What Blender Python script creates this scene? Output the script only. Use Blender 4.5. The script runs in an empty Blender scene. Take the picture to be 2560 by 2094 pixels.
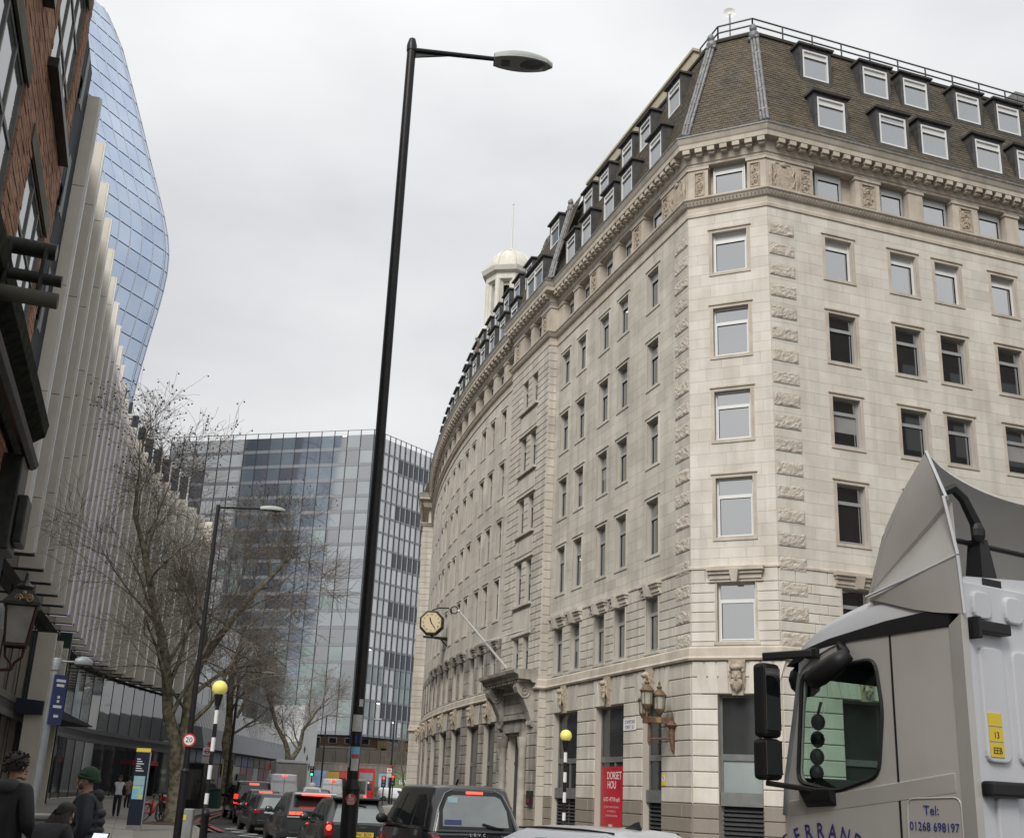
import bpy, math, random
from mathutils import Vector, Matrix
random.seed(7)
R=math.radians
SC=bpy.context.scene
COL=SC.collection
# ---------------------------------------------------------------- camera, sky, sun, exposure
EYE=1.77
cam_d=bpy.data.cameras.new('camera'); cam=bpy.data.objects.new('camera',cam_d); COL.objects.link(cam)
PITCH,ROLL=R(18.15),R(2.5)
r0=Vector((1,0,0)); u0=Vector((0,-math.sin(PITCH),math.cos(PITCH))); fw=Vector((0,math.cos(PITCH),math.sin(PITCH)))
rx=r0*math.cos(ROLL)+u0*math.sin(ROLL); ux=u0*math.cos(ROLL)-r0*math.sin(ROLL)
cam.matrix_world=Matrix(((rx.x,ux.x,-fw.x,0),(rx.y,ux.y,-fw.y,0),(rx.z,ux.z,-fw.z,EYE),(0,0,0,1)))
cam_d.sensor_width=36; cam_d.sensor_fit='HORIZONTAL'; cam_d.lens=36*2853/2560
cam_d.clip_start=.1; cam_d.clip_end=3000
SC.camera=cam
SUN_EL,SUN_AZ=42,203      # compass heading the light comes from, measured clockwise from +Y
W=bpy.data.worlds.new('World'); SC.world=W; W.use_nodes=True
nt=W.node_tree; nt.nodes.clear()
def wn(t,**k):
    n=nt.nodes.new(t)
    for a,b in k.items(): setattr(n,a,b)
    return n
out=wn('ShaderNodeOutputWorld'); bg=wn('ShaderNodeBackground'); sky=wn('ShaderNodeTexSky')
sky.sky_type='NISHITA'; sky.sun_disc=False; sky.sun_elevation=R(SUN_EL); sky.sun_rotation=R(SUN_AZ); sky.dust_density=3; sky.air_density=1
tc=wn('ShaderNodeTexCoord'); mp=wn('ShaderNodeMapping'); mp.inputs['Scale'].default_value=(1,1,2.2)
nz=wn('ShaderNodeTexNoise'); nz.inputs['Scale'].default_value=2.1; nz.inputs['Detail'].default_value=5; nz.inputs['Roughness'].default_value=.5
cr=wn('ShaderNodeValToRGB'); cr.color_ramp.elements[0].position=.34; cr.color_ramp.elements[0].color=(5.7,5.8,6.0,1); cr.color_ramp.elements[1].position=.66; cr.color_ramp.elements[1].color=(7.7,7.75,7.8,1)
sx=wn('ShaderNodeSeparateXYZ'); ov=wn('ShaderNodeMapRange'); ov.inputs['From Min'].default_value=.05; ov.inputs['From Max'].default_value=1; ov.inputs['To Min'].default_value=1; ov.inputs['To Max'].default_value=1.55
mul=wn('ShaderNodeMixRGB',blend_type='MULTIPLY'); mul.inputs[0].default_value=1
mx=wn('ShaderNodeMixRGB'); mx.inputs[0].default_value=.96
L=nt.links.new
L(tc.outputs['Generated'],mp.inputs[0]); L(mp.outputs[0],nz.inputs['Vector']); L(nz.outputs[0],cr.inputs[0])
L(tc.outputs['Generated'],sx.inputs[0]); L(sx.outputs['Z'],ov.inputs['Value'])
L(cr.outputs[0],mul.inputs[1]); L(ov.outputs[0],mul.inputs[2])
L(sky.outputs[0],mx.inputs[1]); L(mul.outputs[0],mx.inputs[2]); L(mx.outputs[0],bg.inputs[0]); L(bg.outputs[0],out.inputs[0])
bg.inputs['Strength'].default_value=.0572
sl=bpy.data.lights.new('sun','SUN'); sl.energy=1.5; sl.angle=R(25); sl.color=(1,.965,.92)
sun=bpy.data.objects.new('sun',sl); COL.objects.link(sun)
sd=Vector((math.sin(R(SUN_AZ))*math.cos(R(SUN_EL)),math.cos(R(SUN_AZ))*math.cos(R(SUN_EL)),math.sin(R(SUN_EL))))
sun.rotation_euler=sd.to_track_quat('Z','Y').to_euler(); sun.location=(0,-20,60)
SC.view_settings.view_transform='Standard'; SC.view_settings.look='None'; SC.view_settings.gamma=1; SC.view_settings.use_curve_mapping=False
SC.view_settings.exposure=.80
SC.cycles.max_bounces=6; SC.cycles.diffuse_bounces=3; SC.cycles.glossy_bounces=4; SC.cycles.transparent_max_bounces=12; SC.cycles.caustics_reflective=False; SC.cycles.caustics_refractive=False
SC.cycles.use_denoising=True

# ---------------------------------------------------------------- helpers
def hd(h): return Vector((math.sin(R(h)),math.cos(R(h)),0))
def pol(az,d,z=0): v=hd(az)*d; v.z=z; return v
def tag(o,label=None,cat=None,group=None,kind=None):
    if label: o['label']=label
    if cat: o['category']=cat
    if group: o['group']=group
    if kind: o['kind']=kind
    return o
def thing(name,label,cat,loc=(0,0,0),rz=0,group=None):
    o=bpy.data.objects.new(name,None); COL.objects.link(o); o.empty_display_size=.3
    o.location=loc; o.rotation_euler=(0,0,rz)
    return tag(o,label,cat,group)
def woff(o):
    v=Vector((0,0,0))
    while o is not None: v+=Vector(o.location); o=o.parent
    return v
MATS={}
def setmat(me,mat):
    ml=mat if isinstance(mat,(list,tuple)) else [mat]
    for m in ml: me.materials.append(MATS[m])
class MB:
    def __init__(s): s.v=[]; s.f=[]; s.mi=[]; s.va=[]
    def add(s,vs,fs,mi=0,var=0.):
        b=len(s.v); s.v+= [tuple(v) for v in vs]
        for f in fs: s.f.append(tuple(i+b for i in f)); s.mi.append(mi); s.va.append(var)
        return s
    def hexa(s,c,mi=0,var=0.,skip=()):
        F=[(0,3,2,1),(4,5,6,7),(0,1,5,4),(1,2,6,5),(2,3,7,6),(3,0,4,7)]
        return s.add(c,[f for i,f in enumerate(F) if i not in skip],mi,var)
    def box(s,x0,x1,y0,y1,z0,z1,T=None,mi=0,var=0.,skip=()):
        c=[(x0,y0,z0),(x1,y0,z0),(x1,y1,z0),(x0,y1,z0),(x0,y0,z1),(x1,y0,z1),(x1,y1,z1),(x0,y1,z1)]
        if T: c=[T(*p) for p in c]
        return s.hexa(c,mi,var,skip)
    def cham(s,x0,x1,y0,y1,z0,z1,b,T=None,mi=0,var=0.):
        # block whose +y face is bevelled by b
        c=[(x0,y0,z0),(x1,y0,z0),(x1,y0,z1),(x0,y0,z1),(x0,y1-b,z0),(x1,y1-b,z0),(x1,y1-b,z1),(x0,y1-b,z1),(x0+b,y1,z0+b),(x1-b,y1,z0+b),(x1-b,y1,z1-b),(x0+b,y1,z1-b)]
        if T: c=[T(*p) for p in c]
        return s.add(c,[(0,1,5,4),(1,2,6,5),(2,3,7,6),(3,0,4,7),(4,5,9,8),(5,6,10,9),(6,7,11,10),(7,4,8,11),(8,9,10,11)],mi,var)
    def tube(s,path,rad,n=8,mi=0,cap=True,var=0.):
        path=[Vector(p) for p in path]
        if not isinstance(rad,(list,tuple)): rad=[rad]*len(path)
        b=len(s.v); up=Vector((0,0,1)); prev=None
        for i,p in enumerate(path):
            t=(path[min(i+1,len(path)-1)]-path[max(i-1,0)])
            if t.length<1e-9: t=Vector((0,0,1))
            t.normalize()
            if prev is None:
                a=t.cross(up)
                if a.length<1e-3: a=t.cross(Vector((1,0,0)))
            else: a=prev-t*prev.dot(t)
            if a.length<1e-6: a=t.orthogonal()
            a.normalize(); prev=a; c=t.cross(a)
            for k in range(n):
                th=2*math.pi*k/n; q=p+(a*math.cos(th)+c*math.sin(th))*rad[i]; s.v.append(tuple(q))
        m=len(path)
        for i in range(m-1):
            for k in range(n):
                k2=(k+1)%n; s.f.append((b+i*n+k,b+i*n+k2,b+(i+1)*n+k2,b+(i+1)*n+k)); s.mi.append(mi); s.va.append(var)
        if cap:
            s.f.append(tuple(b+k for k in range(n))[::-1]); s.mi.append(mi); s.va.append(var)
            s.f.append(tuple(b+(m-1)*n+k for k in range(n))); s.mi.append(mi); s.va.append(var)
        return s
    def bar(s,a,b,w,h=None,mi=0,up=(0,0,1)):
        a=Vector(a); b=Vector(b); h=h or w; t=(b-a).normalized(); u=Vector(up)
        sd=t.cross(u)
        if sd.length<1e-4: sd=t.cross(Vector((1,0,0)))
        sd.normalize(); u=sd.cross(t)
        c=[]
        for p in (a,b):
            for (i,j) in ((-1,-1),(1,-1),(1,1),(-1,1)): c.append(p+sd*(w/2*i)+u*(h/2*j))
        return s.add(c,[(0,1,2,3),(7,6,5,4),(0,4,5,1),(1,5,6,2),(2,6,7,3),(3,7,4,0)],mi)
    def lathe(s,prof,n=16,c=(0,0,0),mi=0,T=None):
        b=len(s.v)
        for (r,z) in prof:
            for k in range(n):
                th=2*math.pi*k/n; p=(c[0]+r*math.cos(th),c[1]+r*math.sin(th),c[2]+z)
                s.v.append(tuple(T(*p)) if T else p)
        for i in range(len(prof)-1):
            for k in range(n):
                k2=(k+1)%n; s.f.append((b+i*n+k,b+i*n+k2,b+(i+1)*n+k2,b+(i+1)*n+k)); s.mi.append(mi); s.va.append(0)
        s.f.append(tuple(b+k for k in range(n))[::-1]); s.mi.append(mi); s.va.append(0)
        s.f.append(tuple(b+(len(prof)-1)*n+k for k in range(n))); s.mi.append(mi); s.va.append(0)
        return s
    def ball(s,c,r,n=12,m=8,mi=0,T=None):
        if not isinstance(r,(tuple,list)): r=(r,r,r)
        prof=[(max(math.sin(math.pi*i/m),1e-3),-math.cos(math.pi*i/m)) for i in range(m+1)]
        f=lambda x,y,z:(c[0]+x*r[0],c[1]+y*r[1],c[2]+z*r[2])
        g=(lambda x,y,z:T(*f(x,y,z))) if T else f
        return s.lathe(prof,n,(0,0,0),mi,g)
    def grid(s,rows,mi=0,close=False,var=0.):
        b=len(s.v); n=len(rows[0])
        for r in rows: s.v+=[tuple(p) for p in r]
        for i in range(len(rows)-1):
            for k in range(n if close else n-1):
                k2=(k+1)%n; s.f.append((b+i*n+k,b+i*n+k2,b+(i+1)*n+k2,b+(i+1)*n+k)); s.mi.append(mi if not callable(mi) else mi(i,k)); s.va.append(var)
        return s
    def ext(s,poly,T,t0,t1,mi=0):
        # extrude 2-D polygon (a,b) from t0 to t1 ; T(a,t,b)
        n=len(poly); c=[T(a,t0,b) for a,b in poly]+[T(a,t1,b) for a,b in poly]
        fs=[tuple(range(n))[::-1],tuple(range(n,2*n))]+[(i,(i+1)%n,n+(i+1)%n,n+i) for i in range(n)]
        return s.add(c,fs,mi)
    def mesh(s,name,mat,smooth=False,off=None):
        me=bpy.data.meshes.new(name)
        vs=s.v if off is None else [(x-off[0],y-off[1],z-off[2]) for x,y,z in s.v]
        me.from_pydata(vs,[],s.f)
        setmat(me,mat)
        if any(s.mi): me.polygons.foreach_set('material_index',s.mi)
        if any(s.va):
            at=me.attributes.new('var','FLOAT','FACE'); at.data.foreach_set('value',s.va)
        if smooth: me.polygons.foreach_set('use_smooth',[True]*len(s.f))
        me.update()
        return me
    def build(s,name,mat,parent=None,smooth=False,world=True,bevel=0,sub=0,edge=None,**props):
        off=woff(parent) if (parent is not None and world) else None
        me=s.mesh(name,mat,smooth,off)
        o=bpy.data.objects.new(name,me); COL.objects.link(o)
        if parent is not None: o.parent=parent
        if bevel:
            b=o.modifiers.new('bevel','BEVEL'); b.width=bevel; b.segments=2; b.limit_method='ANGLE'; b.angle_limit=R(35)
        if sub:
            m=o.modifiers.new('sub','SUBSURF'); m.levels=sub; m.render_levels=sub
        if edge:
            m=o.modifiers.new('es','EDGE_SPLIT'); m.split_angle=R(edge)
        for k,v in props.items(): o[k]=v
        return o
def inst(o,loc,rz=0,parent=None,scale=None,rot=None):
    c=o.copy(); COL.objects.link(c)
    if parent is not None: c.parent=parent; loc=Vector(loc)-woff(parent)
    c.location=loc; c.rotation_euler=rot if rot else (0,0,rz)
    if scale: c.scale=scale
    return c
def copy_tree(o,parent=None):
    c=o.copy(); COL.objects.link(c); c.parent=parent
    for ch in [x for x in o.children]: copy_tree(ch,c)
    return c
def txt(name,body,size,mat,parent,loc,rot,depth=.002,align='CENTER',xs=1.,world=True,shear=0.,label=None):
    cu=bpy.data.curves.new(name,'FONT'); cu.body=body; cu.size=size; cu.extrude=depth; cu.align_x=align; cu.align_y='CENTER'; cu.resolution_u=3; cu.shear=shear
    t=bpy.data.objects.new(name+'_tmp',cu); me=bpy.data.meshes.new_from_object(t); bpy.data.objects.remove(t)
    me.materials.clear(); me.materials.append(MATS[mat])
    o=bpy.data.objects.new(name,me); COL.objects.link(o)
    if parent is not None: o.parent=parent
    o.location=Vector(loc)-(woff(parent) if (parent is not None and world) else Vector((0,0,0)))
    o.rotation_euler=rot; o.scale=(xs,1,1)
    return o

# ---------------------------------------------------------------- materials
def mat(name,col,rough=.6,metal=0,spec=.5,col2=None,nscale=3.,bump=0.,bscale=30.,streak=0.,var=0.,emit=0.,ior=None,coat=0.,stretch=(1,1,1),dirt=None,wave=None,contrast=(.35,.65)):
    m=bpy.data.materials.new(name); m.use_nodes=True; t=m.node_tree; N=t.nodes; K=t.links.new
    p=N['Principled BSDF']; p.inputs['Roughness'].default_value=rough; p.inputs['Metallic'].default_value=metal
    p.inputs['Specular IOR Level'].default_value=spec
    if ior: p.inputs['IOR'].default_value=ior
    if coat: p.inputs['Coat Weight'].default_value=coat; p.inputs['Coat Roughness'].default_value=.05
    c3=tuple(col)+(1,)
    p.inputs['Base Color'].default_value=c3
    if emit: p.inputs['Emission Color'].default_value=c3; p.inputs['Emission Strength'].default_value=emit
    tcn=None
    def coord():
        nonlocal tcn
        if tcn is None:
            g=N.new('ShaderNodeNewGeometry'); tcn=g.outputs['Position']
        return tcn
    cur=None
    def noise(sc,det=4,st=(1,1,1),ro=.55):
        mpn=N.new('ShaderNodeMapping'); mpn.inputs['Scale'].default_value=st; K(coord(),mpn.inputs[0])
        n=N.new('ShaderNodeTexNoise'); n.inputs['Scale'].default_value=sc; n.inputs['Detail'].default_value=det; n.inputs['Roughness'].default_value=ro
        K(mpn.outputs[0],n.inputs['Vector']); return n.outputs[0]
    def ramp(s,a,b):
        r=N.new('ShaderNodeMapRange'); r.inputs[1].default_value=a; r.inputs[2].default_value=b; K(s,r.inputs[0]); return r.outputs[0]
    def mix(f,a,b,mode='MIX'):
        x=N.new('ShaderNodeMixRGB'); x.blend_type=mode
        if isinstance(f,(int,float)): x.inputs[0].default_value=f
        else: K(f,x.inputs[0])
        for i,q in ((1,a),(2,b)):
            if isinstance(q,tuple): x.inputs[i].default_value=q
            else: K(q,x.inputs[i])
        return x.outputs[0]
    cur=c3
    if col2:
        cur=mix(ramp(noise(nscale,5,stretch),contrast[0],contrast[1]),c3,tuple(col2)+(1,))
    if streak:
        sn=ramp(noise(1.3,4,(1.6,1.6,.09)),.45,.75)
        f=N.new('ShaderNodeMath'); f.operation='MULTIPLY'; f.inputs[1].default_value=streak; K(sn,f.inputs[0])
        cur=mix(f.outputs[0],cur,tuple(dirt or (.08,.07,.06))+(1,))
    if var:
        a=N.new('ShaderNodeAttribute'); a.attribute_name='var'
        oi=N.new('ShaderNodeObjectInfo'); ad=N.new('ShaderNodeMath'); ad.operation='ADD'; K(a.outputs['Fac'],ad.inputs[0]); K(oi.outputs['Random'],ad.inputs[1])
        fr=N.new('ShaderNodeMath'); fr.operation='FRACT'; K(ad.outputs[0],fr.inputs[0])
        r=N.new('ShaderNodeMapRange'); r.inputs[3].default_value=1-var; r.inputs[4].default_value=1+var*.6; K(fr.outputs[0],r.inputs[0])
        cur=mix(1.,cur,r.outputs[0],'MULTIPLY')
    if not isinstance(cur,tuple):
        K(cur,p.inputs['Base Color'])
        if emit: K(cur,p.inputs['Emission Color'])
    if bump:
        bn=N.new('ShaderNodeBump'); bn.inputs['Strength'].default_value=bump; bn.inputs['Distance'].default_value=.02; K(noise(bscale,5),bn.inputs['Height']); K(bn.outputs[0],p.inputs['Normal'])
    if wave:
        bn=N.new('ShaderNodeBump'); bn.inputs['Strength'].default_value=wave[1]; bn.inputs['Distance'].default_value=.05; K(noise(wave[0],1),bn.inputs['Height']); K(bn.outputs[0],p.inputs['Normal'])
    MATS[name]=m; return m
def clear_glass(name,tint,refl=1.45):
    m=bpy.data.materials.new(name); m.use_nodes=True; t=m.node_tree; N=t.nodes; N.clear()
    o=N.new('ShaderNodeOutputMaterial'); a=N.new('ShaderNodeBsdfTransparent'); a.inputs[0].default_value=tuple(tint)+(1,)
    g=N.new('ShaderNodeBsdfGlossy'); g.inputs['Roughness'].default_value=.02; f0=N.new('ShaderNodeLayerWeight'); f0.inputs['Blend'].default_value=.5; f1=N.new('ShaderNodeMath'); f1.operation='POWER'; f1.inputs[1].default_value=5; t.links.new(f0.outputs['Facing'],f1.inputs[0]); f=N.new('ShaderNodeMapRange'); f.inputs[3].default_value=.05; f.inputs[4].default_value=.7; t.links.new(f1.outputs[0],f.inputs[0])
    x=N.new('ShaderNodeMixShader'); t.links.new(f.outputs[0],x.inputs[0]); t.links.new(a.outputs[0],x.inputs[1]); t.links.new(g.outputs[0],x.inputs[2]); t.links.new(x.outputs[0],o.inputs[0])
    MATS[name]=m
STONE=(.60,.535,.455)
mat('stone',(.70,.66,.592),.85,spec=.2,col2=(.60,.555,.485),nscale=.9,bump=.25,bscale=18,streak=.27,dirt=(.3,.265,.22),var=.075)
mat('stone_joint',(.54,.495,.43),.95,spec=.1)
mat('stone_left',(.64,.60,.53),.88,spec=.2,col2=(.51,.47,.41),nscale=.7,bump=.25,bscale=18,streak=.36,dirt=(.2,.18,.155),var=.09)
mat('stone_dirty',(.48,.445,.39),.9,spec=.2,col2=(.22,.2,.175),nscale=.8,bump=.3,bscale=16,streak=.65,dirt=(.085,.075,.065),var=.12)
mat('stone_rock',(.62,.565,.49),.92,spec=.15,col2=(.48,.43,.365),nscale=7,bump=.9,bscale=22,var=.08)
mat('stone_trim',(.60,.54,.46),.85,spec=.2,col2=(.47,.415,.345),nscale=1.2,bump=.2,bscale=20,streak=.25,dirt=(.2,.17,.14))
mat('stone_carved',(.52,.45,.36),.88,spec=.2,col2=(.33,.275,.215),nscale=9,bump=.4,bscale=30)
mat('granite',(.33,.285,.235),.6,spec=.4,col2=(.2,.172,.145),nscale=60,bump=.1,bscale=60,streak=.2,var=.06,contrast=(.3,.7))
mat('slate',(.108,.096,.078),.8,spec=.25,col2=(.145,.115,.08),nscale=.7,bump=.3,bscale=25,streak=.5,dirt=(.072,.074,.048),var=.2)
mat('slate_under',(.05,.047,.035),.9)
mat('lead',(.27,.27,.27),.55,metal=.2,col2=(.14,.14,.14),nscale=6,bump=.2,bscale=10,streak=.4,dirt=(.1,.1,.1))
mat('lead_dark',(.045,.045,.047),.6,spec=.4,col2=(.085,.082,.078),nscale=3,streak=.3,dirt=(.1,.1,.09))
mat('white_paint',(.72,.72,.70),.5)
mat('cream_paint',(.72,.70,.62),.6,col2=(.62,.6,.52),nscale=2,streak=.25,dirt=(.33,.31,.25))
mat('beige_tile',(.48,.43,.31),.7,col2=(.42,.37,.26),nscale=2)
mat('alu',(.42,.43,.42),.45,metal=.35)
mat('glass',(.018,.021,.024),.03,spec=.6,ior=4.6,wave=(.6,.05))
mat('glass_room',(.03,.033,.034),.06,spec=.5,ior=1.6,wave=(.6,.05),col2=(.05,.052,.05),nscale=.5)
mat('glass_frost',(.33,.37,.36),.2,spec=.5,col2=(.27,.31,.31),nscale=.7)
mat('blind',(.62,.62,.6),.8); mat('blind_glass',(.34,.335,.32),.05,spec=.5,ior=1.7,col2=(.28,.275,.265),nscale=.6)
mat('office_lamp',(1,.86,.55),.5,emit=.8)
mat('dark_metal',(.028,.029,.031),.5,spec=.4,col2=(.045,.045,.047),nscale=8)
mat('grey_metal',(.22,.225,.22),.45,metal=.3,col2=(.17,.175,.17),nscale=3)
mat('rail',(.09,.085,.08),.6,metal=.3)
mat('gold_leaf',(.42,.29,.12),.5,metal=.5)
from mathutils import noise as mnoise
# ---------------------------------------------------------------- ground
def sheet(name,pts,z,m,kind='structure'):
    b=MB(); b.add([(x,y,z) for x,y in pts],[tuple(range(len(pts)))])
    return tag(b.build(name,m),kind=kind)
mat('asphalt',(.065,.066,.067),.85,spec=.3,col2=(.045,.046,.047),nscale=1.2,bump=.5,bscale=90)
mat('paving',(.30,.285,.26),.85,spec=.25,col2=(.235,.225,.205),nscale=.9,bump=.2,bscale=40,var=.1)
mat('paving_base',(.2,.19,.17),.9)
mat('kerb',(.27,.26,.245),.8,col2=(.2,.19,.18),nscale=2,var=.1)
mat('red_line',(.28,.055,.06),.7,col2=(.2,.06,.06),nscale=6)
mat('white_line',(.62,.61,.58),.7,col2=(.42,.41,.39),nscale=9)
mat('soil',(.075,.055,.04),1)
sheet('ground',[(-900,-300),(900,-300),(900,1500),(-900,1500)],-.03,'asphalt')

# ---------------------------------------------------------------- the stone corner building
RP=Vector((9.876,40.822,0)); LP=Vector((6.931,42.235,0))
DR=hd(71); DL=hd(-17.5); DC=(RP-LP).normalized(); LC=(RP-LP).length
BAY0,BAY1,BAYN=15.44,21.7,.43
S_ARC,S_END=22.,63.
def lpos(s):
    if s<=S_ARC: return LP+DL*s, -17.5
    p=LP+DL*S_ARC; n=max(2,int((s-S_ARC)/1.0)+1); ds=(s-S_ARC)/n; h=-17.5
    for i in range(n):
        hm=-17.5+15*min(1,((i+.5)*ds)/(S_END-S_ARC)); p=p+hd(hm)*ds
    return p,-17.5+15*min(1,(s-S_ARC)/(S_END-S_ARC))
_lc={}
def TL(s,n,z):      # left face: s away from the corner, n outward
    k=round(s,4)
    if k not in _lc:
        p,h=lpos(s); _lc[k]=(p,hd(h-90))
    p,nn=_lc[k]; q=p+nn*n; return (q.x,q.y,z)
def TR(s,n,z): q=RP+DR*s+hd(161)*n; return (q.x,q.y,z)
NC=Vector((DC.y,-DC.x,0))
def TC(s,n,z): q=LP+DC*s+NC*n; return (q.x,q.y,z)
BLD=thing('stone_office_building','pale limestone corner office building with green slate mansard, dormers and rusticated base','building',(8,46,0))
# outline along wall plane with bay and end pavilion; each vertex gets a mitre normal
OUT=[Vector(TR(26,0,0)),Vector(TR(13,0,0)),RP.copy(),LP.copy()]
SS=[5,10]
for s in SS: OUT.append(Vector(TL(s,0,0)))
OUT+= [Vector(TL(BAY0,0,0)),Vector(TL(BAY0,BAYN,0)),Vector(TL(BAY1,BAYN,0)),Vector(TL(BAY1,0,0))]
for s in range(24,64,2): OUT.append(Vector(TL(s,0,0)))
OUT+= [Vector(TL(64,0,0)),Vector(TL(64,1.0,0)),Vector(TL(74,1.0,0)),Vector(TL(74,-6,0))]
def mitres(P):
    M=[]
    for i in range(len(P)):
        ns=[]
        for a,b in ((i-1,i),(i,i+1)):
            if a>=0 and b<len(P):
                d=(P[b]-P[a]).normalized(); ns.append(Vector((-d.y,d.x,0)))   # path goes right->left seen from outside : outward is left of travel
        m=ns[0] if len(ns)==1 else (ns[0]+ns[1])/(1+ns[0].dot(ns[1]))
        M.append(m)
    return M
MIT=mitres(OUT)
# make sure the normal points outwards
if MIT[2].dot(hd(190))<0: MIT=[-m for m in MIT]
def sweep(mb,prof,i0=0,i1=None,mi=0,var=0):
    i1=len(OUT)-1 if i1 is None else i1
    rows=[]
    for i in range(i0,i1+1):
        rows.append([(OUT[i].x+MIT[i].x*n,OUT[i].y+MIT[i].y*n,z) for n,z in prof])
    mb.grid(rows,mi,close=False,var=var)
    for r in (rows[0],rows[-1]): mb.add(r,[tuple(range(len(r)))],mi)
    return mb
I_BAY=6   # index of first bay vertex
def bands(openings,zlo,zhi,h):
    cuts=sorted(set([zlo,zhi]+[z for o in openings for z in o[2:4] if zlo<z<zhi])); out=[]
    for a,b in zip(cuts,cuts[1:]):
        if b-a<.03: continue
        n=max(1,round((b-a)/h))
        for i in range(n): out.append((a+(b-a)*i/n,a+(b-a)*(i+1)/n))
    return out
def solids(openings,z,s0,s1):
    iv=sorted((o[0],o[1]) for o in openings if o[2]<z<o[3]); out=[]; c=s0
    for a,b in iv:
        if a>c: out.append((c,a))
        c=max(c,b)
    if c<s1: out.append((c,s1))
    return out
STONES=[]; RUST=[]
def ashlar(T,openings,s0,s1,zlo,zhi,h,lmin,lmax,gap,proud,bev,store,material,prio,wallmb,wdepth=.42):
    cuts=sorted(set([zlo,zhi]+[z for o in openings for z in o[2:4] if zlo<z<zhi]))
    for a,b in zip(cuts,cuts[1:]):
        for c,d in solids(openings,(a+b)/2,s0,s1):
            n=max(1,int((d-c)/3.5)) if T is TL else 1
            for i in range(n): wallmb.box(c+(d-c)*i/n,c+(d-c)*(i+1)/n,-wdepth,-.002,a,b,T)
    rng=random.Random(int(zlo*100)+int(s1*7))
    for k,(a,b) in enumerate(bands(openings,zlo,zhi,h)):
        for c,d in solids(openings,(a+b)/2,s0,s1):
            x=c; first=True
            while x<d-1e-3:
                l=rng.uniform(lmin,lmax)*(.5 if first and k%2 else 1)
                if x+l>d-lmin*.6: l=d-x
                m=MB(); v=rng.random()
                e0=0 if (x==c and x>s0+1e-6) else gap/2; e1=0 if abs(x+l-d)<1e-6 and d<s1-1e-6 else gap/2
                if bev: m.cham(x+e0,x+l-e1,0,proud,a+gap/2,b-gap/2,bev,T,0,v)
                else: m.box(x+e0,x+l-e1,0,proud,a+gap/2,b-gap/2,T,0,v,skip=(2,))
                store.append((prio((x+l/2),(a+b)/2),m,material)); x+=l; first=False
WROWS=[(22.0,23.79),(18.4,20.45),(14.95,16.93),(11.15,13.45),(7.32,9.46)]
COLS_R=[2.65,5.81,8.04,10.96,13.19,16.11,18.34,21.3]; WR=1.27
COLS_L=[(2.8,3.93),(6.02,7.15),(8.28,9.4),(11.22,12.33),(13.45,14.58)]
COLS_B=[(17.2,18.12),(18.78,19.7)]
COLS_A=[(24.1,25.1)]
s=26.6
while s<61:
    COLS_A+=[(s,s+1.05),(s+2.15,s+3.2)]; s+=5.05
WC=(1.0,2.41)
def winops(cols): return [(a,b,z0,z1) for a,b in cols for z0,z1 in WROWS]
opsR=winops([(c,c+WR) for c in COLS_R]); opsC=winops([WC]); opsL=winops(COLS_L); opsA=winops(COLS_A); opsB=winops(COLS_B)
GR=[(2.45,4.35),(5.7,9.4),(10.8,14.6),(16,19.8)]; GC=[(.96,2.52)]; GL=[(2.45,4.2),(6.02,9.1),(11.2,14.35)]
GA=[(23.6,25.9)]+[(s+.1,s+2.9) for s in (26.9,31.5,36.1,40.7,45.3,49.9,54.5,59.1)]
GZ=(.25,5.46)
gops=lambda g:[(a,b,GZ[0],GZ[1]) for a,b in g]
wall_m={'stone_joint':MB()}
wm=wall_m['stone_joint']; wmd=MB()
pR=lambda s,z:40-s-abs(z-14)*.15; pC=lambda s,z:60-abs(z-14)*.1; pL=lambda s,z:34-s*1.5; pF=lambda s,z:-s
Z1,Z2,Z3,Z4=1.71,6.65,10.0,24.66
# smooth upper walling
ashlar(TR,opsR,0,26,Z3,Z4,.45,.75,1.35,.008,.012,0,STONES,'stone',pR,wm)
ashlar(TC,opsC,0,LC,Z3,Z4,.45,.6,1.1,.008,.012,0,STONES,'stone',pC,wm)
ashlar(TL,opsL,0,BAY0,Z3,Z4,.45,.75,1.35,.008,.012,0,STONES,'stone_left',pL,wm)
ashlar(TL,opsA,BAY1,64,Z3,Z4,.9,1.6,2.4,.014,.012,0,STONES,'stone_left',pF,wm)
# first floor, ruled courses
ashlar(TR,opsR,0,26,7.15,Z3,.37,.9,1.5,.03,.03,.012,RUST,'stone',pR,wm)
ashlar(TC,opsC,0,LC,7.15,Z3,.37,.9,1.5,.03,.03,.012,RUST,'stone',pC,wm)
ashlar(TL,opsL,0,BAY0,7.15,Z3,.37,.9,1.5,.03,.03,.012,RUST,'stone_left',pL,wm)
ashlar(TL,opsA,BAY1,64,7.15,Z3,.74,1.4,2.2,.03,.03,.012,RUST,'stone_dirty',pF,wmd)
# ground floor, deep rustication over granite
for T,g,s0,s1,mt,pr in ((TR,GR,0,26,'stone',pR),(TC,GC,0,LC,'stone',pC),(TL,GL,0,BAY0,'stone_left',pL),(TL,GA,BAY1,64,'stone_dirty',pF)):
    o=gops(g); w=wm if s1!=64 else wmd
    ashlar(T,o,s0,s1,Z1,5.46,.54,1.2,2.6,.035,.05,.02,RUST,mt,pr,w)
    ashlar(T,o,s0,s1,5.46,6.65,.595,1.1,1.9,.03,.05,.018,RUST,mt,pr,w)
    ashlar(T,o,s0,s1,.0,Z1,.5,1.2,2.4,.03,.06,.02,RUST,'granite',pr,w)
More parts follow.
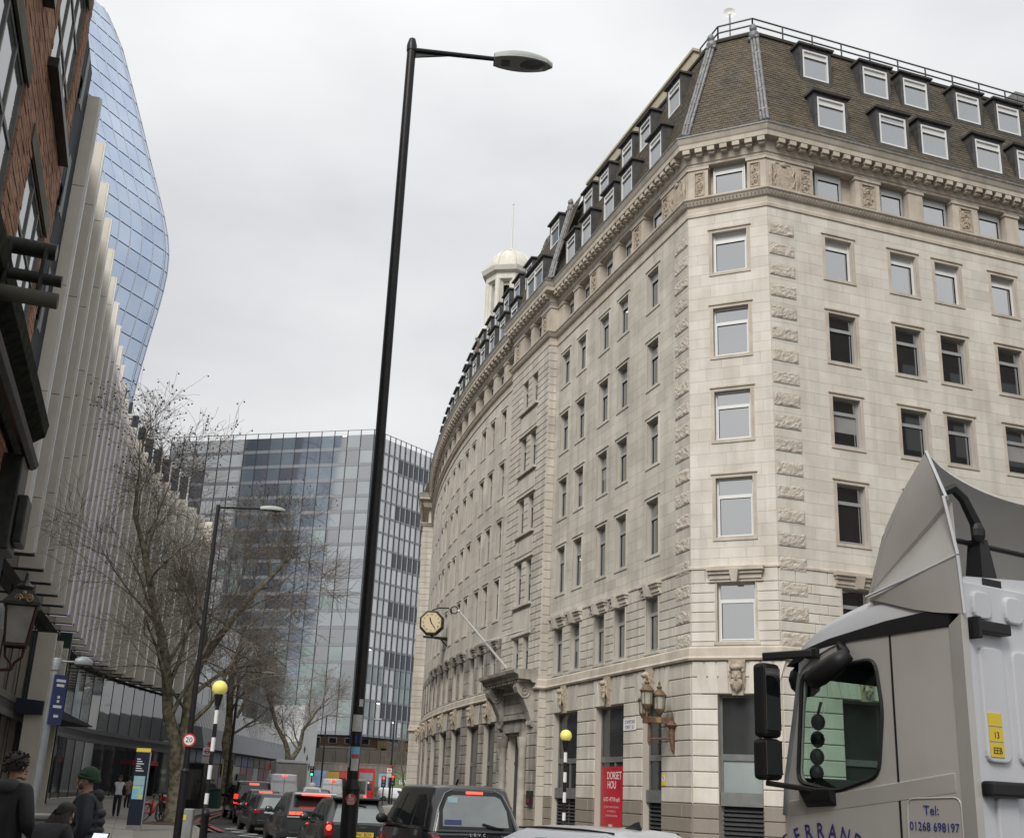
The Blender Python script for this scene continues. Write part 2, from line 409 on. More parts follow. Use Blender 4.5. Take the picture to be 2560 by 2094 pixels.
# entrance bay
TBay=lambda s,n,z:TL(s,n+BAYN,z)
door=[(17.2,19.9,.1,4.6)]
ashlar(TBay,opsB,BAY0,BAY1,7.15,Z4,.37,.8,1.3,.03,.035,.015,RUST,'stone_left',lambda s,z:20-abs(s-16),wm,wdepth=.5)
ashlar(TBay,door,BAY0,BAY1,Z1,6.65,.54,.9,1.5,.035,.05,.02,RUST,'stone_dirty',lambda s,z:18-abs(s-16),wmd,wdepth=.5)
ashlar(TBay,door,BAY0,BAY1,0,Z1,.5,.9,1.6,.03,.06,.02,RUST,'granite',lambda s,z:17-abs(s-16),wmd,wdepth=.5)
TE=lambda s,n,z:TL(s,n+1.0,z)
ashlar(TE,[],64,74,0,24.66,.54,1.2,2,.04,.05,.02,RUST,'stone_left',lambda s,z:-60,wmd)
bm_=MB()
def ret(u,n,z): q=Vector(TL(BAY0,0,0))+hd(-107.5)*u-DL*n; return (q.x,q.y,z)
def retE(u,n,z): q=Vector(TL(64,0,0))+hd(lpos(64)[1]-90)*u-hd(lpos(64)[1])*n; return (q.x,q.y,z)
z=0.
ashlar(ret,[],0,BAYN,Z1,Z4,.45,.5,.6,.03,.03,.012,RUST,'stone_left',lambda s,z:16,wm,wdepth=.3)
ashlar(retE,[],0,1.0,0,Z4,.54,1.,1.2,.04,.03,.012,RUST,'stone_left',lambda s,z:-61,wm,wdepth=.3)
WALL=wm.build('wall','stone_joint',BLD); wmd.build('wall','stone_joint',BLD)
def scatter(store,name,parent,lim,joined):
    store.sort(key=lambda t:-t[0])
    for p,m,mt in store[:lim]: m.build(name,mt,parent)
    rest={}
    for p,m,mt in store[lim:]:
        r=rest.setdefault(mt,MB()); r_b=len(r.v); r.v+=m.v; r.f+=[tuple(i+r_b for i in f) for f in m.f]; r.mi+=m.mi; r.va+=m.va
    for mt,r in rest.items(): r.build(joined,mt,parent if parent is WALL else parent,kind='stuff')
scatter(STONES,'stone',WALL,295,'distant_stones')
scatter(RUST,'rusticated_block',WALL,295,'distant_rusticated_blocks')
# rock-faced quoins on the two folds
def quoin(T,s0,s1,z0,z1,seed,flip=1):
    m=MB(); nx,nz_=16,7; rows=[]
    for j in range(nz_+1):
        row=[]
        for i in range(nx+1):
            ed=i in(0,nx) or j in(0,nz_)
            v_=Vector((i*.42+seed*7.3,j*.5+seed*3.1,seed*1.7)); n=.035 if ed else .056+.03*mnoise.noise(v_)+.02*mnoise.noise(v_*2.9)
            row.append(T(s0+(s1-s0)*i/nx,max(n,.03),z0+(z1-z0)*j/nz_))
        rows.append(row)
    m.grid(rows)
    bd=[(i,0) for i in range(nx+1)]
    m.add([T(s0,-.0,z0),T(s1,-.0,z0),T(s1,.04,z0),T(s0,.04,z0)],[(0,1,2,3)]); m.add([T(s0,0,z1),T(s1,0,z1),T(s1,.04,z1),T(s0,.04,z1)],[(0,1,2,3)])
    m.add([T(s0,0,z0),T(s0,.04,z0),T(s0,.04,z1),T(s0,0,z1)],[(0,1,2,3)]); m.add([T(s1,0,z0),T(s1,.04,z0),T(s1,.04,z1),T(s1,0,z1)],[(0,1,2,3)])
    return m
z=23.95; k=0
while z>7.2:
    quoin(TR,.03,1.18,z-.5,z,k).build('quoin','stone_rock',BLD); quoin(TL,.03,1.22,z-.5,z,100+k).build('quoin','stone_rock',BLD)
    z-=.905; k+=1
# horizontal mouldings
m=MB(); sweep(m,[(-.05,6.65),(.16,6.65),(.2,6.72),(.14,6.8),(.12,7.08),(.06,7.15),(-.05,7.15)]); m.build('string_course','stone_trim',BLD)
m=MB(); sweep(m,[(-.05,9.98),(.07,9.98),(.07,10.06),(.02,10.1),(-.05,10.1)],0,I_BAY); m.build('string_course','stone_trim',BLD)
m=MB(); sweep(m,[(-.05,24.62),(.06,24.64),(.06,24.78),(.03,24.84),(.03,25.08),(.12,25.14),(.2,25.3),(.26,25.36),(.26,25.44),(-.4,25.46)]); m.build('egg_moulding','stone_trim',BLD)
m=MB(); sweep(m,[(-.4,26.96),(.02,26.97),(.05,27.0),(.05,27.08),(.1,27.12),(.14,27.3),(.16,27.6),(.5,27.62),(.51,27.82),(.55,27.88),(.6,28.0),(.64,28.1),(.5,28.14),(-.3,28.25)]); m.build('cornice','stone_trim',BLD)
m=MB(); sweep(m,[(.58,28.08),(.66,28.09),(.66,28.16),(.4,28.2),(.2,28.32),(.15,28.32),(.3,28.14)]); m.build('gutter','lead',BLD)
m=MB(); sweep(m,[(-1.2,25.4),(-.42,25.4),(-.42,27.0),(-1.2,27.0)]); m.build('frieze_wall','stone_trim',BLD)
# modillions
mb=MB(); mb.box(-.15,.15,.16,.48,-.2,.0); mb.box(-.12,.12,.15,.38,-.3,-.2)
MOD=mb.build('modillion','stone_trim',BLD,world=False)
first=True
def mods(T,s0,s1,step,nh):
    global first
    n=max(1,int((s1-s0)/step)); 
    for i in range(n):
        s=s0+(s1-s0)*(i+.5)/n; p=T(s,0,27.615); nn=Vector(T(s,1,0))-Vector(T(s,0,0)); rz=math.atan2(nn.y,nn.x)-math.pi/2
        if first: MOD.location=Vector(p)-woff(BLD); MOD.rotation_euler=(0,0,rz); first=False
        else: inst(MOD,p,rz,BLD)
mods(TC,-.2,LC+.2,.5,0); mods(TR,.25,19,.52,0); mods(TL,.25,BAY0-.3,.52,0); mods(TBay,BAY0-.2,BAY1+.2,.55,0); mods(TL,BAY1+.6,62,.75,0); mods(TE,64,73,.75,0)
# egg and dart beading
m=MB()
def eggs(T,s0,s1,st):
    n=int((s1-s0)/st)
    for i in range(n):
        s=s0+(i+.5)*(s1-s0)/n; a=st*.36
        c=[T(s-a,.1,25.26),T(s,.1,25.13),T(s+a,.1,25.26),T(s,.16,25.35),T(s,.24,25.24)]
        m.add(c,[(0,1,4),(1,2,4),(2,3,4),(3,0,4)])
eggs(TC,-.1,LC+.1,.15); eggs(TR,.05,16,.15); eggs(TL,.05,BAY0,.15); eggs(TBay,BAY0,BAY1,.15); eggs(TL,BAY1,40,.2)
m.build('egg_and_dart','stone_carved',BLD,kind='stuff')

rw=random.Random(3)
# windows -----------------------------------------------------------------
def moulding(m,T,a,b,z0,z1,w=.14,mi=0):
    for (x0,x1,n) in ((w,w*.5,.022),(w*.5,0,.04)):
        m.box(a-x0,a-x1,0,n,z0,z1+x0,T,mi); m.box(b+x1,b+x0,0,n,z0,z1+x0,T,mi); m.box(a-x1,b+x1,0,n,z1+x1,z1+x0,T,mi)
    m.box(a-w*1.3,b+w*1.3,0,.07,z1+w,z1+w+.06,T,mi)
    m.box(a-w,b+w,0,.05,z0-.12,z0,T,mi)
def window(T,a,b,z0,z1,trans=.7,dep=.23,frame='white_paint',glass='glass',top='glass',arch='stone_trim',fw_=.07,simple=False,parent=None,name='window'):
    P=parent or BLD; f=MB(); n0,n1=-dep-.03,-dep+.06
    f.box(a,a+fw_,n0,n1,z0,z1,T); f.box(b-fw_,b,n0,n1,z0,z1,T); f.box(a+fw_,b-fw_,n0,n1,z0,z0+fw_,T); f.box(a+fw_,b-fw_,n0,n1,z1-fw_,z1,T)
    zt=z0+(z1-z0)*trans
    if trans<1: f.box(a+fw_,b-fw_,n0,n1+.02,zt-.04,zt+.05,T)
    w=f.build(name,frame,P)
    if simple:
        g=MB(); g.box(a+fw_,b-fw_,n0-.01,n0+.04,z0+fw_,z1-fw_,T); g.build('pane',glass,w); return w
    g=MB(); 
    if trans<1:
        # opening sash frame in the lower light
        q=MB(); i=fw_+.0
        q.box(a+i,a+i+.045,n1,n1+.025,z0+i,zt-.04,T); q.box(b-i-.045,b-i,n1,n1+.025,z0+i,zt-.04,T); q.box(a+i+.045,b-i-.045,n1,n1+.025,z0+i,z0+i+.045,T); q.box(a+i+.045,b-i-.045,n1,n1+.025,zt-.085,zt-.04,T)
        q.build('sash',frame,w)
        g.box(a+fw_,b-fw_,n0,n0+.05,z0+fw_,zt-.04,T); g.build('pane',glass,w)
        u=rw.random()
        if u<.22 and top=='glass':
            zz=zt-.045-(zt-z0)*rw.uniform(.12,.6); bl=MB(); bl.box(a+fw_+.01,b-fw_-.01,n0+.051,n0+.054,zz,zt-.042,T); bl.build('blind','blind_glass',w)
        elif u>.93:
            c_=a+(b-a)*rw.uniform(.35,.6); bl=MB(); zz=z0+(zt-z0)*.78; bl.add([T(c_-.22,n0+.053,zz),T(c_+.2,n0+.053,zz+.05),T(c_+.24,n0+.053,zz+.1),T(c_-.1,n0+.053,zz+.06)],[(0,1,2,3)]); bl.build('ceiling_lamp','office_lamp',w)
        g=MB(); g.box(a+fw_,b-fw_,n0,n0+.05,zt+.05,z1-fw_,T); g.build('pane',top,w)
    else:
        g.box(a+fw_,b-fw_,n0,n0+.05,z0+fw_,z1-fw_,T); g.build('pane',glass,w)
    if arch:
        q=MB(); moulding(q,T,a,b,z0,z1); q.build('architrave',arch,w)
    return w
def label_mould(T,a,b,zt,parent,mt='stone_trim'):
    q=MB(); q.box(a-.3,b+.3,0,.09,zt+.02,zt+.12,T); q.box(a-.26,b+.26,0,.14,zt+.12,zt+.3,T); q.box(a-.3,b+.3,0,.22,zt+.3,zt+.42,T); q.box(a-.36,b+.36,0,.3,zt+.42,zt+.56,T)
    c=(a+b)/2; q.hexa([T(c-.1,0,zt-.02),T(c+.1,0,zt-.02),T(c+.1,.34,zt-.02),T(c-.1,.34,zt-.02),T(c-.17,0,zt+.44),T(c+.17,0,zt+.44),T(c+.17,.4,zt+.44),T(c-.17,.4,zt+.44)])
    q.build('window_hood',mt,parent)
for r,(z0,z1) in enumerate(WROWS):
    low=(r==4)
    w=window(TC,WC[0],WC[1],z0,z1,trans=.8 if r==0 else .7,top='blind' if r==0 else 'glass',arch='stone_trim')
    if low: label_mould(TC,WC[0],WC[1],z1,w)
    for i,c in enumerate(COLS_R):
        w=window(TR,c,c+WR,z0,z1,trans=.8 if r==0 else .7,frame='alu' if r else 'white_paint',glass='glass' if r==0 else 'glass',top='blind' if r==0 else 'glass')
        if low: label_mould(TR,c,c+WR,z1,w)
    for a,b in COLS_L:
        w=window(TL,a,b,z0,z1,trans=.8 if r==0 else .7,frame='alu',top='blind' if r==0 else 'glass',arch='stone_left')
        if low: label_mould(TL,a,b,z1,w,'stone_left')
    for a,b in COLS_B:
        window(TBay,a,b,z0,z1,frame='alu',arch=None)
    for i,(a,b) in enumerate(COLS_A):
        w=window(TL,a,b,z0,z1,frame='alu',arch='stone_left' if i<9 else None,simple=i>8)
        if low and i<9: label_mould(TL,a,b,z1,w,'stone_dirty')
# bay aprons between the paired windows
for (z0,z1),(y0,y1) in zip(WROWS[1:],WROWS[:-1]):
    q=MB(); q.box(16.95,19.95,.04,.2,y0-.12,y0,TBay); q.box(16.95,19.95,.04,.12,z1+.1,z1+.2,TBay); q.box(17.1,19.8,.036,.07,z1+.35,y0-.3,TBay); q.build('apron','stone_left',BLD)
# frieze storey: windows, piers and carved panels
FR=[(1.11,2.41)]
def frieze(T,wins,piers,depth=-.42):
    for a,b in wins: window(T,a,b,25.44,26.96,trans=.8,dep=.3,frame='alu',top='blind',arch=None)
    for a,b,car in piers:
        q=MB(); q.box(a,b,-.42,.02,25.46,26.82,T); q.box(a-.05,b+.05,-.42,.07,26.82,26.96,T); q.build('pier','stone_trim',BLD)
def scroll(a0,turns,r0_,r1,cx,cz,n=20):
    return [(cx+math.cos(a0+2*math.pi*turns*i/n)*(r0_+(r1-r0_)*i/n),0,cz+math.sin(a0+2*math.pi*turns*i/n)*(r0_+(r1-r0_)*i/n)) for i in range(n+1)]
pm=MB(); pm.box(-.27,.27,-.03,-.005,-.48,.48)
for (x0,x1,y0,y1) in ((-.27,-.23,-.5,.5),(.23,.27,-.5,.5)): pm.box(x0,x1,-.01,.05,-.48,.48)
pm.box(-.23,.23,-.01,.05,.44,.48); pm.box(-.23,.23,-.01,.05,-.48,-.44)
for sz,a0 in ((1,0),(-1,math.pi)):
    pm.tube(scroll(a0,1.6*sz,.02,.17,0,.23*sz),.03,5); pm.ball((0,.03,.23*sz),(.06,.05,.06),6,4)
    pm.tube(scroll(a0+2,1.2*-sz,.015,.09,.1,.02*sz),.022,5); pm.tube(scroll(a0+1,1.1*sz,.015,.08,-.1,.0*sz),.022,5)
    pm.ball((-.13*sz,.03,.36*sz),(.05,.04,.03),6,4); pm.ball((.14*sz,.03,.1*sz),(.04,.04,.05),6,4)
CARVE=pm.build('carved_panel','stone_carved',BLD,world=False)
cfirst=True
def carve(T,s,z=26.14,xs=1.,n=.03):
    global cfirst
    p=T(s,n,z); nn=Vector(T(s,1,0))-Vector(T(s,0,0)); rz=math.atan2(nn.y,nn.x)-math.pi/2
    if cfirst: CARVE.location=Vector(p)-woff(BLD); CARVE.rotation_euler=(0,0,rz); CARVE.scale=(xs,1,1.15); cfirst=False
    else: inst(CARVE,p,rz,BLD,(xs,1,1.15))
frieze(TC,[(1.02,2.36)],[(.0,.86,1),(2.5,LC,1)])
carve(TC,.5,xs=.75); carve(TC,2.82,xs=.75)
frieze(TR,[(2.5,3.75),(5.65,6.85),(7.8,9.1),(10.75,12.0),(12.9,14.2),(15.9,17.1),(18,19.3)],[(0,2.2,1),(4.3,5.5,1),(6.95,7.7,0),(9.25,10.6,1),(12.1,12.8,0),(14.4,15.7,1),(17.2,17.9,0),(19.6,26,1)])
for s_,x in ((1.83,1.0),(4.9,1.3),(9.92,1.2),(15.05,1.2)): carve(TR,s_,xs=x)
frieze(TL,[(2.8,3.9),(5.9,7.0),(8.2,9.3),(11.1,12.2),(13.3,14.4)],[(0,2.5,1),(4.4,5.7,1),(7.2,7.95,0),(9.6,10.9,1),(12.4,13.1,0),(14.6,BAY0,0)])
for s_,x in ((2.05,1.0),(5.05,1.2),(10.25,1.2)): carve(TL,s_,xs=x)
frieze(TBay,[(17.2,18.1),(18.8,19.7)],[(BAY0,16.9,1),(18.2,18.7,0),(19.9,BAY1,1)])
carve(TBay,16.3,xs=1.2); carve(TBay,20.9,xs=1.2)
cur=23.; k=0
while cur<60:
    frieze(TL,[(cur,cur+1.2)],[(cur+1.4,cur+2.1,0)]); cur+=2.4
# cartouches beside the folds
cm=MB(); cm.box(-.5,.5,-.02,.05,-.5,.5); cm.ball((0,.05,0),(.36,.025,.42),14,8)
for sx_ in (-1,1):
    cm.tube(scroll(math.pi/2,1.2*sx_,.03,.16,.28*sx_,.46),.045,6); cm.tube(scroll(-math.pi/2,1.2*-sx_,.03,.15,.28*sx_,-.44),.045,6)
    cm.tube([(.42*sx_,.05,-.35),(.5*sx_,.07,-.1),(.4*sx_,.07,.1),(.5*sx_,.07,.35)],.05,6)
    cm.tube([(.58*sx_,.03,-.45),(.62*sx_,.05,.0),(.58*sx_,.03,.5)],[.05,.09,.05],6)
cm.ball((0,.08,.52),(.14,.07,.1),8,5); cm.ball((0,.08,-.5),(.12,.07,.1),8,5)
CT=cm.build('cartouche','stone_carved',BLD,world=False)
for j,(T,s_) in enumerate(((TR,.78),(TL,.85))):
    nn=Vector(T(s_,1,0))-Vector(T(s_,0,0)); rz=math.atan2(nn.y,nn.x)-math.pi/2
    if j==0: CT.location=Vector(T(s_,.03,26.05))-woff(BLD); CT.rotation_euler=(0,0,rz); CT.scale=(1,1,1.1)
    else: inst(CT,T(s_,.03,26.05),rz,BLD,(1,1,1.1))
# ground-floor shopfront glazing -----------------------------------------
def shop(T,a,b,kind=0):
    w=MB(); d=.32
    w.box(a,a+.09,-d-.05,-d+.06,.25,5.46,T); w.box(b-.09,b,-d-.05,-d+.06,.25,5.46,T); w.box(a+.09,b-.09,-d-.05,-d+.06,5.36,5.46,T)
    w.box(a+.09,b-.09,-d-.05,-d+.07,3.2,3.42,T)
    if kind==0: w.box(a+.02,b-.02,-d-.05,-d+.2,1.68,2.13,T)
    if b-a>2.4 : w.box((a+b)/2-.05,(a+b)/2+.05,-d-.05,-d+.06,.25,3.2,T)
    o=w.build('shop_window','grey_metal',BLD)
    g=MB(); g.box(a+.09,b-.09,-d-.02,-d+.01,3.42,5.36,T); g.build('pane','glass_room',o)
    g=MB(); g.box(a+.09,b-.09,-d-.02,-d+.01,2.13,3.2,T); g.build('pane','glass_frost' if T is TC else 'glass_room',o)
    if kind==0:
        g=MB(); n=9
        for i in range(n):
            zz=.32+i*(1.34/n); g.hexa([T(a+.05,-d+.0,zz),T(b-.05,-d+.0,zz),T(b-.05,-d+.1,zz-.02),T(a+.05,-d+.1,zz-.02),T(a+.05,-d-.06,zz+.1),T(b-.05,-d-.06,zz+.1),T(b-.05,-d-.02,zz+.12),T(a+.05,-d-.02,zz+.12)])
        g.build('louvre','dark_metal',o)
        g=MB(); g.box(a,b,-d-.12,-d-.08,.2,1.7,T); g.build('louvre_back','dark_metal',o)
    else:
        g=MB(); g.box(a+.09,b-.09,-d-.02,-d+.01,.25,2.13,T); g.build('pane','glass_room',o)
    return o
for a,b in GC: shop(TC,a,b)
for a,b in GR: shop(TR,a,b)
for i,(a,b) in enumerate(GL): shop(TL,a,b,0 if i!=1 else 1)
for a,b in GA: shop(TL,a,b,0)
# carved masks on the keystones
hm=MB(); c=[(-.2,0,-.62),(.2,0,-.62),(.2,.12,-.62),(-.2,.12,-.62),(-.3,0,.6),(.3,0,.6),(.3,.2,.6),(-.3,.2,.6)]; hm.hexa(c)
hm.ball((0,.2,.08),(.2,.2,.3),12,8); hm.ball((0,.38,.03),(.04,.07,.1),6,5); hm.ball((0,.3,.33),(.24,.18,.12),10,5)
hm.ball((-.08,.33,.16),(.07,.05,.03),6,4); hm.ball((.08,.33,.16),(.07,.05,.03),6,4); hm.ball((-.085,.36,.1),(.035,.03,.02),6,4); hm.ball((.085,.36,.1),(.035,.03,.02),6,4)
hm.ball((-.1,.32,.0),(.07,.06,.08),6,4); hm.ball((.1,.32,.0),(.07,.06,.08),6,4); hm.ball((0,.36,-.09),(.08,.05,.025),6,4)
rq=random.Random(5)
for i in range(11):
    x=-.18+.036*i; hm.tube([(x*.8,.3,-.06-abs(x)*.2),(x*1.0,.33,-.25),(x*.7+rq.uniform(-.03,.03),.24,-.5+abs(x)*.6)],[.045,.05,.015],5)
for i in range(7):
    a=math.pi*(i/6); hm.ball((.22*math.cos(a),.24,.22+.2*math.sin(a)),(.07,.08,.07),6,4)
for sx_ in(-1,1): hm.tube([(.2*sx_,.2,.3),(.25*sx_,.2,.1),(.22*sx_,.18,-.15),(.25*sx_,.12,-.35)],[.06,.06,.05,.02],5)
HM=hm.build('keystone_mask','stone_carved',BLD,smooth=True,world=False,edge=50)
def mask(T,s,first=[True]):
    nn=Vector(T(s,1,0))-Vector(T(s,0,0)); rz=math.atan2(nn.y,nn.x)-math.pi/2; p=T(s,.03,6.04)
    if first[0]: HM.location=Vector(p)-woff(BLD); HM.rotation_euler=(0,0,rz); first[0]=False
    else: inst(HM,p,rz,BLD,(.85,1,1))
mask(TC,1.72)
for T,g in ((TL,GL),(TR,GR),(TL,GA)):
    for a,b in g: mask(T,(a+b)/2)
# raised voussoirs either side of each keystone
for T,g in ((TC,GC),(TL,GL),(TR,GR),(TL,GA[:5])):
    for a,b in g:
        c=(a+b)/2
        for sg in (-1,1):
            for k in range(3):
                x0=.36+k*.34; x1=x0+.3; f=1.16+.05*k
                m=MB(); m.hexa([T(c+sg*x0,.05,5.49),T(c+sg*x1,.05,5.49),T(c+sg*x1,.085,5.49),T(c+sg*x0,.085,5.49),T(c+sg*x0*f,.05,6.6),T(c+sg*x1*f,.05,6.6),T(c+sg*x1*f,.085,6.6),T(c+sg*x0*f,.085,6.6)]); m.build('voussoir','stone' if T in (TC,TR) else 'stone_left',BLD)
# entrance: hood on consoles, door, columns, flagpole is its own thing
m=MB()
prof=[(0,6.95),(.3,6.98),(.42,7.1),(1.0,7.12),(1.05,7.32),(1.25,7.4),(1.28,7.55),(0,7.62)]
m.ext([(n,z) for n,z in prof],lambda a,t,b:TBay(t,a,b),BAY0+.1,BAY1-.1)
for i in range(12):
    s_=BAY0+.45+i*.49; m.box(s_-.1,s_+.1,.4,.95,6.98,7.12,TBay)
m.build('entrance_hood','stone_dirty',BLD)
for s_ in (16.25,20.9):
    q=MB(); pr=[(0,4.95),(.12,4.9),(.22,5.0),(.2,5.2),(.32,5.6),(.62,6.2),(.9,6.5),(.98,6.75),(.9,6.97),(0,6.97)]
    q.ext(pr,lambda a,t,b:TBay(t,a,b),s_-.3,s_+.3)
    for sd in (-.31,.31):
        sp=[TBay(s_+sd,.55+x,6.55+z_) for x,_,z_ in scroll(0,1.8,.04,.3,0,0,24)]; q.tube(sp,.04,5)
        sp=[TBay(s_+sd,.14+x,5.1+z_) for x,_,z_ in scroll(2,1.4,.02,.12,0,0,16)]; q.tube(sp,.03,5)
    q.build('console_bracket','stone_dirty',BLD)
q=MB(); q.box(17.0,20.1,.04,.25,4.7,5.3,TBay); q.box(16.8,20.3,.04,.4,5.3,5.5,TBay); q.box(16.9,17.3,.04,.3,4.45,4.7,TBay); q.box(19.8,20.2,.04,.3,4.45,4.7,TBay); q.build('door_head','stone_dirty',BLD)
for s_ in (17.0,20.1):
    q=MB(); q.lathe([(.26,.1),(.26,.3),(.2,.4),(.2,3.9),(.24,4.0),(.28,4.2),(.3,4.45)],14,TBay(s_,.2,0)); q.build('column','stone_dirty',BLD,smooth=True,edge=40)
q=MB(); q.box(17.3,19.8,-.45,-.36,.1,4.6,TBay); q.box(18.5,18.58,-.36,-.33,.1,3.2,TBay); q.box(17.3,19.8,-.36,-.32,3.2,3.32,TBay); q.build('door','dark_metal',BLD)
# ---------------------------------------------------------------- mansard roof of the stone building
ZB,ZT,NB,NT=28.25,34.1,.2,-1.65
def roofn(z): return NB+(NT-NB)*(z-ZB)/(ZT-ZB)
m=MB(); sweep(m,[(NB-.02,ZB),(NT-.02,ZT),(NT-3,ZT+.3),(NT-3,ZB)]); ROOF=m.build('roof','slate_under',BLD)
SL=[]
def slates(T,s0,s1,k0,k1,w,h,prio):
    # k0,k1: shift of the ends per metre of inward offset (hips)
    rng=random.Random(int(s1*13)); z=ZB; r=0; L_=math.hypot(ZT-ZB,NT-NB); dz=h*(ZT-ZB)/L_
    while z<ZT-.02:
        n=roofn(z); n2=roofn(z+dz*1.25); a=s0+k0*(NB-n); b=s1-k1*(NB-n); x=a-(w/2 if r%2 else 0)
        while x<b:
            x0=max(x,a); x1=min(x+w-.012,b)
            if x1-x0>.03:
                t=.018+rng.random()*.014; m=MB()
                m.add([T(x0,n+t,z),T(x1,n+t+rng.uniform(-.006,.006),z),T(x1,n2+.004,z+dz*1.25),T(x0,n2+.004,z+dz*1.25),T(x0,n-.01,z),T(x1,n-.01,z)],[(0,1,2,3),(0,4,5,1)],0,rng.random())
                SL.append((prio+rng.random(),m,'slate'))
            x+=w
        z+=dz; r+=1
tc2=math.tan(R(22.4))
slates(TC,0,LC,tc2*1.0,tc2*1.0,.25,.15,100)
slates(TR,0,20,tc2,0,.25,.15,50)
slates(TL,0,BAY0+.3,tc2,0,.25,.15,40)
slates(TBay,BAY0,BAY1,0,0,.3,.25,10)
slates(TL,BAY1,44,0,0,.5,.35,5)
scatter(SL,'slate',ROOF,295,'distant_slates')
# hip ribs in lead at the two folds, and on the entrance bay
def hip(p0,p1,name='hip_rib',r=.17):
    p0=Vector(p0); p1=Vector(p1); q=MB(); d=(p1-p0)
    out_=Vector((-.6,-1,0)).normalized()
    foot=p0+Vector((0,0,.05))+out_*.25
    side=d.normalized().cross(out_).normalized(); oo=side.cross(d.normalized()).normalized()
    if oo.dot(out_)<0: oo=-oo
    for k in (-1,0,1):
        sh=side*(k*.13)+oo*(.05-abs(k)*.03)
        q.tube([foot+sh+d*.0,p0+d*.05+sh,p0+d*.15+sh+oo*.05,p0+d*.5+sh+oo*.05,p0+d*.93+sh+oo*.05],.075,7)
    for f in (.14,.35,.56,.76): 
        c=p0+d*f+oo*.07; q.tube([c-side*.21-oo*.06,c-side*.1+oo*.06,c+side*.1+oo*.06,c+side*.21-oo*.06],.045,6)
    c=p0+d*.97+oo*.08
    q.ball(c,(.24,.24,.3),10,7); q.ball(c+Vector((0,0,.3))+oo*.08,(.17,.17,.2),10,6); q.ball(c+Vector((0,0,.48)),(.1,.1,.16),8,5)
    q.ball(c-Vector((0,0,.2))+oo*.1+side*.16,.11,8,5); q.ball(c-Vector((0,0,.2))+oo*.1-side*.16,.11,8,5)
    return q.build(name,'lead',BLD,smooth=True,edge=60)
def op(i,n,z): v=OUT[i]+MIT[i]*n; return (v.x,v.y,z)
hip(op(2,NB,ZB),op(2,NT,ZT)); hip(op(3,NB,ZB),op(3,NT,ZT))
hip(op(7,NB,ZB),op(7,NT,ZT))
m=MB(); sweep(m,[(NT-.1,ZT-.08),(NT+.1,ZT-.02),(NT+.12,ZT+.1),(NT-.1,ZT+.22),(NT-.3,ZT+.15)]); m.build('ridge_roll','slate_under',BLD)
# dormers
def dormer(T,a,b,z0,z1,n0,parent=BLD,split=False):
    q=MB(); fl=.16; top=z1+.2; lean=(NT-NB)/(ZT-ZB)
    nb0=roofn(z0-.1)-.15; nbt=roofn(top)-.15
    def side(x0,x1):
        q.hexa([T(x0,nb0,z0-.12),T(x1,nb0,z0-.12),T(x1,n0,z0-.12),T(x0,n0,z0-.12),T(x0,nbt,top),T(x1,nbt,top),T(x1,n0+.02,top),T(x0,n0+.02,top)])
    side(a-fl,a); side(b,b+fl)
    q.box(a,b,n0-.5,n0,z0-.12,z0,T); q.box(a,b,n0-.5,n0,z1,top,T)
    q.hexa([T(a-fl-.1,nbt-.2,top),T(b+fl+.1,nbt-.2,top),T(b+fl+.1,n0+.14,top),T(a-fl-.1,n0+.14,top),T(a-fl-.1,nbt-.2,top+.16),T(b+fl+.1,nbt-.2,top+.16),T(b+fl+.1,n0+.16,top+.08),T(a-fl-.1,n0+.16,top+.08)])
    d=q.build('dormer','lead_dark',parent)
    T2=lambda s,n,z:T(s,n+n0,z)
    f=MB(); e=.075
    f.box(a,a+e,-.12,.015,z0,z1,T2); f.box(b-e,b,-.12,.015,z0,z1,T2); f.box(a+e,b-e,-.12,.015,z0,z0+e,T2); f.box(a+e,b-e,-.12,.015,z1-e,z1,T2); zt=z0+(z1-z0)*.74
    f.box(a+e,b-e,-.12,.02,zt,zt+.05,T2)
    if split: f.box((a+b)/2-.04,(a+b)/2+.04,-.12,.02,z0+e,z1-e,T2)
    f.build('window_frame','white_paint',d)
    g=MB(); g.box(a+e,b-e,-.09,-.05,z0+e,zt,T2); g.build('pane','glass_sky',d)
    g=MB(); g.box(a+e,b-e,-.09,-.05,zt+.05,z1-e,T2); g.build('pane','blind' if random.random()<.6 else 'glass_sky',d)
    return d
mat('glass_sky',(.12,.135,.145),.04,spec=1.,ior=2.6,wave=(.6,.05))
for a in (2.6,5.73,7.9,10.83,13.15,16.1,18.4): dormer(TR,a,a+1.37,28.95,30.42,.02); dormer(TR,a+.03,a+1.33,32.0,33.42,-.92)
for a in (2.55,5.75,7.95,10.95,13.2): dormer(TL,a,a+1.22,28.95,30.35,.02); dormer(TL,a+.0,a+1.2,31.9,33.3,-.92)
dormer(TBay,17.1,19.8,29.0,30.4,.02,split=True); dormer(TBay,17.2,18.6,31.9,33.3,-.92)
s_=22.9; k=0
while s_<58:
    dormer(TL,s_,s_+1.2,28.95,30.35,.02)
    if k<9: dormer(TL,s_+.3,s_+1.5,31.9,33.3,-.92)
    s_+=2.5; k+=1
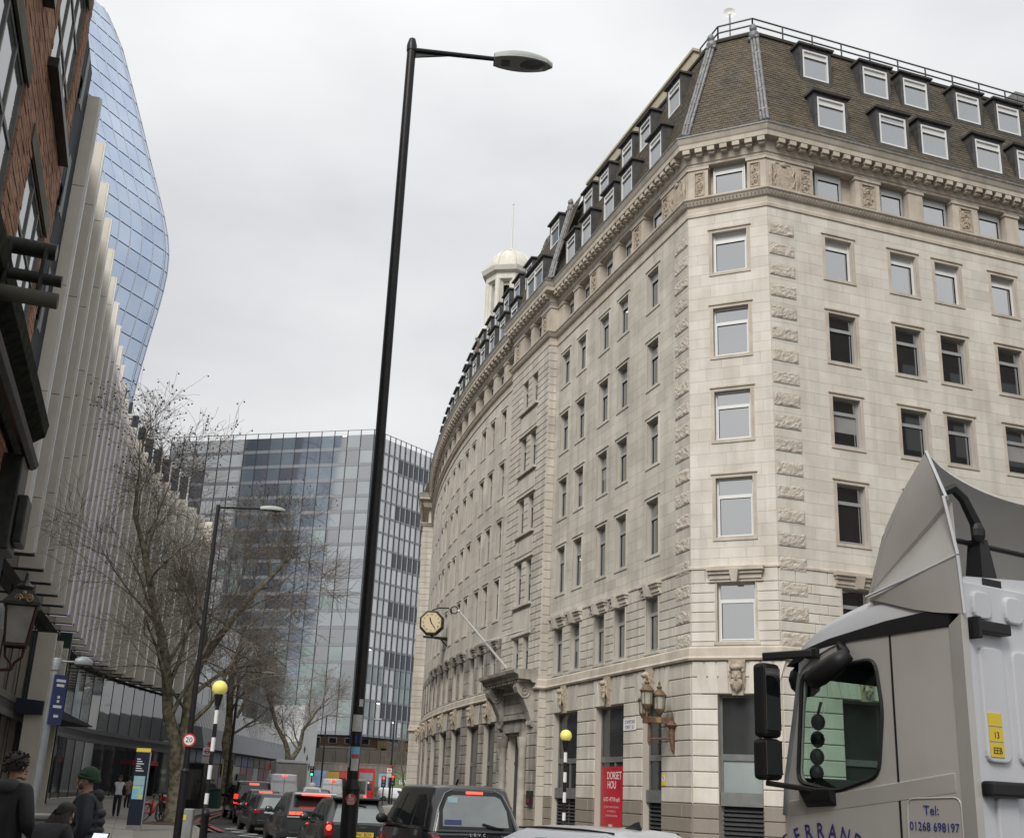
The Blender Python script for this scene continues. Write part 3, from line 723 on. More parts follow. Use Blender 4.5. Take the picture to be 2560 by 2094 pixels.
# roof railing
def railing(pts,h=1.05,mid=3,sp=1.5,r=.04,name='roof_railing'):
    q=MB()
    for a,b in zip(pts,pts[1:]):
        a=Vector(a); b=Vector(b); L_=(b-a).length; n=max(1,int(L_/sp))
        for i in range(n+1):
            p=a.lerp(b,i/n); q.tube([p,p+Vector((0,0,h))],r,5)
        for k in range(1,mid+1): q.tube([a+Vector((0,0,h*k/mid)),b+Vector((0,0,h*k/mid))],r,5)
    return q.build(name,'rail',BLD)
rp=[Vector(op(i,NT-.35,ZT+.1)) for i in (1,2,3)]; rp[0]=Vector(TR(18,NT-.35,ZT+.1)); rp.append(Vector(TL(2.6,NT-.35,ZT+.1)))
railing(rp)
railing([Vector(TR(8.5,-5,35.6)),Vector(TR(20,-5,35.6))],1.3,2,2.2,.03)
# plant on the flat roof behind the right slope
def plant(T,a,b,n0,n1,z0,z1,name,mt): 
    q=MB(); q.box(a,b,n0,n1,z0,z1,T); 
    n=int((b-a)/.6)
    for i in range(n): q.box(a+.08+i*(b-a)/n,a+.08+i*(b-a)/n+.35,n1,n1+.05,z0+.15,z1-.15,T)
    return q.build(name,mt,BLD,bevel=.03)
plant(TR,8,12.5,-7,-4.6,34.2,35.6,'plant_unit','grey_metal'); plant(TR,13,17,-7.5,-4.4,34.2,36.6,'plant_unit','grey_metal'); plant(TR,18,24,-8,-4.4,34.2,37.6,'plant_unit','grey_metal')
q=MB(); q.box(7,25,-9,-7.8,34.,35.9,TR); q.build('plant_screen','grey_metal',BLD)
q=MB(); q.tube([TR(11,-3.8,34.2),TR(11,-3.8,36.3)],.06,6); q.tube([TR(14.5,-3.6,34.2),TR(14.5,-3.6,36.6)],.06,6); q.build('vent_pipe','red_oxide',BLD)if False else None
# tiled screen wall above the left slope
q=MB(); q.box(5.6,19.8,-3.6,-3.2,33.9,37.45,TL); q.box(5.5,19.9,-3.7,-3.1,37.45,37.6,TL)
SCR=q.build('screen_wall','beige_tile',BLD)
for j in range(7):
    for i in range(11):
        q=MB(); a=5.6+i*1.3+(.65 if j%2 else 0); b=min(a+1.27,19.8)
        if b-a<.2: continue
        q.box(a,b,-3.2,-3.17,33.92+j*.46,33.92+j*.46+.44,TL,var=random.random()); q.build('tile','beige_tile',SCR)
def cupfix(q):
    q.v=[(CUP.x+(x-CUP.x)*1.15,CUP.y+(y-CUP.y)*1.15,z if z>39.2 else 39.2-(39.2-z)*1.5) for x,y,z in q.v]; return q
# cupola with mast
CUP=Vector((-.62,79.4,0)); cu=MB(); ang=R(22.5)
def ring(r,z,n=8,a0=ang+R(-10)): return [(CUP.x+r*math.cos(a0+2*math.pi*k/n),CUP.y+r*math.sin(a0+2*math.pi*k/n),z) for k in range(n)]
q=MB(); q.grid([ring(2.3,33),ring(1.95,35.6),ring(1.95,35.65)],close=True); cupfix(q).build('cupola_base','slate',BLD)
q=MB(); q.grid([ring(1.9,35.4),ring(2.15,35.6),ring(2.1,35.8),ring(1.85,36.0),ring(1.7,36.3),ring(1.3,36.35)],close=True); q.grid([ring(1.3,38.5),ring(1.6,38.6),ring(1.6,38.9),ring(1.85,39.0),ring(1.95,39.25),ring(1.5,39.35)],close=True)
for k in range(8):
    a=ang+R(-10)+2*math.pi*k/8; c=CUP+Vector((math.cos(a),math.sin(a),0))*1.4
    q.tube([(c.x,c.y,36.3),(c.x,c.y,38.6)],.2,10)
    c2=CUP+Vector((math.cos(a),math.sin(a),0))*1.2; q.tube([(c2.x,c2.y,36.3),(c2.x,c2.y,38.6)],.3,6)
    # arch heads between columns
    a2=a+2*math.pi/8; p=[CUP+Vector((math.cos(x),math.sin(x),0))*1.22 for x in (a,a2)]
    for i in range(6):
        t0,t1=i/6,(i+1)/6; h0=1-math.sqrt(max(0,1-(2*t0-1)**2)); h1=1-math.sqrt(max(0,1-(2*t1-1)**2))
        A=p[0].lerp(p[1],t0); B=p[0].lerp(p[1],t1)
        q.add([(A.x,A.y,38.6),(B.x,B.y,38.6),(B.x,B.y,38.35-h1*.5),(A.x,A.y,38.35-h0*.5)],[(0,1,2,3)])
    if k%2==0:
        for i in range(4):
            c3=p[0].lerp(p[1],.2+.2*i); q.lathe([(.04,0),(.08,.12),(.04,.3),(.06,.4)],6,(c3.x,c3.y,36.35))
        q.bar((p[0].x,p[0].y,36.8),(p[1].x,p[1].y,36.8),.12,.1)
cupfix(q).build('cupola_lantern','cream_paint',BLD)
q=MB(); prof=[(1.45,39.3),(1.5,39.55),(1.42,40.0),(1.22,40.5),(.85,40.95),(.4,41.2),(.12,41.3)]
q.grid([ring(r,z,24) for r,z in prof],close=True)
for k in range(8):
    a=ang+R(-10)+2*math.pi*k/8; q.tube([(CUP.x+(r+.02)*math.cos(a),CUP.y+(r+.02)*math.sin(a),z) for r,z in prof],.05,5)
q.lathe([(.12,41.2),(.25,41.35),(.12,41.5),(.1,41.6)],10,(CUP.x,CUP.y,0)); cupfix(q).build('cupola_dome','cream_paint',BLD,smooth=True,edge=40)
q=MB(); q.tube([(CUP.x,CUP.y,41.5),(CUP.x,CUP.y,45.4)],[.09,.05],8); q.ball((CUP.x,CUP.y,45.4),.09,8,5); q.build('mast','white_paint',BLD)
# satellite dish on the corner of the roof
D0=Vector(op(2,NT-1.2,34.2))+Vector((-.75,.6,0))
dish=thing('satellite_dish','small white satellite dish on a pole above the corner of the slate roof','dish',D0)
q=MB(); q.tube([D0,D0+Vector((0,0,2.3))],.04,6); q.build('pole','grey_metal',dish)
q=MB(); nd=Vector((-.15,-1,.1)).normalized(); side=nd.cross(Vector((0,0,1))).normalized(); up=side.cross(nd); rows=[]
for i in range(5):
    r=.3*i/4+.001; rows.append([D0+Vector((0,0,2.5))+nd*(.1*(r/.3)**2-.1)+(side*math.cos(t)+up*math.sin(t))*r for t in [2*math.pi*k/16 for k in range(16)]])
q.grid(rows,close=True); q.ball(D0+Vector((0,0,2.5))-nd*.12,(.1,.1,.12),8,5); q.build('reflector','white_paint',dish,smooth=True)
# ---------------------------------------------------------------- brick building overhead on the left
mat('brick',(.43,.255,.175),.9,spec=.15,col2=(.32,.18,.12),nscale=2.5,bump=.2,bscale=40,var=.22)
mat('mortar',(.36,.30,.24),.95,spec=.1)
mat('lintel',(.16,.15,.115),.85,col2=(.08,.078,.06),nscale=2,streak=.4,dirt=(.08,.08,.06))
mat('steel_frame',(.2,.2,.185),.6,col2=(.13,.13,.12),nscale=5)
mat('fascia_black',(.014,.014,.015),.4,spec=.3,col2=(.035,.037,.03),nscale=6,bump=.2,bscale=12)
mat('mossy',(.016,.017,.013),.95,spec=.1,col2=(.04,.042,.028),nscale=9,bump=.6,bscale=20)
mat('wood_red',(.05,.02,.018),.6,spec=.3)
mat('lantern_glass',(.3,.29,.26),.1,spec=.5,col2=(.2,.195,.175),nscale=4)
mat('lamp_white',(.75,.75,.72),.3)
BE=Vector((-5.367,11.84,0)); BD=hd(-17); BN=hd(73)
def TB(s,n,z): q=BE+BD*s+BN*n; return (q.x,q.y,z)
BRK=thing('brick_building','red brown brick building close overhead on the left with steel windows and concrete lintels','building',TB(-6,0,0))
BW=[(-2.3,-.45,5.4,7.4),(-2.3,-.45,8.4,10.4),(-5.15,-3.25,5.5,7.55),(-5.15,-3.25,8.5,10.5),(-8,-6.1,5.5,7.5),(-8,-6.1,8.5,10.5)]
BTOP=13.6
w=MB()
cuts=sorted(set([0,BTOP]+[z for o in BW for z in o[2:]]))
for a,b in zip(cuts,cuts[1:]):
    for c,d in solids(BW,(a+b)/2,-14,0): w.box(c,d,-.45,-.012,a,b,TB)
w.box(-14,0,-9,-.46,0,BTOP,TB)
BWALL=w.build('wall','mortar',BRK)
rng=random.Random(11); BR=[]
z=4.6; k=0; CH=.0775
while z<BTOP:
    for c,d in solids(BW,z+CH/2,-6.2,0):
        x=c-(.06 if k%2 else .17)
        while x<d:
            x0=max(x,c); x1=min(x+.215,d)
            if x1-x0>.02:
                m=MB(); m.box(x0,x1,-.012,rng.uniform(-.004,.004),z+.006,z+CH-.006,TB,0,rng.random(),skip=(2,)); BR.append((x0,m,'brick'))
            x+=.227
    z+=CH; k+=1
# end wall bricks on the far corner and the brick reveals
for (a,b,z0,z1) in BW[:4]:
    zz=z0+.02
    while zz<z1-.05:
        m=MB(); m.box(b-.006,b+.01,-.11,-.0,zz+.008,zz+.112,TB,0,rng.random()); BR.append((1000+b,m,'brick')); zz+=.12
BR.sort(key=lambda t:-t[0]); scatter(BR,'brick',BWALL,296,'distant_bricks')
for (a,b,z0,z1) in BW:
    q=MB(); q.box(a-.2,b+.06,-.35,.015,z1-.0,z1+.2,TB); q.build('lintel','lintel',BRK)
    q=MB(); q.box(a-.12,b+.05,-.3,.1,z0-.1,z0-.0,TB); q.build('sill','fascia_black',BRK)
    f=MB(); n0,n1=-.05,-.02
    for x in (a,(a*2+b)/3,(a+2*b)/3,b-.05): f.box(x,x+.05,n0,n1,z0,z1,TB)
    for zz in (z0,z0+(z1-z0)*.33,z0+(z1-z0)*.66,z1-.05): f.box(a,b,n0+.005,n1-.005,zz,zz+.05,TB)
    wn_=f.build('window','steel_frame',BRK)
    for i in range(3):
        for j in range(3):
            g=MB(); xa=a+(b-a)*i/3+.04; xb=a+(b-a)*(i+1)/3; za=z0+(z1-z0)*j/3+.03; zb=z0+(z1-z0)*(j+1)/3
            g.box(xa,xb,-.042,-.036,za,zb,TB); g.build('pane','glass_sky',wn_)
q=MB(); q.ext([(-.2,5.0),(.05,5.0),(.12,5.15),(.3,5.28),(.32,5.42),(-.2,5.5)],lambda a,t,b:TB(t,a,b),-13,.15); q.build('shop_cornice','mossy',BRK)
q=MB(); q.tube([TB(-13,.22,4.95),TB(.12,.22,4.95)],.07,8); q.build('gutter_pipe','fascia_black',BRK)
q=MB(); q.box(-.5,.1,-.1,.2,3.9,4.9,TB); q.box(-.4,.05,.2,.3,4.0,4.5,TB); q.build('hopper','fascia_black',BRK,bevel=.02)
# trough lights projecting from the brick wall over the pavement
TRO=thing('trough_light','pair of black trough lights on arms projecting from the brick wall','light fitting',TB(-4.3,0,5.2))
for j,(zz,r,ln) in enumerate(((5.55,.065,.62),(5.3,.045,.7),(5.12,.06,.7))):
    q=MB(); q.tube([TB(-4.3-.05*j,0,zz),TB(-4.3-.05*j,ln,zz-.02)],r,12); q.build('tube',('fascia_black','fascia_black','lintel')[j],TRO,smooth=True,edge=40)
q=MB(); q.tube([TB(-4.35,.3,5.55),TB(-4.4,.3,5.1)],.02,6); q.tube([TB(-4.35,.55,5.55),TB(-4.4,.55,5.1)],.02,6); q.build('arm','fascia_black',TRO)
# wall lantern
LN=pol(-22.72,12.6,0)
LAN=thing('wall_lantern','old four-sided pub lantern with gilt crest hanging near the brick wall','lantern',(LN.x,LN.y,2.6))
lb=2.98; lt=3.5
def sq(r,z,a=.35): return [(LN.x+r*1.414*math.cos(a+math.pi/4+k*math.pi/2),LN.y+r*1.414*math.sin(a+math.pi/4+k*math.pi/2),z) for k in range(4)]
q=MB(); q.grid([sq(.2,lt),sq(.25,lt+.02),sq(.25,lt+.06),sq(.15,lt+.2),sq(.13,lt+.24),sq(.09,lt+.24)],close=True); q.lathe([(.1,lt+.24),(.13,lt+.3),(.06,lt+.36),(.03,lt+.4),(.02,lt+.5)],10,(LN.x,LN.y,0)); q.build('roof','fascia_black',LAN)
q=MB(); 
for A,B in zip(sq(.145,lb),sq(.2,lt)): q.bar(A,B,.025)
q.grid([sq(.14,lb-.05),sq(.16,lb-.03),sq(.15,lb)],close=True); q.build('frame','wood_red',LAN)
for k in range(4):
    A=sq(.14,lb+.01); B=sq(.19,lt); g=MB(); g.add([A[k],A[(k+1)%4],B[(k+1)%4],B[k]],[(0,1,2,3)]); g.build('pane','lantern_clear',LAN) if False else g.build('pane','lantern_glass',LAN)
q=MB(); q.ball((LN.x,LN.y,lb+.2),.08,10,6); q.build('bulb','lamp_white',LAN)
q=MB(); c=Vector((LN.x,LN.y,lt+.1))+Vector((.1,-.23,0))
for sx_ in (-1,1): q.tube([c+Vector((sx_*x*.8,0,z_*.8)) for x,_,z_ in scroll(0,1.5,.02,.08,.1,0,14)],.012,5)
q.ball(c+Vector((0,0,.08)),.03,6,4); q.build('crest','gold_leaf',LAN)
q=MB()
for a in (0,math.pi): q.tube([(LN.x+math.cos(a)*.14,LN.y+math.sin(a)*.14,lb-.04),(LN.x+math.cos(a)*.12,LN.y+math.sin(a)*.12,lb-.18),(LN.x+math.cos(a)*.03,LN.y,lb-.26),(LN.x,LN.y,lb-.36)],.02,6)
q.tube([(LN.x,LN.y,lb-.36),(LN.x-.5,LN.y-.1,lb-.4)],.025,6); q.build('bracket','wood_red',LAN)

LAN.scale=(.7,.7,.7); LAN.location.z=2.72
# ---------------------------------------------------------------- office building with vertical stone fins
mat('fin_stone',(.77,.715,.62),.85,spec=.15,col2=(.71,.66,.57),nscale=1.5,bump=.15,bscale=25,var=.06)
mat('fin_edge',(.80,.81,.78),.7,spec=.2,col2=(.72,.73,.70),nscale=2)
mat('led',(.72,.66,.86),.5,emit=.13)
mat('clad_dark',(.028,.034,.046),.7,spec=.2,col2=(.04,.047,.06),nscale=1)
mat('glass_dark',(.02,.022,.024),.05,spec=.6,ior=1.8,wave=(.5,.08),col2=(.04,.042,.04),nscale=.4)
mat('green_panel',(.03,.06,.045),.3,spec=.5)
mat('fascia_grey',(.10,.102,.105),.5)
FP=[(-23.15,44.9),(-22.57,48.6),(-22.07,52.3),(-21.65,56.0),(-21.28,59.7),(-20.95,63.4),(-20.64,67.1),(-20.37,70.9),(-20.13,74.6),(-19.91,78.3),(-19.70,82.1),(-19.46,86.0),(-19.22,89.7),(-18.92,93.3),(-18.58,96.9),(-18.22,100.5),(-17.84,103.9),(-17.4,107.2),(-16.96,110.5),(-16.5,113.8),(-16.05,117),(-15.6,120.2),(-15.15,123.4),(-14.7,126.5)]
FIN=[pol(a,d) for a,d in FP]
FZ0,FZ1=10.,28.6
FB=thing('finned_office_building','office block with tall beige stone fins, some edged with lilac light strips','building',tuple(FIN[8]-Vector((6,0,0))))
def fdir(i):
    a=FIN[max(0,i-1)]; b=FIN[min(len(FIN)-1,i+1)]; return (b-a).normalized()
jr=random.Random(4)
for i,p in enumerate(FIN):
    d=fdir(i); n=Vector((d.y,-d.x,0)); DEP=1.05; TH=.32
    T=lambda s,nn,z,p=p,d=d,n=n:tuple(p+d*s+n*nn+Vector((0,0,z)))
    e=MB(); e.box(.02,TH-.02,-.1,0,FZ0+.05,FZ1-.05,T); e.box(.1,TH+.3,-.9,-.16,FZ0-.02,FZ1-.3,T,1)
    f=e.build('fin',['fin_edge','clad_dark'],FB)
    off=jr.choice((0,.35,.7)); zz=[FZ0]; z=FZ0+1.2+2.9*((i*.37)%1)
    while z<FZ1-1: zz.append(z); z+=4.4
    zz.append(FZ1)
    for a,b in zip(zz,zz[1:]):
        q=MB(); q.box(0,TH,-DEP,-.085,a+.015,b-.015,T,0,jr.random()); q.build('stone_panel','fin_stone',f)
    q=MB(); q.box(-.03,TH,-DEP-.0,-.02,FZ0-.06,FZ0-.012,T); q.build('end_plate','clad_dark',f)
    if 6<=i<=13:
        q=MB(); q.box(-.03,-.005,-.09,-.055,FZ0-.1,FZ1-.1,T); q.box(-.03,-.005,-1.0,-.12,FZ0-.1,FZ0-.06,T); q.build('light_strip','led',f)
# glazing behind the fins, ground-floor shopfront, canopy
g=MB(); gl=[]; back=[]
def inset(i,k): d=fdir(i); n=Vector((d.y,-d.x,0)); return FIN[i]-n*k
ptsI=[inset(0,1.06)-fdir(0)*1.5]+[inset(i,1.06) for i in range(len(FIN))]
for a,b in zip(ptsI,ptsI[1:]):
    m_=MB(); m_.add([(a.x,a.y,FZ0-.25),(b.x,b.y,FZ0-.25),(b.x,b.y,FZ1-.5),(a.x,a.y,FZ1-.5)],[(0,1,2,3)]); m_.build('curtain_glass','glass_dark',FB)
q=MB(); A=ptsI[0]; B=ptsI[-1]; w_=Vector((-12,-3,0))
q.add([(p.x-1.2,p.y-.3,z) for z in (FZ1-.5,) for p in ptsI]+[(p.x-14,p.y-4,FZ1-.5) for p in ptsI],[(i,i+1,len(ptsI)+i+1,len(ptsI)+i) for i in range(len(ptsI)-1)]); q.build('roof','clad_dark',FB)
q=MB(); q.grid([[(p.x,p.y,FZ0-.2) for p in ptsI],[(p.x-3.5,p.y-1,FZ0-.2) for p in ptsI]]); q.build('soffit','fascia_grey',FB)
# set-back roof storey with dark vertical screens
for i in range(9,22):
    d=fdir(i); n=Vector((d.y,-d.x,0)); p=FIN[i]-n*2.2
    T=lambda s,nn,z,p=p,d=d,n=n:tuple(p+d*s+n*nn+Vector((0,0,z)))
    q=MB(); q.box(0,.35,-1.3,1.0,28.2,31.8,T); q.box(.05,.3,1.0,1.08,28.2,31.8,T,1); q.build('roof_screen',['clad_dark','fin_edge'],FB)
# service strip between brick building and first fin
d=fdir(0); n=Vector((d.y,-d.x,0))
T=lambda s,nn,z:tuple(FIN[0]+d*s+n*nn+Vector((0,0,z)))
q=MB(); q.box(-3.0,-.05,-3.2,-.55,4,29.6,T); q.box(-3.1,-3.0,-2.0,-1.2,4,29.6,T); q.box(-3.06,-3.0,-.8,-.7,4,29.6,T); q.build('service_riser','clad_dark',FB)
for k,z in enumerate((8.6,13.3,18.0,22.7,27.4)):
    q=MB(); q.box(-3.3,-2.3,-1.1,-.42,z,z+1.6,T); q.box(-3.2,-2.4,-1.0,-.5,z-.5,z,T); b_=q.build('vent_box','clad_dark',FB,bevel=.03)
    q=MB(); q.box(-3.33,-3.3,-1.0,-.6,z+.3,z+1.5,T); q.build('box_face','fascia_grey',b_)
    q=MB(); q.box(-2.9,-2.3,-.42,-.38,z-1.0,z+1.5,T); q.build('side_panel','fascia_grey',b_)
gp=[inset(0,1.6)-fdir(0)*x for x in (26,20,14,8,3)]+[inset(i,1.6+.2*max(0,5-i)*0) for i in range(len(FIN))]
ci=0
for a,b in zip(gp,gp[1:]):
    L_=(b-a).length; nn_=max(1,round(L_/2.6)); dd=(b-a).normalized(); nr=Vector((dd.y,-dd.x,0))
    for i in range(nn_):
        A=a.lerp(b,i/nn_); B=a.lerp(b,(i+1)/nn_)
        T=lambda s,n,z,A=A,dd=dd,nr=nr:tuple(A+dd*s+nr*n+Vector((0,0,z)))
        l=(B-A).length
        m_=MB(); m_.box(.04,l-.04,-.05,0,.15,4.3,T); m_.build('shop_pane','glass_dark',FB)
        m_=MB(); m_.box(.04,l-.04,-.05,0,5.35,FZ0-.2,T); m_.build('upper_pane','glass_dark',FB)
        m_=MB(); m_.box(-.035,.035,-.06,.03,.12,4.3,T); m_.box(-.035,.035,-.06,.03,5.35,FZ0-.2,T); m_.build('mullion','dark_metal',FB)
    T=lambda s,n,z,A=a,dd=dd,nr=nr:tuple(A+dd*s+nr*n+Vector((0,0,z)))
    m_=MB(); m_.box(0,L_,-.3,.12,4.3,4.62,T); m_.box(0,L_,-.3,.06,4.62,5.02,T); m_.box(0,L_,-.3,.14,5.02,5.35,T)
    for k in range(4): m_.box(0,L_,.06,.1,4.66+k*.09,4.7+k*.09,T)
    m_.build('fascia','fascia_grey',FB)
for k,i in enumerate((5,6,7,8)):
    d=fdir(i); n=Vector((d.y,-d.x,0)); p=FIN[i]
    T=lambda s,nn,z,p=p,d=d,n=n:tuple(p+d*s+n*nn+Vector((0,0,z)))
    q=MB(); q.box(0,.4,-1.0,-.1 if k<3 else -.3,.12,8.6 if k<3 else FZ0,T); q.build('pier_slab','fin_stone' if k<3 else 'green_panel',FB)
d=fdir(7); n=Vector((d.y,-d.x,0)); p=FIN[6]
T=lambda s,nn,z:tuple(p+d*s+n*nn+Vector((0,0,z)))
q=MB(); q.hexa([T(-4,-1.6,4.5),T(9.5,-1.6,4.5),T(9.5,1.5,4.55),T(-4,-.2,4.55),T(-4,-1.6,5.3),T(9.5,-1.6,5.1),T(9.5,1.5,4.62),T(-4,-.2,5.2)]); q.build('canopy','clad_dark',FB)

# ---------------------------------------------------------------- glass tower far behind
mat('tower_glass',(.56,.65,.79),.07,metal=.85,col2=(.47,.57,.74),nscale=.12,var=.05,wave=(.2,.05))
mat('tower_mull',(.62,.66,.74),.4,metal=.3)
mat('tower_line',(.2,.25,.33),.5)
TWR=thing('glass_tower','tall bulging blue glass tower rising behind the finned office building','tower',(-88,216,0))
AZR=[(0,-20.6),(40,-20.0),(74,-19.24),(83.5,-19.02),(93.3,-18.67),(102,-18.45),(108,-18.52),(111,-18.74),(116.6,-19.2),(124.8,-19.97),(137,-21.04),(148.5,-22.12),(158,-23.0),(163,-24.2)]
def azr(z):
    for (a,b),(c,d_) in zip(AZR,AZR[1:]):
        if a<=z<=c:
            t=(z-a)/(c-a); return b+(d_-b)*t
    return AZR[-1][1]
uvec=hd(70); FXv=hd(22); FNv=hd(112)
def shp(z):   # smoothed lean
    return sum(230*math.tan(R(azr(min(163,max(0,z+k)))+18.5)) for k in (-5,-2.5,0,2.5,5))/5
REND=Vector((-72.5,219.8,0))
def tsec(z):
    # front face from left corner to right end, rounded at both ends
    sh=uvec*shp(z); P=[]
    r=6.; L_=21.
    c0=REND-FXv*(L_)+sh-FNv*r
    for k in range(5):
        a=R(180-90*k/4); P.append(c0+FXv*(r*math.cos(a))*1.0+FNv*(r*math.sin(a)))
    for k in range(1,6): P.append(REND-FXv*(L_*(1-k/6.))+sh)
    c1=REND+sh-FNv*3-FXv*3
    for k in range(0,4):
        a=R(90-90*k/3); P.append(c1+FXv*(3*math.cos(a))+FNv*(3*math.sin(a)))
    P.append(P[-1]-FNv*16); P.insert(0,P[0]-FNv*16)
    return P
zs_=[60+4.2*k for k in range(25)]
core=MB(); core.grid([[tuple(p+Vector((0,0,z))-FNv*.25) for p in tsec(z)] for z in [0,30]+zs_]); 
r_=[tuple(p+Vector((0,0,zs_[-1]))-FNv*.25) for p in tsec(zs_[-1])]; core.add(r_,[tuple(range(len(r_)))]); core.build('core','tower_line',TWR)
for z0,z1 in zip(zs_,zs_[1:]):
    a=tsec(z0); b=tsec(z1)
    for k in range(1,len(a)-2):
        v=[a[k],a[k+1],b[k+1],b[k]]; v=[Vector((q.x,q.y,z)) for q,z in zip(v,(z0+.1,z0+.1,z1-.1,z1-.1))]
        c=(v[0]+v[1]+v[2]+v[3])/4; v=[c+(q-c)*.993 for q in v]
        m_=MB(); m_.add(v,[(0,1,2,3)],0,random.random()); m_.build('pane','tower_glass',TWR)
low=MB()
for z0,z1 in ((0,30),(30,60)):
    a=tsec(z0); b=tsec(z1); low.grid([[tuple(p+Vector((0,0,z0))) for p in a],[tuple(p+Vector((0,0,z1))) for p in b]])
low.build('lower_glazing','tower_glass',TWR)
for k in range(1,len(tsec(80))-1):
    q=MB(); q.tube([tuple(tsec(z)[k]+Vector((0,0,z))) for z in zs_],.13,4,cap=False); q.build('mullion','tower_mull',TWR)
# ---------------------------------------------------------------- distant glass office block
mat('blk_a',(.045,.065,.08),.06,spec=.6,ior=3.2,col2=(.10,.10,.12),nscale=.08,wave=(.15,.15),var=.3)
mat('blk_b',(.13,.165,.19),.08,spec=.6,ior=3.2,col2=(.19,.225,.25),nscale=.1,wave=(.15,.15),var=.2)
mat('blk_c',(.20,.27,.26),.15,spec=.5,ior=1.9,col2=(.30,.36,.35),nscale=.2,var=.2)
mat('blk_d',(.02,.03,.05),.06,spec=.5,ior=1.7,var=.3)
mat('blk_white',(.78,.79,.79),.3,spec=.4,col2=(.66,.68,.69),nscale=.3,var=.15)
mat('blk_sp',(.27,.28,.30),.35,metal=.2)
mat('blk_mul',(.05,.055,.065),.5)
G0=pol(-7.15,250); GLf=pol(-17.17,274); GRt=G0+(pol(-3.8,268)-G0).normalized()*42
BLK=thing('glass_office_block','large grey glass office block closing the street behind the bare trees','building',tuple(G0))
def face(A,B,cols,rows,z0,z1,kind):
    d=(B-A); L_=d.length; d.normalize(); n=Vector((d.y,-d.x,0))
    if n.dot(-A)<0: n=-n
    T=lambda s,nn,z:tuple(A+d*s+n*nn+Vector((0,0,z)))
    rg=random.Random(cols); cw=L_/cols; rh=(z1-z0)/rows
    q=MB(); q.box(0,L_,-.6,-.12,z0,z1,T); q.build('slab_wall','blk_mul',BLK)
    q=MB(); q.box(.5,L_,-4,-.62,z0-.3,z0+.1,T); q.build('soffit','blk_mul',BLK); q=MB(); q.box(.5,L_,-4,-.62,z1-.4,z1,T); q.build('roof_slab','blk_mul',BLK)
    for r in range(rows):
        za=z0+r*rh
        q=MB(); q.box(0,L_,-.1,.05,za,za+(.75 if kind==0 else .5),T); q.build('spandrel','blk_sp',BLK)
        for c in range(cols):
            u=rg.random()
            if kind==0:
                if r>=rows-2: m_='blk_b' if u<.6 else 'blk_a'
                elif cols-3<=c<=cols-2 and r>3: m_='blk_d' if c==cols-3 else 'blk_b'
                else: m_='blk_c' if (u<.05 or r<5 and u<.4 ) else ('blk_b' if u<.62 else 'blk_a')
                q=MB(); q.box(c*cw+.07,(c+1)*cw-.07,-.11,-.02,za+.75,za+rh,T,0,rg.random()); q.build('pane',m_,BLK)
            else:
                dark=(r%3==1 and c>=5) or (c==0 and r<rows-4)
                m_='blk_d' if dark and c else ('blk_c' if (c==0 or r<5 and u<.6) else 'blk_white')
                q=MB(); q.box(c*cw+.12,(c+1)*cw-.55,-.11,-.02,za+.5,za+rh,T,0,rg.random()); q.build('window_unit',m_,BLK)
                q=MB(); q.box((c+1)*cw-.55,(c+1)*cw-.1,-.11,-.03,za+.5,za+rh,T,0,rg.random()); q.build('side_light','blk_b',BLK)
    for c in range(cols+1):
        q=MB(); q.box(c*cw-.07,c*cw+.07,-.1,.12,z0,z1+1.2,T); q.build('mullion','blk_mul',BLK)
    q=MB(); q.box(0,L_,-.1,0,z1+1.1,z1+1.25,T); q.build('parapet_rail','blk_sp',BLK)
    for r in range(0,rows,1):
        for k in range(2):
            if rg.random()<.16:
                s_=rg.uniform(1,L_-2); q=MB(); q.box(s_,s_+1.0,.0,.03,z0+r*rh+rh-.25,z0+r*rh+rh-.12,T)
                q.build('ceiling_light','office_white',BLK)
mat('office_white',(1,1,.97),.5,emit=1.3)
face(G0,GLf,16,18,12,78,0)
face(G0,GRt,22,18,12,78,1)
for p in (G0+Vector((9,7,0)),G0+Vector((16,24,0)),G0+Vector((-8,6,0)),G0+Vector((-20,9,0))):
    q=MB(); q.box(p.x-.9,p.x+.9,p.y-.9,p.y+.9,0,11.3); q.build('column','clad_dark',BLK)
# lower dark glass block behind the trees on the left
q=[pol(-15.2,136),pol(-11.6,176),pol(-10.4,205)]
DGB=thing('dark_glass_building','low dark glass building half hidden behind the bare trees','building',tuple(q[0]))
for A,B in zip(q,q[1:]):
    d=(B-A); L_=d.length; d.normalize(); n=Vector((d.y,-d.x,0)); T=lambda s,nn,z,A=A,d=d,n=n:tuple(A+d*s+n*nn+Vector((0,0,z)))
    w=MB(); w.box(0,L_,-8,-.1,0,21,T); w.build('wall','clad_dark',DGB)
    for r in range(5):
        for c in range(int(L_/3)):
            g=MB(); cw=L_/int(L_/3); g.box(c*cw+.1,(c+1)*cw-.1,-.1,.0,7.4+r*2.7,9.9+r*2.7,T,0,random.random()); g.build('pane','blk_c' if random.random()<.18 else 'glass_dark',DGB)
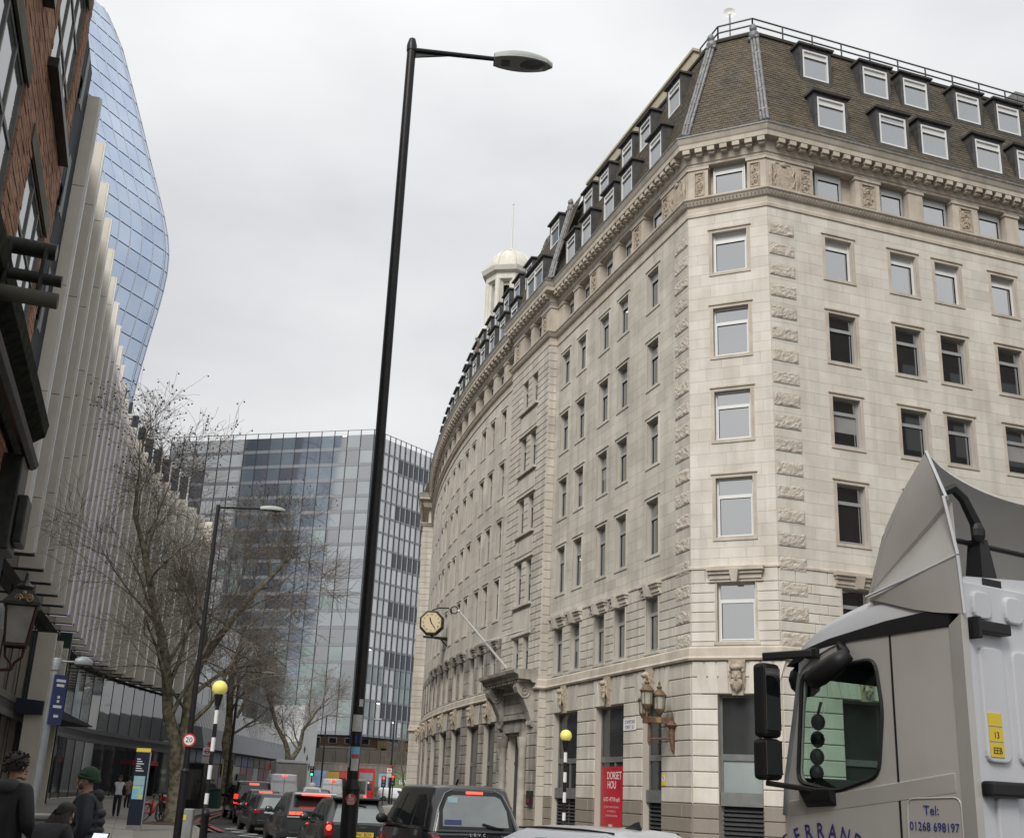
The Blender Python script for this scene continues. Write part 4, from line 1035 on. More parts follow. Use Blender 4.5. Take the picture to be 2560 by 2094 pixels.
# row of shops with grey canopy
mat('poster_blue',(.03,.07,.14),.4,col2=(.03,.07,.16),nscale=1.2); mat('poster_yellow',(.36,.26,.06),.5,col2=(.4,.27,.05),nscale=2); mat('poster_pink',(.13,.05,.07),.4,col2=(.06,.035,.06),nscale=.9); mat('poster_red',(.45,.05,.05),.5); mat('shop_glow',(.2,.2,.19),.4,emit=.12,col2=(.06,.08,.1),nscale=1.2)
mat('canopy_grey',(.17,.18,.20),.5); mat('teeth_grey',(.5,.51,.52),.6); mat('white_clad',(.55,.56,.56),.5,col2=(.48,.49,.49),nscale=.4)
A=pol(-14.6,102); B=pol(-10.3,142); d=(B-A); L_=d.length; d.normalize(); n=Vector((d.y,-d.x,0))
T=lambda s,nn,z:tuple(A+d*s+n*nn+Vector((0,0,z)))
SHP=thing('shop_parade','single-storey shop parade under a grey canopy with a row of pale uprights on top','shop',tuple(A))
q=MB(); q.box(0,L_,-1.2,0,.12,4.6,T); q.build('wall','clad_dark',SHP)
q=MB(); q.hexa([T(0,-1,4.3),T(L_,-1,4.3),T(L_,1.4,4.3),T(0,1.4,4.3),T(0,-1,6.2),T(L_,-1,6.2),T(L_,1.0,6.0),T(0,1.0,6.0)]); q.build('canopy','canopy_grey',SHP)
q=MB(); q.box(0,L_,-2.2,-1.6,6.0,8.4,T); q.build('roof_wall','teeth_grey',SHP)
for i in range(44):
    s_=L_*(i+.5)/44; q=MB(); q.hexa([T(s_-.12,.4,6.0),T(s_+.12,.4,6.0),T(s_+.12,.6,6.0),T(s_-.12,.6,6.0),T(s_-.05,-.3,7.7),T(s_+.05,-.3,7.7),T(s_+.05,-.1,7.7),T(s_-.05,-.1,7.7)]); q.build('upright','teeth_grey',SHP)
pr=random.Random(8)
for i in range(14):
    s0_=L_*i/14; s1_=L_*(i+1)/14-.25
    q=MB(); q.box(s0_,s1_,0,.06,.3,3.2,T); q.build('shop_window',pr.choice(('shop_glow','poster_pink','glass_dark','poster_pink','shop_glow')),SHP)
    q=MB(); q.box(s0_,s1_,0.02,.1,3.25,4.25,T); q.build('sign_board','poster_blue' if i<9 else 'glass_dark',SHP)
q=MB(); q.box(L_*.30,L_*.42,.12,.18,2.2,3.3,T); q.build('poster','poster_yellow',SHP)
q=MB(); q.box(L_*.45,L_*.53,.12,.3,.2,2.5,T); q.build('doorway','dark_metal',SHP)
# white angular pavilion
A2=pol(-10.9,150); B2=pol(-8.72,158); d=(B2-A2); L2=d.length; d.normalize(); n2=Vector((d.y,-d.x,0))
T2=lambda s,nn,z:tuple(A2+d*s+n2*nn+Vector((0,0,z)))
WP=thing('white_pavilion','white angular clad pavilion with small dark diamond openings beside the railway bridge','building',tuple(A2))
q=MB(); q.ext([(0,0),(L2,0),(L2+.3,11.2),(L2-3,11.6),(L2-3.3,7.2),(0,6.2)],lambda a,t,b:T2(a,t,b),-5,0); q.build('shell','white_clad',WP)
for s_,z in ((L2-4.3,5.2),(L2-3,4.3),(L2-2.3,6.1),(L2-1.6,5.0),(L2-1.0,4.0)):
    q=MB(); q.ext([(s_-.18,z),(s_,z-.5),(s_+.18,z),(s_,z+.5)],lambda a,t,b:T2(a,t,b),.01,.04); q.build('opening','dark_metal',WP)
# railway bridge with parapet, hoardings below
mat('bridge_steel',(.075,.066,.052),.8,col2=(.055,.05,.042),nscale=.6,streak=.4,dirt=(.12,.1,.07))
mat('bridge_stone',(.23,.2,.17),.9,col2=(.16,.14,.12),nscale=.8)
mat('hoarding_green',(.16,.21,.09),.6,col2=(.12,.16,.07),nscale=.3); mat('board_blue',(.2,.32,.5),.5,col2=(.35,.45,.6),nscale=.6)
PA=pol(-14,196); PB=pol(2,186); d=(PB-PA); LB_=d.length; d.normalize(); nb=Vector((d.y,-d.x,0)); 
if nb.dot(-PA)<0: nb=-nb
TBr=lambda s,nn,z:tuple(PA+d*s+nb*nn+Vector((0,0,z)))
def sB(az): return LB_*(az+14)/16
BRG=thing('railway_bridge','dark riveted steel railway bridge crossing the far end of the street','bridge',tuple(PA))
q=MB(); q.box(0,LB_,-8,0,5.3,7.4,TBr); q.build('girder','bridge_steel',BRG)
for i in range(30):
    q=MB(); q.box(LB_*i/30,LB_*i/30+.25,0,.15,5.35,7.35,TBr); q.build('stiffener','bridge_steel',BRG)
q=MB(); q.box(0,LB_,-8,.35,4.0,5.3,TBr); q.build('parapet','bridge_stone',BRG)
q=MB()
for i in range(60): q.box(LB_*i/60,LB_*i/60+.08,.36,.42,3.9,5.2,TBr)
q.box(0,LB_,.36,.42,5.15,5.25,TBr); q.build('railing','grey_metal',BRG)
for az_ in (-12,-9.2,-3.6,0): q=MB(); q.box(sB(az_)-.8,sB(az_)+.8,-7,-.2,0,4.0,TBr); q.build('pier','bridge_stone',BRG)
def board(name,label,cat,az0,az1,z0,z1,mt,nn=1.2):
    q=MB(); q.box(sB(az0),sB(az1),nn,nn+.15,z0,z1,TBr); q.box(sB(az0)+.1,sB(az0)+.3,nn-.1,nn,0,z1,TBr); q.box(sB(az1)-.3,sB(az1)-.1,nn-.1,nn,0,z1,TBr)
    return tag(q.build(name,mt),label,cat)
board('billboard','pale blue advertising board under the railway bridge','billboard',-8.7,-7.7,1.6,4.0,'board_blue')
board('billboard','yellow advertising board under the railway bridge','billboard',-7.75,-7.15,2.6,3.9,'poster_yellow',1.6)
board('billboard','small red advertising board right of the yellow board under the bridge','billboard',-7.13,-6.75,3.0,3.9,'poster_red',1.6)
hb_=board('hoarding','long green site hoarding with white letters below the bridge','hoarding',-5.75,-2.5,1.9,4.0,'hoarding_green',1.4)
hN=math.degrees(math.atan2(nb.x,nb.y))
def facing(h): return (R(90),0,-R(h-180))
txt('lettering','BANKSIDE YARDS',.95,'white_paint',hb_,TBr(sB(-4.72)+1.2,1.58,2.75),facing(hN),.02,'LEFT')
board('billboard','grey and blue picture board left of the green hoarding','billboard',-5.3,-4.85,1.9,3.9,'board_blue',1.7)
# houses behind the bridge
mat('brick_far',(.36,.19,.13),.9,col2=(.3,.15,.1),nscale=1); mat('brick_dark',(.062,.042,.038),.9,col2=(.045,.034,.032),nscale=1); mat('stucco',(.6,.45,.27),.9)
HB=thing('brick_house_row','red brick building with white window bands seen over the railway bridge','building',tuple(pol(-8,300)))
A3=pol(-9,300); d3=hd(88); T3=lambda s,nn,z:tuple(A3+d3*(s*1.35)-hd(-2)*nn+Vector((0,0,z*1.12)))
q=MB(); q.box(-4,12.4,-6,0,0,17,T3); q.build('wall','brick_far',HB)
for i in range(5):
    for z in (8.0,10.6,13.2):
        q=MB(); q.box(-2.6+i*3,-1.0+i*3,0,.08,z,z+1.3,T3); w_=q.build('window','white_paint',HB); q=MB(); q.box(-2.45+i*3,-1.15+i*3,.08,.1,z+.12,z+1.15,T3); q.build('pane','glass_dark',w_)
q=MB(); q.box(-4,12.4,0,.15,9.6,10.0,T3); q.build('band','white_paint',HB)
YB=thing('ochre_house','ochre rendered building with dark windows seen over the railway bridge','building',tuple(pol(-5,300)))
q=MB(); q.box(12.5,30,-6,.5,0,15,T3); q.build('wall','stucco',YB)
for i in range(6):
    q=MB(); q.box(13.2+i*2.4,14.2+i*2.4,.5,.56,7.8,10.0,T3); q.build('window','glass_dark',YB)
# brick building across the street, off to the right: what the corner building's windows mirror
OPP=thing('mirrored_brick_building','red brick building mirrored in the lower windows of the stone building','building',(34,24,0))
for k,(c0,c1,h) in enumerate(((Vector((17.5,20.5,0)),Vector((62,36,0)),32.5),)):
    d=(c1-c0); L_=d.length; d.normalize(); n=Vector((-d.y,d.x,0)); T=lambda s,nn,z:tuple(c0+d*s+n*nn+Vector((0,0,z)))
    q=MB(); q.box(6,L_,-14,0,0,h,T); q.build('wall','brick_dark',OPP)
    for r in range(8):
        for c in range(10): q=MB(); q.box(8+c*3.8,9.8+c*3.8,.0,.08,2+r*3.6,4.2+r*3.6,T); q.build('window','glass_dark',OPP)
# ---------------------------------------------------------------- pavements, kerbs, markings
def kerbline(pts,name,w=.16):
    for i,(a,b) in enumerate(zip(pts,pts[1:])):
        a=Vector((a[0],a[1],0)); b=Vector((b[0],b[1],0)); L_=(b-a).length; n=max(1,int(L_/1.0)); d=(b-a).normalized(); nr=Vector((d.y,-d.x,0))
        for k in range(n):
            p=a.lerp(b,k/n); q=a.lerp(b,(k+1)/n); T=lambda s,nn,z:tuple(p+d*s+nr*nn+Vector((0,0,z)))
            m=MB(); m.box(.006,(q-p).length-.006,-w,.0,-.1,.118+random.uniform(-.002,.002),T,0,random.random()); yield m
LK=[(-2.2,9.),(-4.6,20),(-7.0,30.5),(-9.2,38.5),(-10.7,44.3),(-12.3,49.2),(-13.4,53.1),(-14.5,58.2),(-15.7,65.8),(-16.6,73.4),(-18.4,88),(-21,108),(-23.5,130),(-25,170)]
pv=[(x-.15,y) for x,y in LK]+[(-75,175),(-75,-20),(4,-20),(4,4.5),(0,7.0)]
PAVE=sheet('pavement',pv,.10,'paving_base')
def inpoly(x,y,P):
    c=False
    for (x0,y0),(x1,y1) in zip(P,P[1:]+P[:1]):
        if (y0>y)!=(y1>y) and x<(x1-x0)*(y-y0)/(y1-y0)+x0: c=not c
    return c
fl=[]; fr_=random.Random(2); d0=hd(-17); n0=hd(73); 
for j in range(-32,3):
    s_=24.+(fr_.random()-.5)*.0; x=24.
    while x<95:
        l=.9 if j%2 else .75; p=Vector((0,0,0))+d0*(x+(.4 if j%2 else 0))+n0*(j*.62-1.5)
        if inpoly(p.x,p.y,pv) and inpoly(*(p+d0*.9+n0*.6).xy,pv):
            m=MB(); a=p; m.hexa([tuple(a+d0*u+n0*v+Vector((0,0,w_))) for w_ in (.1,.12+fr_.uniform(-.0015,.0015)) for u,v in ((.005,.005),(l-.005,.005),(l-.005,.614),(.005,.614))],0,fr_.random(),skip=(0,))
            fl.append((-abs(x-40)-abs(j+9)*.5,m,'paving'))
        x+=l
scatter(fl,'paving_slab',PAVE,280,'distant_slabs')
km=[(-i,m,'kerb') for i,m in enumerate(kerbline(LK,'kerb'))]
scatter(km,'kerb_stone',PAVE,120,'distant_kerb')
RK=[(6.5,28.),(5.6,33),(3.2,40.2),(-.9,53),(-4.3,63.5),(-6.8,74),(-8.9,86),(-10.2,98),(-11,120),(-11,170)]
pv2=RK+[(40,170),(60,90),(60,52),(14,34)]
PAV2=sheet('pavement',pv2,.12,'paving')
km=[(-i,m,'kerb') for i,m in enumerate(kerbline([(x-.0,y) for x,y in RK],'kerb'))]
scatter(km,'kerb_stone',PAV2,60,'distant_kerb')
# red route lines and zigzags
def ribbon(pts,off,w,name,mt,z=.006):
    P=[Vector((x,y,0)) for x,y in pts]; rows=[]
    for i,p in enumerate(P):
        d=(P[min(i+1,len(P)-1)]-P[max(0,i-1)]).normalized(); n=Vector((d.y,-d.x,0)); rows.append([tuple(p+n*off+Vector((0,0,z))),tuple(p+n*(off+w)+Vector((0,0,z)))])
    m=MB(); m.grid(rows); return m.build(name,mt)
road=bpy.data.objects['ground']
def mark(o): o.parent=road; return o
sm=[]
for (a,b) in zip(LK[4:],LK[5:]):
    for k in range(4): sm.append((a[0]+(b[0]-a[0])*k/4,a[1]+(b[1]-a[1])*k/4))
mark(ribbon(sm,.25,.22,'red_line','red_line',.038)); mark(ribbon(sm,.65,.22,'red_line','red_line',.038))
zz=[]; 
for i in range(14): 
    c=Vector((-5.2,31,0))+hd(-17.5)*(i*1.4); zz.append(tuple((c+hd(72.5)*(.55 if i%2 else -.2)).xy))
mark(ribbon(zz,0,.14,'zigzag_line','white_line',.038))
zz=[]
for i in range(14):
    c=Vector((-1.9,32,0))+hd(-17.5)*(i*1.4); zz.append(tuple((c+hd(72.5)*(.4 if i%2 else -.4)).xy))
mark(ribbon(zz,0,.14,'zigzag_line','white_line',.038))
for i in range(7):
    c=Vector((-9.2,50,0))+hd(72)*(i*.85); m=MB(); m.add([tuple(c+hd(72)*u+hd(-18)*v+Vector((0,0,.008))) for u,v in ((0,0),(.5,0),(.5,.35),(0,.35))],[(0,1,2,3)]); mark(m.build('give_way_dash','white_line'))
# ---------------------------------------------------------------- bare plane trees
mat('bark',(.25,.225,.17),.95,spec=.1,col2=(.12,.105,.075),nscale=5,bump=.8,bscale=14,contrast=(.42,.58),streak=.4,dirt=(.09,.085,.05))
mat('twig',(.235,.205,.17),.95,spec=.1,col2=(.155,.13,.105),nscale=2)
mat('seed_ball',(.06,.04,.028),1.)
def grow(seed,H_,r0,stems,reach,lvl=(8,7,6,5),bias=Vector((0,0,0)),tw=1.,fork=4.2,balls=220,merge=2.0):
    rg=random.Random(seed); trunk=MB(); crown=MB(); tips=[]
    def branch(p,dr,ln,r,level,mb,nseg,grav):
        pts=[p.copy()]; rad=[r]; d=dr.normalized(); seg=ln/nseg
        for i in range(nseg):
            w=.16 if level<2 else .24
            d=(d+Vector((rg.gauss(0,w),rg.gauss(0,w),rg.gauss(0,w*.6)+grav))).normalized(); p=p+d*seg; pts.append(p.copy()); rad.append(max(r*(1-.78*(i+1)/nseg),.006))
        mb.tube(pts,rad,(9,7,5,4,3,3)[level],cap=False)
        return pts,rad
    def spray(pts,rad,level,ln):
        if level>len(lvl): 
            tips.append(pts[-1]); return
        nch=lvl[level-1]
        for k in range(nch):
            t=(.3+.7*(k+rg.random())/nch) if level>1 else (.12+.88*(k+rg.random())/nch)
            f=t*(len(pts)-1); i=min(int(f),len(pts)-2); p=pts[i].lerp(pts[i+1],f-i); d=(pts[i+1]-pts[i]).normalized()
            a=rg.uniform(0,2*math.pi); o=d.orthogonal().normalized(); o=Matrix.Rotation(a,3,d)@o
            sp=rg.uniform(.55,1.1) if level<3 else rg.uniform(.5,1.3)
            nd=(d+o*sp+Vector((0,0,.28 if level<2 else .12))+bias*(.35 if level<3 else .1)).normalized()
            l2=ln*rg.uniform(.42,.68)*(1-.35*t if level==1 else 1); r2=max(rad[i]*rg.uniform(.33,.5),.007)
            mb=trunk if level<=1 else crown
            if level>=4: l2=rg.uniform(.5,1.2)*tw; r2=.0075
            q,rr=branch(p,nd,l2,r2,level,mb,(7,6,5,4,3)[min(level,4)] if level<4 else 3,(.03,.03,.02,-.02,-.03)[min(level,4)])
            spray(q,rr,level+1,l2)
    tp=[Vector((0,0,-.05)),Vector((.02,0,.5)),Vector((0,.02,merge*.6)),Vector((0,0,merge))]
    trunk.tube(tp,[r0*1.35,r0*1.05,r0*.98,r0*.98],12,cap=False)
    for k in range(stems):
        a=2*math.pi*k/stems+rg.uniform(-.3,.3)+math.pi
        off=Vector((math.cos(a),math.sin(a)*.5,0)); st=Vector((0,0,merge-.3))+off*r0*.35
        d=(Vector((0,0,1))+off*reach*(.22 if k else .16)+bias*.1)
        pts,rad=branch(st,d,(H_-merge)*rg.uniform(.8,.95),r0*(.78 if stems>1 else .95),0,trunk,9,.05)
        spray(pts,rad,1,(H_-merge)*.62)
    sb=MB()
    rg.shuffle(tips); tips.sort(key=lambda t:-(t.z+rg.uniform(-3,3)))
    for t in tips[:balls]:
        c=t+Vector((rg.uniform(-.1,.1),rg.uniform(-.1,.1),-.12)); r=.045
        sb.add([c+Vector(v)*r for v in ((1,0,0),(-1,0,0),(0,1,0),(0,-1,0),(0,0,1),(0,0,-1))],[(0,2,4),(2,1,4),(1,3,4),(3,0,4),(2,0,5),(1,2,5),(3,1,5),(0,3,5)])
    return trunk,crown,sb
def plant_tree(loc,label,*a,rz=0,**k):
    t=thing('plane_tree',label,'tree',loc,rz,'bare plane trees along the left pavement'); tr,cr,sb=grow(*a,**k)
    tr.build('trunk','bark',t,smooth=True,world=False); cr.build('crown','twig',t,world=False); 
    if sb.v: sb.build('seed_balls','seed_ball',t,world=False,kind='stuff')
    return t
plant_tree((-13.1,49.4,.1),'nearest bare plane tree with forked trunk beside the red hire bicycle',5,15.6,.36,2,.8,lvl=(11,8,7,5),bias=Vector((.3,-.1,0)),balls=380,tw=1.1)
plant_tree((-19.4,86.5,.1),'bare plane tree behind the black vehicles at the far kerb',21,14.5,.36,1,1.,lvl=(10,8,7,4),bias=Vector((.45,0,0)),balls=120,merge=3.6,tw=1.2)
plant_tree((-19.5,112,.1),'smaller bare plane tree rising behind the grey box lorry',33,13,.34,2,1.1,lvl=(8,7,6,3),bias=Vector((.4,0,0)),balls=60,merge=4.,tw=1.4)
plant_tree((-26,118,.1),'far bare plane tree left of the box lorry in front of the shops',47,14,.33,1,1.,lvl=(8,7,6,3),bias=Vector((.3,0,0)),balls=60,merge=3.6,tw=1.4)
plant_tree((-13.2,176,.1),'small far bare tree beside the end of the stone building',58,9,.2,1,1.,lvl=(7,6,5,3),bias=Vector((-.2,0,0)),balls=0,merge=2.,tw=1.2)
for c in ((-12.6,47.3),(-19.4,86.2)):
    m=MB(); m.box(c[0]-1.1,c[0]+1.1,c[1]-1.2,c[1]+2.6,.1,.128); tag(m.build('tree_pit','soil',PAVE))

# ---------------------------------------------------------------- street furniture
mat('black_paint',(.010,.010,.011),.4,spec=.3,col2=(.017,.017,.018),nscale=12,streak=.25,dirt=(.05,.045,.04))
mat('galv',(.34,.36,.37),.5,metal=.4,col2=(.26,.28,.29),nscale=5)
mat('lamp_grey',(.32,.34,.32),.5,col2=(.4,.42,.39),nscale=3)
mat('lamp_under',(.12,.125,.125),.3)
mat('sticker_white',(.6,.59,.56),.7,col2=(.45,.44,.42),nscale=20); mat('tape_blue',(.01,.05,.4),.4); mat('sticker_blue',(.16,.48,.68),.5); mat('sticker_red',(.5,.06,.05),.5)
mat('globe_yellow',(.85,.76,.20),.35,col2=(.8,.7,.16),nscale=4,emit=.1)
mat('sign_white',(.78,.78,.77),.5); mat('sign_red',(.6,.03,.035),.5); mat('sign_black',(.02,.02,.02),.5); mat('sign_blue',(.03,.045,.14),.45); mat('navy',(.012,.018,.035),.35); mat('sign_yellow',(.75,.55,.05),.5)
mat('map_teal',(.25,.42,.47),.4,col2=(.35,.5,.5),nscale=4); mat('map_land',(.2,.5,.65),.4,col2=(.5,.55,.25),nscale=2.2,contrast=(.48,.52))
mat('bin_green',(.02,.06,.05),.5); mat('cab_grey',(.3,.31,.3),.6,col2=(.24,.25,.24),nscale=5,streak=.3)
def pole(mb,p,z0,z1,r0_,r1,n=12): mb.tube([(p.x,p.y,z0),(p.x,p.y,z1)],[r0_,r1],n)
# main lamp post
LP0=pol(-6.835,11.8,0); ZL=10.33
LMP=thing('street_lamp','tall black street lamp in the foreground with stickers on its base','street lamp',(LP0.x,LP0.y,.1))
q=MB(); pole(q,LP0,.1,1.74,.082,.082,16); q.lathe([(.086,1.735),(.09,1.74),(.09,1.76),(.058,1.84)],16,(LP0.x,LP0.y,0)); q.build('base','black_paint',LMP,smooth=True,edge=35)
q=MB(); pole(q,LP0,1.78,ZL,.057,.053,16); q.lathe([(.06,ZL-.12),(.062,ZL-.04),(.04,ZL+.05),(.01,ZL+.07)],14,(LP0.x,LP0.y,0)); q.build('post','black_paint',LMP,smooth=True,edge=35)
ad=hd(84)
q=MB(); a=Vector((LP0.x,LP0.y,ZL-.1)); b=a+ad*1.05+Vector((0,0,.0)); q.tube([a,b],[.034,.028],10); q.hexa([tuple(a+ad*.05+Vector((0,0,-.1))+hd(-6)*-.01),tuple(a+ad*.45+Vector((0,0,-.03))+hd(-6)*-.01),tuple(a+ad*.45+Vector((0,0,-.03))+hd(-6)*.01),tuple(a+ad*.05+Vector((0,0,-.1))+hd(-6)*.01),tuple(a+ad*.05),tuple(a+ad*.45),tuple(a+ad*.45+hd(-6)*.01),tuple(a+ad*.05+hd(-6)*.01)]); q.build('bracket','black_paint',LMP)
def lamp_head(base,dirv,ln,parent,tilt=.0,w=.16,mt='lamp_grey'):
    sdv=Vector((dirv.y,-dirv.x,0)); q=MB(); rows=[]; N=9
    for i in range(N+1):
        t=i/N; x=ln*t; hw=w*(math.sin(math.pi*min(1,(t*.85+.13)))**.55)*(1 if t<1 else .3); hh=.11*math.sin(math.pi*min(1,t*.8+.14))**.7; 
        row=[]
        for k in range(13):
            a=math.pi*k/12; row.append(base+dirv*x+sdv*(hw*math.cos(a))+Vector((0,0,hh*math.sin(a)+tilt*x)))
        rows.append(row)
    q.grid(rows); hd_=q.build('lamp_head',mt,parent,smooth=True)
    u=MB(); ring_=[r[0] for r in rows]+[r[-1] for r in rows[::-1]]; low=[p+Vector((0,0,-.035)) for p in ring_]
    n=len(ring_); u.add([tuple(p) for p in ring_+low],[(i,(i+1)%n,n+(i+1)%n,n+i) for i in range(n)]+[tuple(range(n,2*n))]); u.build('rim',mt,hd_)
    g=MB(); c=base+dirv*(ln*.66)+Vector((0,0,-.03+tilt*ln*.66)); g.ball(tuple(c),(ln*.22,w*.7,.05),14,6); g.build('lens','lamp_under',hd_,smooth=True)
    g=MB(); c=base+dirv*(ln*.2)+Vector((0,0,-.04)); g.box(c.x-.05,c.x+.05,c.y-.05,c.y+.05,c.z-.01,c.z); g.build('latch','lamp_under',hd_)
lamp_head(b-ad*.05,ad,.72,LMP,0.0)
def sticker(p,z0,z1,rad,azc,daz,mt,parent,name='sticker'):
    q=MB(); rows=[]
    for z in (z0,z1): rows.append([(p.x+rad*math.sin(R(azc+a)),p.y+rad*math.cos(R(azc+a)),z) for a in [daz*(k/6-.5) for k in range(7)]])
    q.grid(rows); return q.build(name,mt,parent,smooth=True)
fc=173
sticker(LP0,2.29,2.45,.0575,fc-8,110,'sticker_white',LMP); sticker(LP0,2.18,2.25,.0578,fc,300,'tape_blue',LMP,'tape'); sticker(LP0,2.03,2.145,.0575,fc-10,100,'sticker_blue',LMP); s3=sticker(LP0,1.92,2.03,.0575,fc-12,80,'sticker_white',LMP); sticker(LP0,2.53,2.6,.0575,fc-30,45,'sticker_white',LMP); sticker(LP0,1.95,2.15,.0572,fc+75,50,'sticker_white',LMP)
sticker(LP0,2.035,2.075,.0578,fc-10,85,'sticker_red',LMP)
q=MB(); ct=Vector((LP0.x,LP0.y,1.655)); nv=hd(fc); sdv=hd(fc-90); 
rows=[[ct+nv*math.sqrt(max(0,.0868**2-(r*math.cos(t))**2))+sdv*(r*math.cos(t))+Vector((0,0,r*math.sin(t))) for t in [2*math.pi*k/20 for k in range(20)]] for r in (.001,.02,.04,.053)]
q.grid(rows,close=True); q.build('roundel_sticker','sticker_red',LMP,smooth=True)
q=MB()
for k in range(5):
    z=1.61+k*.014; w_=.036-.003*abs(k-1)*1; q.grid([[ct*1+nv*.0878+sdv*(x)+Vector((0,0,z-1.655+dz)) for x in (-w_,-w_/2,0,w_/2,w_)] for dz in (0,.008)])
q.box(LP0.x-.01,LP0.x+.008,LP0.y-.092,LP0.y-.087,1.665,1.7); q.build('sticker_print','sticker_white',LMP)
# mid lamp with 20 sign
M0=pol(-14.55,35,0); ML=thing('street_lamp','black street lamp by the kerb carrying the round 20 sign','street lamp',(M0.x,M0.y,.1))
q=MB(); pole(q,M0,.1,2.0,.12,.12); q.lathe([(.12,1.95),(.13,2.0),(.08,2.08)],12,(M0.x,M0.y,0)); pole(q,M0,2.0,9.72,.085,.06); q.build('post','black_paint',ML,smooth=True,edge=35)
q=MB(); q.tube([(M0.x,M0.y,9.65),tuple(M0+hd(80)*1.3+Vector((0,0,9.72)))],.035,8); q.build('bracket','black_paint',ML)
lamp_head(M0+hd(80)*1.25+Vector((0,0,9.72)),hd(80),.75,ML,0,.16)
def disc(c,nv,r,th,mb,mi=0,n=24):
    sdv=Vector((nv.y,-nv.x,0)).normalized(); up=Vector((0,0,1)); b=len(mb.v)
    pts=[c+sdv*(r*math.cos(2*math.pi*k/n))+up*(r*math.sin(2*math.pi*k/n)) for k in range(n)]
    mb.add([tuple(p) for p in pts]+[tuple(p+nv*th) for p in pts],[tuple(range(n))[::-1],tuple(range(n,2*n))]+[(i,(i+1)%n,n+(i+1)%n,n+i) for i in range(n)],mi)
nv=hd(168); c=Vector((M0.x,M0.y,2.84))+nv*.1
SG=thing('speed_limit_sign','round red-rimmed 20 speed limit sign on the lamp post','sign',tuple(c))
q=MB(); disc(c,nv,.18,.02,q); q.build('rim','sign_red',SG); q=MB(); disc(c+nv*.021,nv,.137,.004,q); q.build('plate','sign_white',SG)
txt('numerals','20',.2,'sign_black',SG,c+nv*.028,facing(168),.002)
# far lamps
for (az_,d_,zt,hdg,lab) in ((-12.6,88,9.5,75,'black street lamp beside the second plane tree'),(-5.05,150,10,-100,'thin black street lamp near the traffic lights at the bridge'),(-8.3,165,11,75,'far street lamp in front of the glass block')):
    P=pol(az_,d_,0); F=thing('street_lamp',lab,'street lamp',(P.x,P.y,0)); q=MB(); pole(q,P,0,zt,.13,.08,8); q.tube([(P.x,P.y,zt),tuple(P+hd(hdg)*1.6+Vector((0,0,zt)))],.05,6); q.build('post','black_paint',F); lamp_head(P+hd(hdg)*1.6+Vector((0,0,zt)),hd(hdg),1.0,F,0,.2)
# galvanised post with blue sign at left
P=pol(-20.85,22,0); GLP=thing('lamp_column','galvanised grey lamp column with a small head and blue sign at left','street lamp',(P.x,P.y,.1))
q=MB(); pole(q,P,.1,3.7,.075,.065,14); q.lathe([(.085,3.5),(.085,3.68),(.07,3.71)],14,(P.x,P.y,0)); q.build('post','galv',GLP,smooth=True,edge=35)
q=MB(); q.tube([(P.x,P.y,3.66),tuple(P+hd(75)*.34+Vector((0,0,3.66)))],.018,6); q.build('arm','galv',GLP); lamp_head(P+hd(75)*.3+Vector((0,0,3.66)),hd(75),.3,GLP,0,.09,'galv')
n_=hd(120); c=P+hd(150)*.1
BS=thing('blue_sign','narrow blue information sign strapped to the galvanised column','sign',(c.x,c.y,2.5))
sd_=hd(30); q=MB(); q.hexa([tuple(c+sd_*u+n_*v+Vector((0,0,z))) for z in (2.58,3.42) for u,v in ((-.02,0),(.26,0),(.26,.02),(-.02,.02))]); q.build('panel','sign_blue',BS)
for k,(zz,w_) in enumerate(((3.3,.2),(3.22,.16),(3.02,.05),(2.95,.05),(2.86,.18),(2.7,.1))):
    q=MB(); q.hexa([tuple(c+sd_*u+n_*v+Vector((0,0,z))) for z in (zz,zz+.045) for u,v in ((.12-w_/2,.021),(.12+w_/2,.021),(.12+w_/2,.024),(.12-w_/2,.024))]); q.build('print','sign_white',BS)
# Belisha beacons
def beacon(P,zt,rg_,label,scale=1.):
    B=thing('belisha_beacon',label,'beacon',(P.x,P.y,0),0,'belisha beacons'); z=.0; q=MB(); pole(q,P,0,zt*.26,.085,.085); q.lathe([(.085,zt*.25),(.06,zt*.29)],12,(P.x,P.y,0)); q.build('base','black_paint',B,smooth=True,edge=35)
    n=8; z0=zt*.27; z1=zt-rg_*1.1
    for k in range(n):
        q=MB(); pole(q,P,z0+(z1-z0)*k/n,z0+(z1-z0)*(k+1)/n,.055,.055); q.build('band','sign_white' if k%2==0 else 'black_paint',B,smooth=True,edge=35)
    q=MB(); q.lathe([(.06,z1-.25),(.11,z1),(.12,z1+.06)],12,(P.x,P.y,0)); q.build('collar','black_paint',B)
    q=MB(); q.ball((P.x,P.y,zt),rg_,20,12); q.build('globe','globe_yellow',B,smooth=True)
    return B
beacon(pol(-13.45,32),4.11,.2,'belisha beacon with yellow globe on the left pavement near the 20 sign')
beacon(pol(3.28,38),3.61,.19,'belisha beacon with yellow globe in front of the stone building')
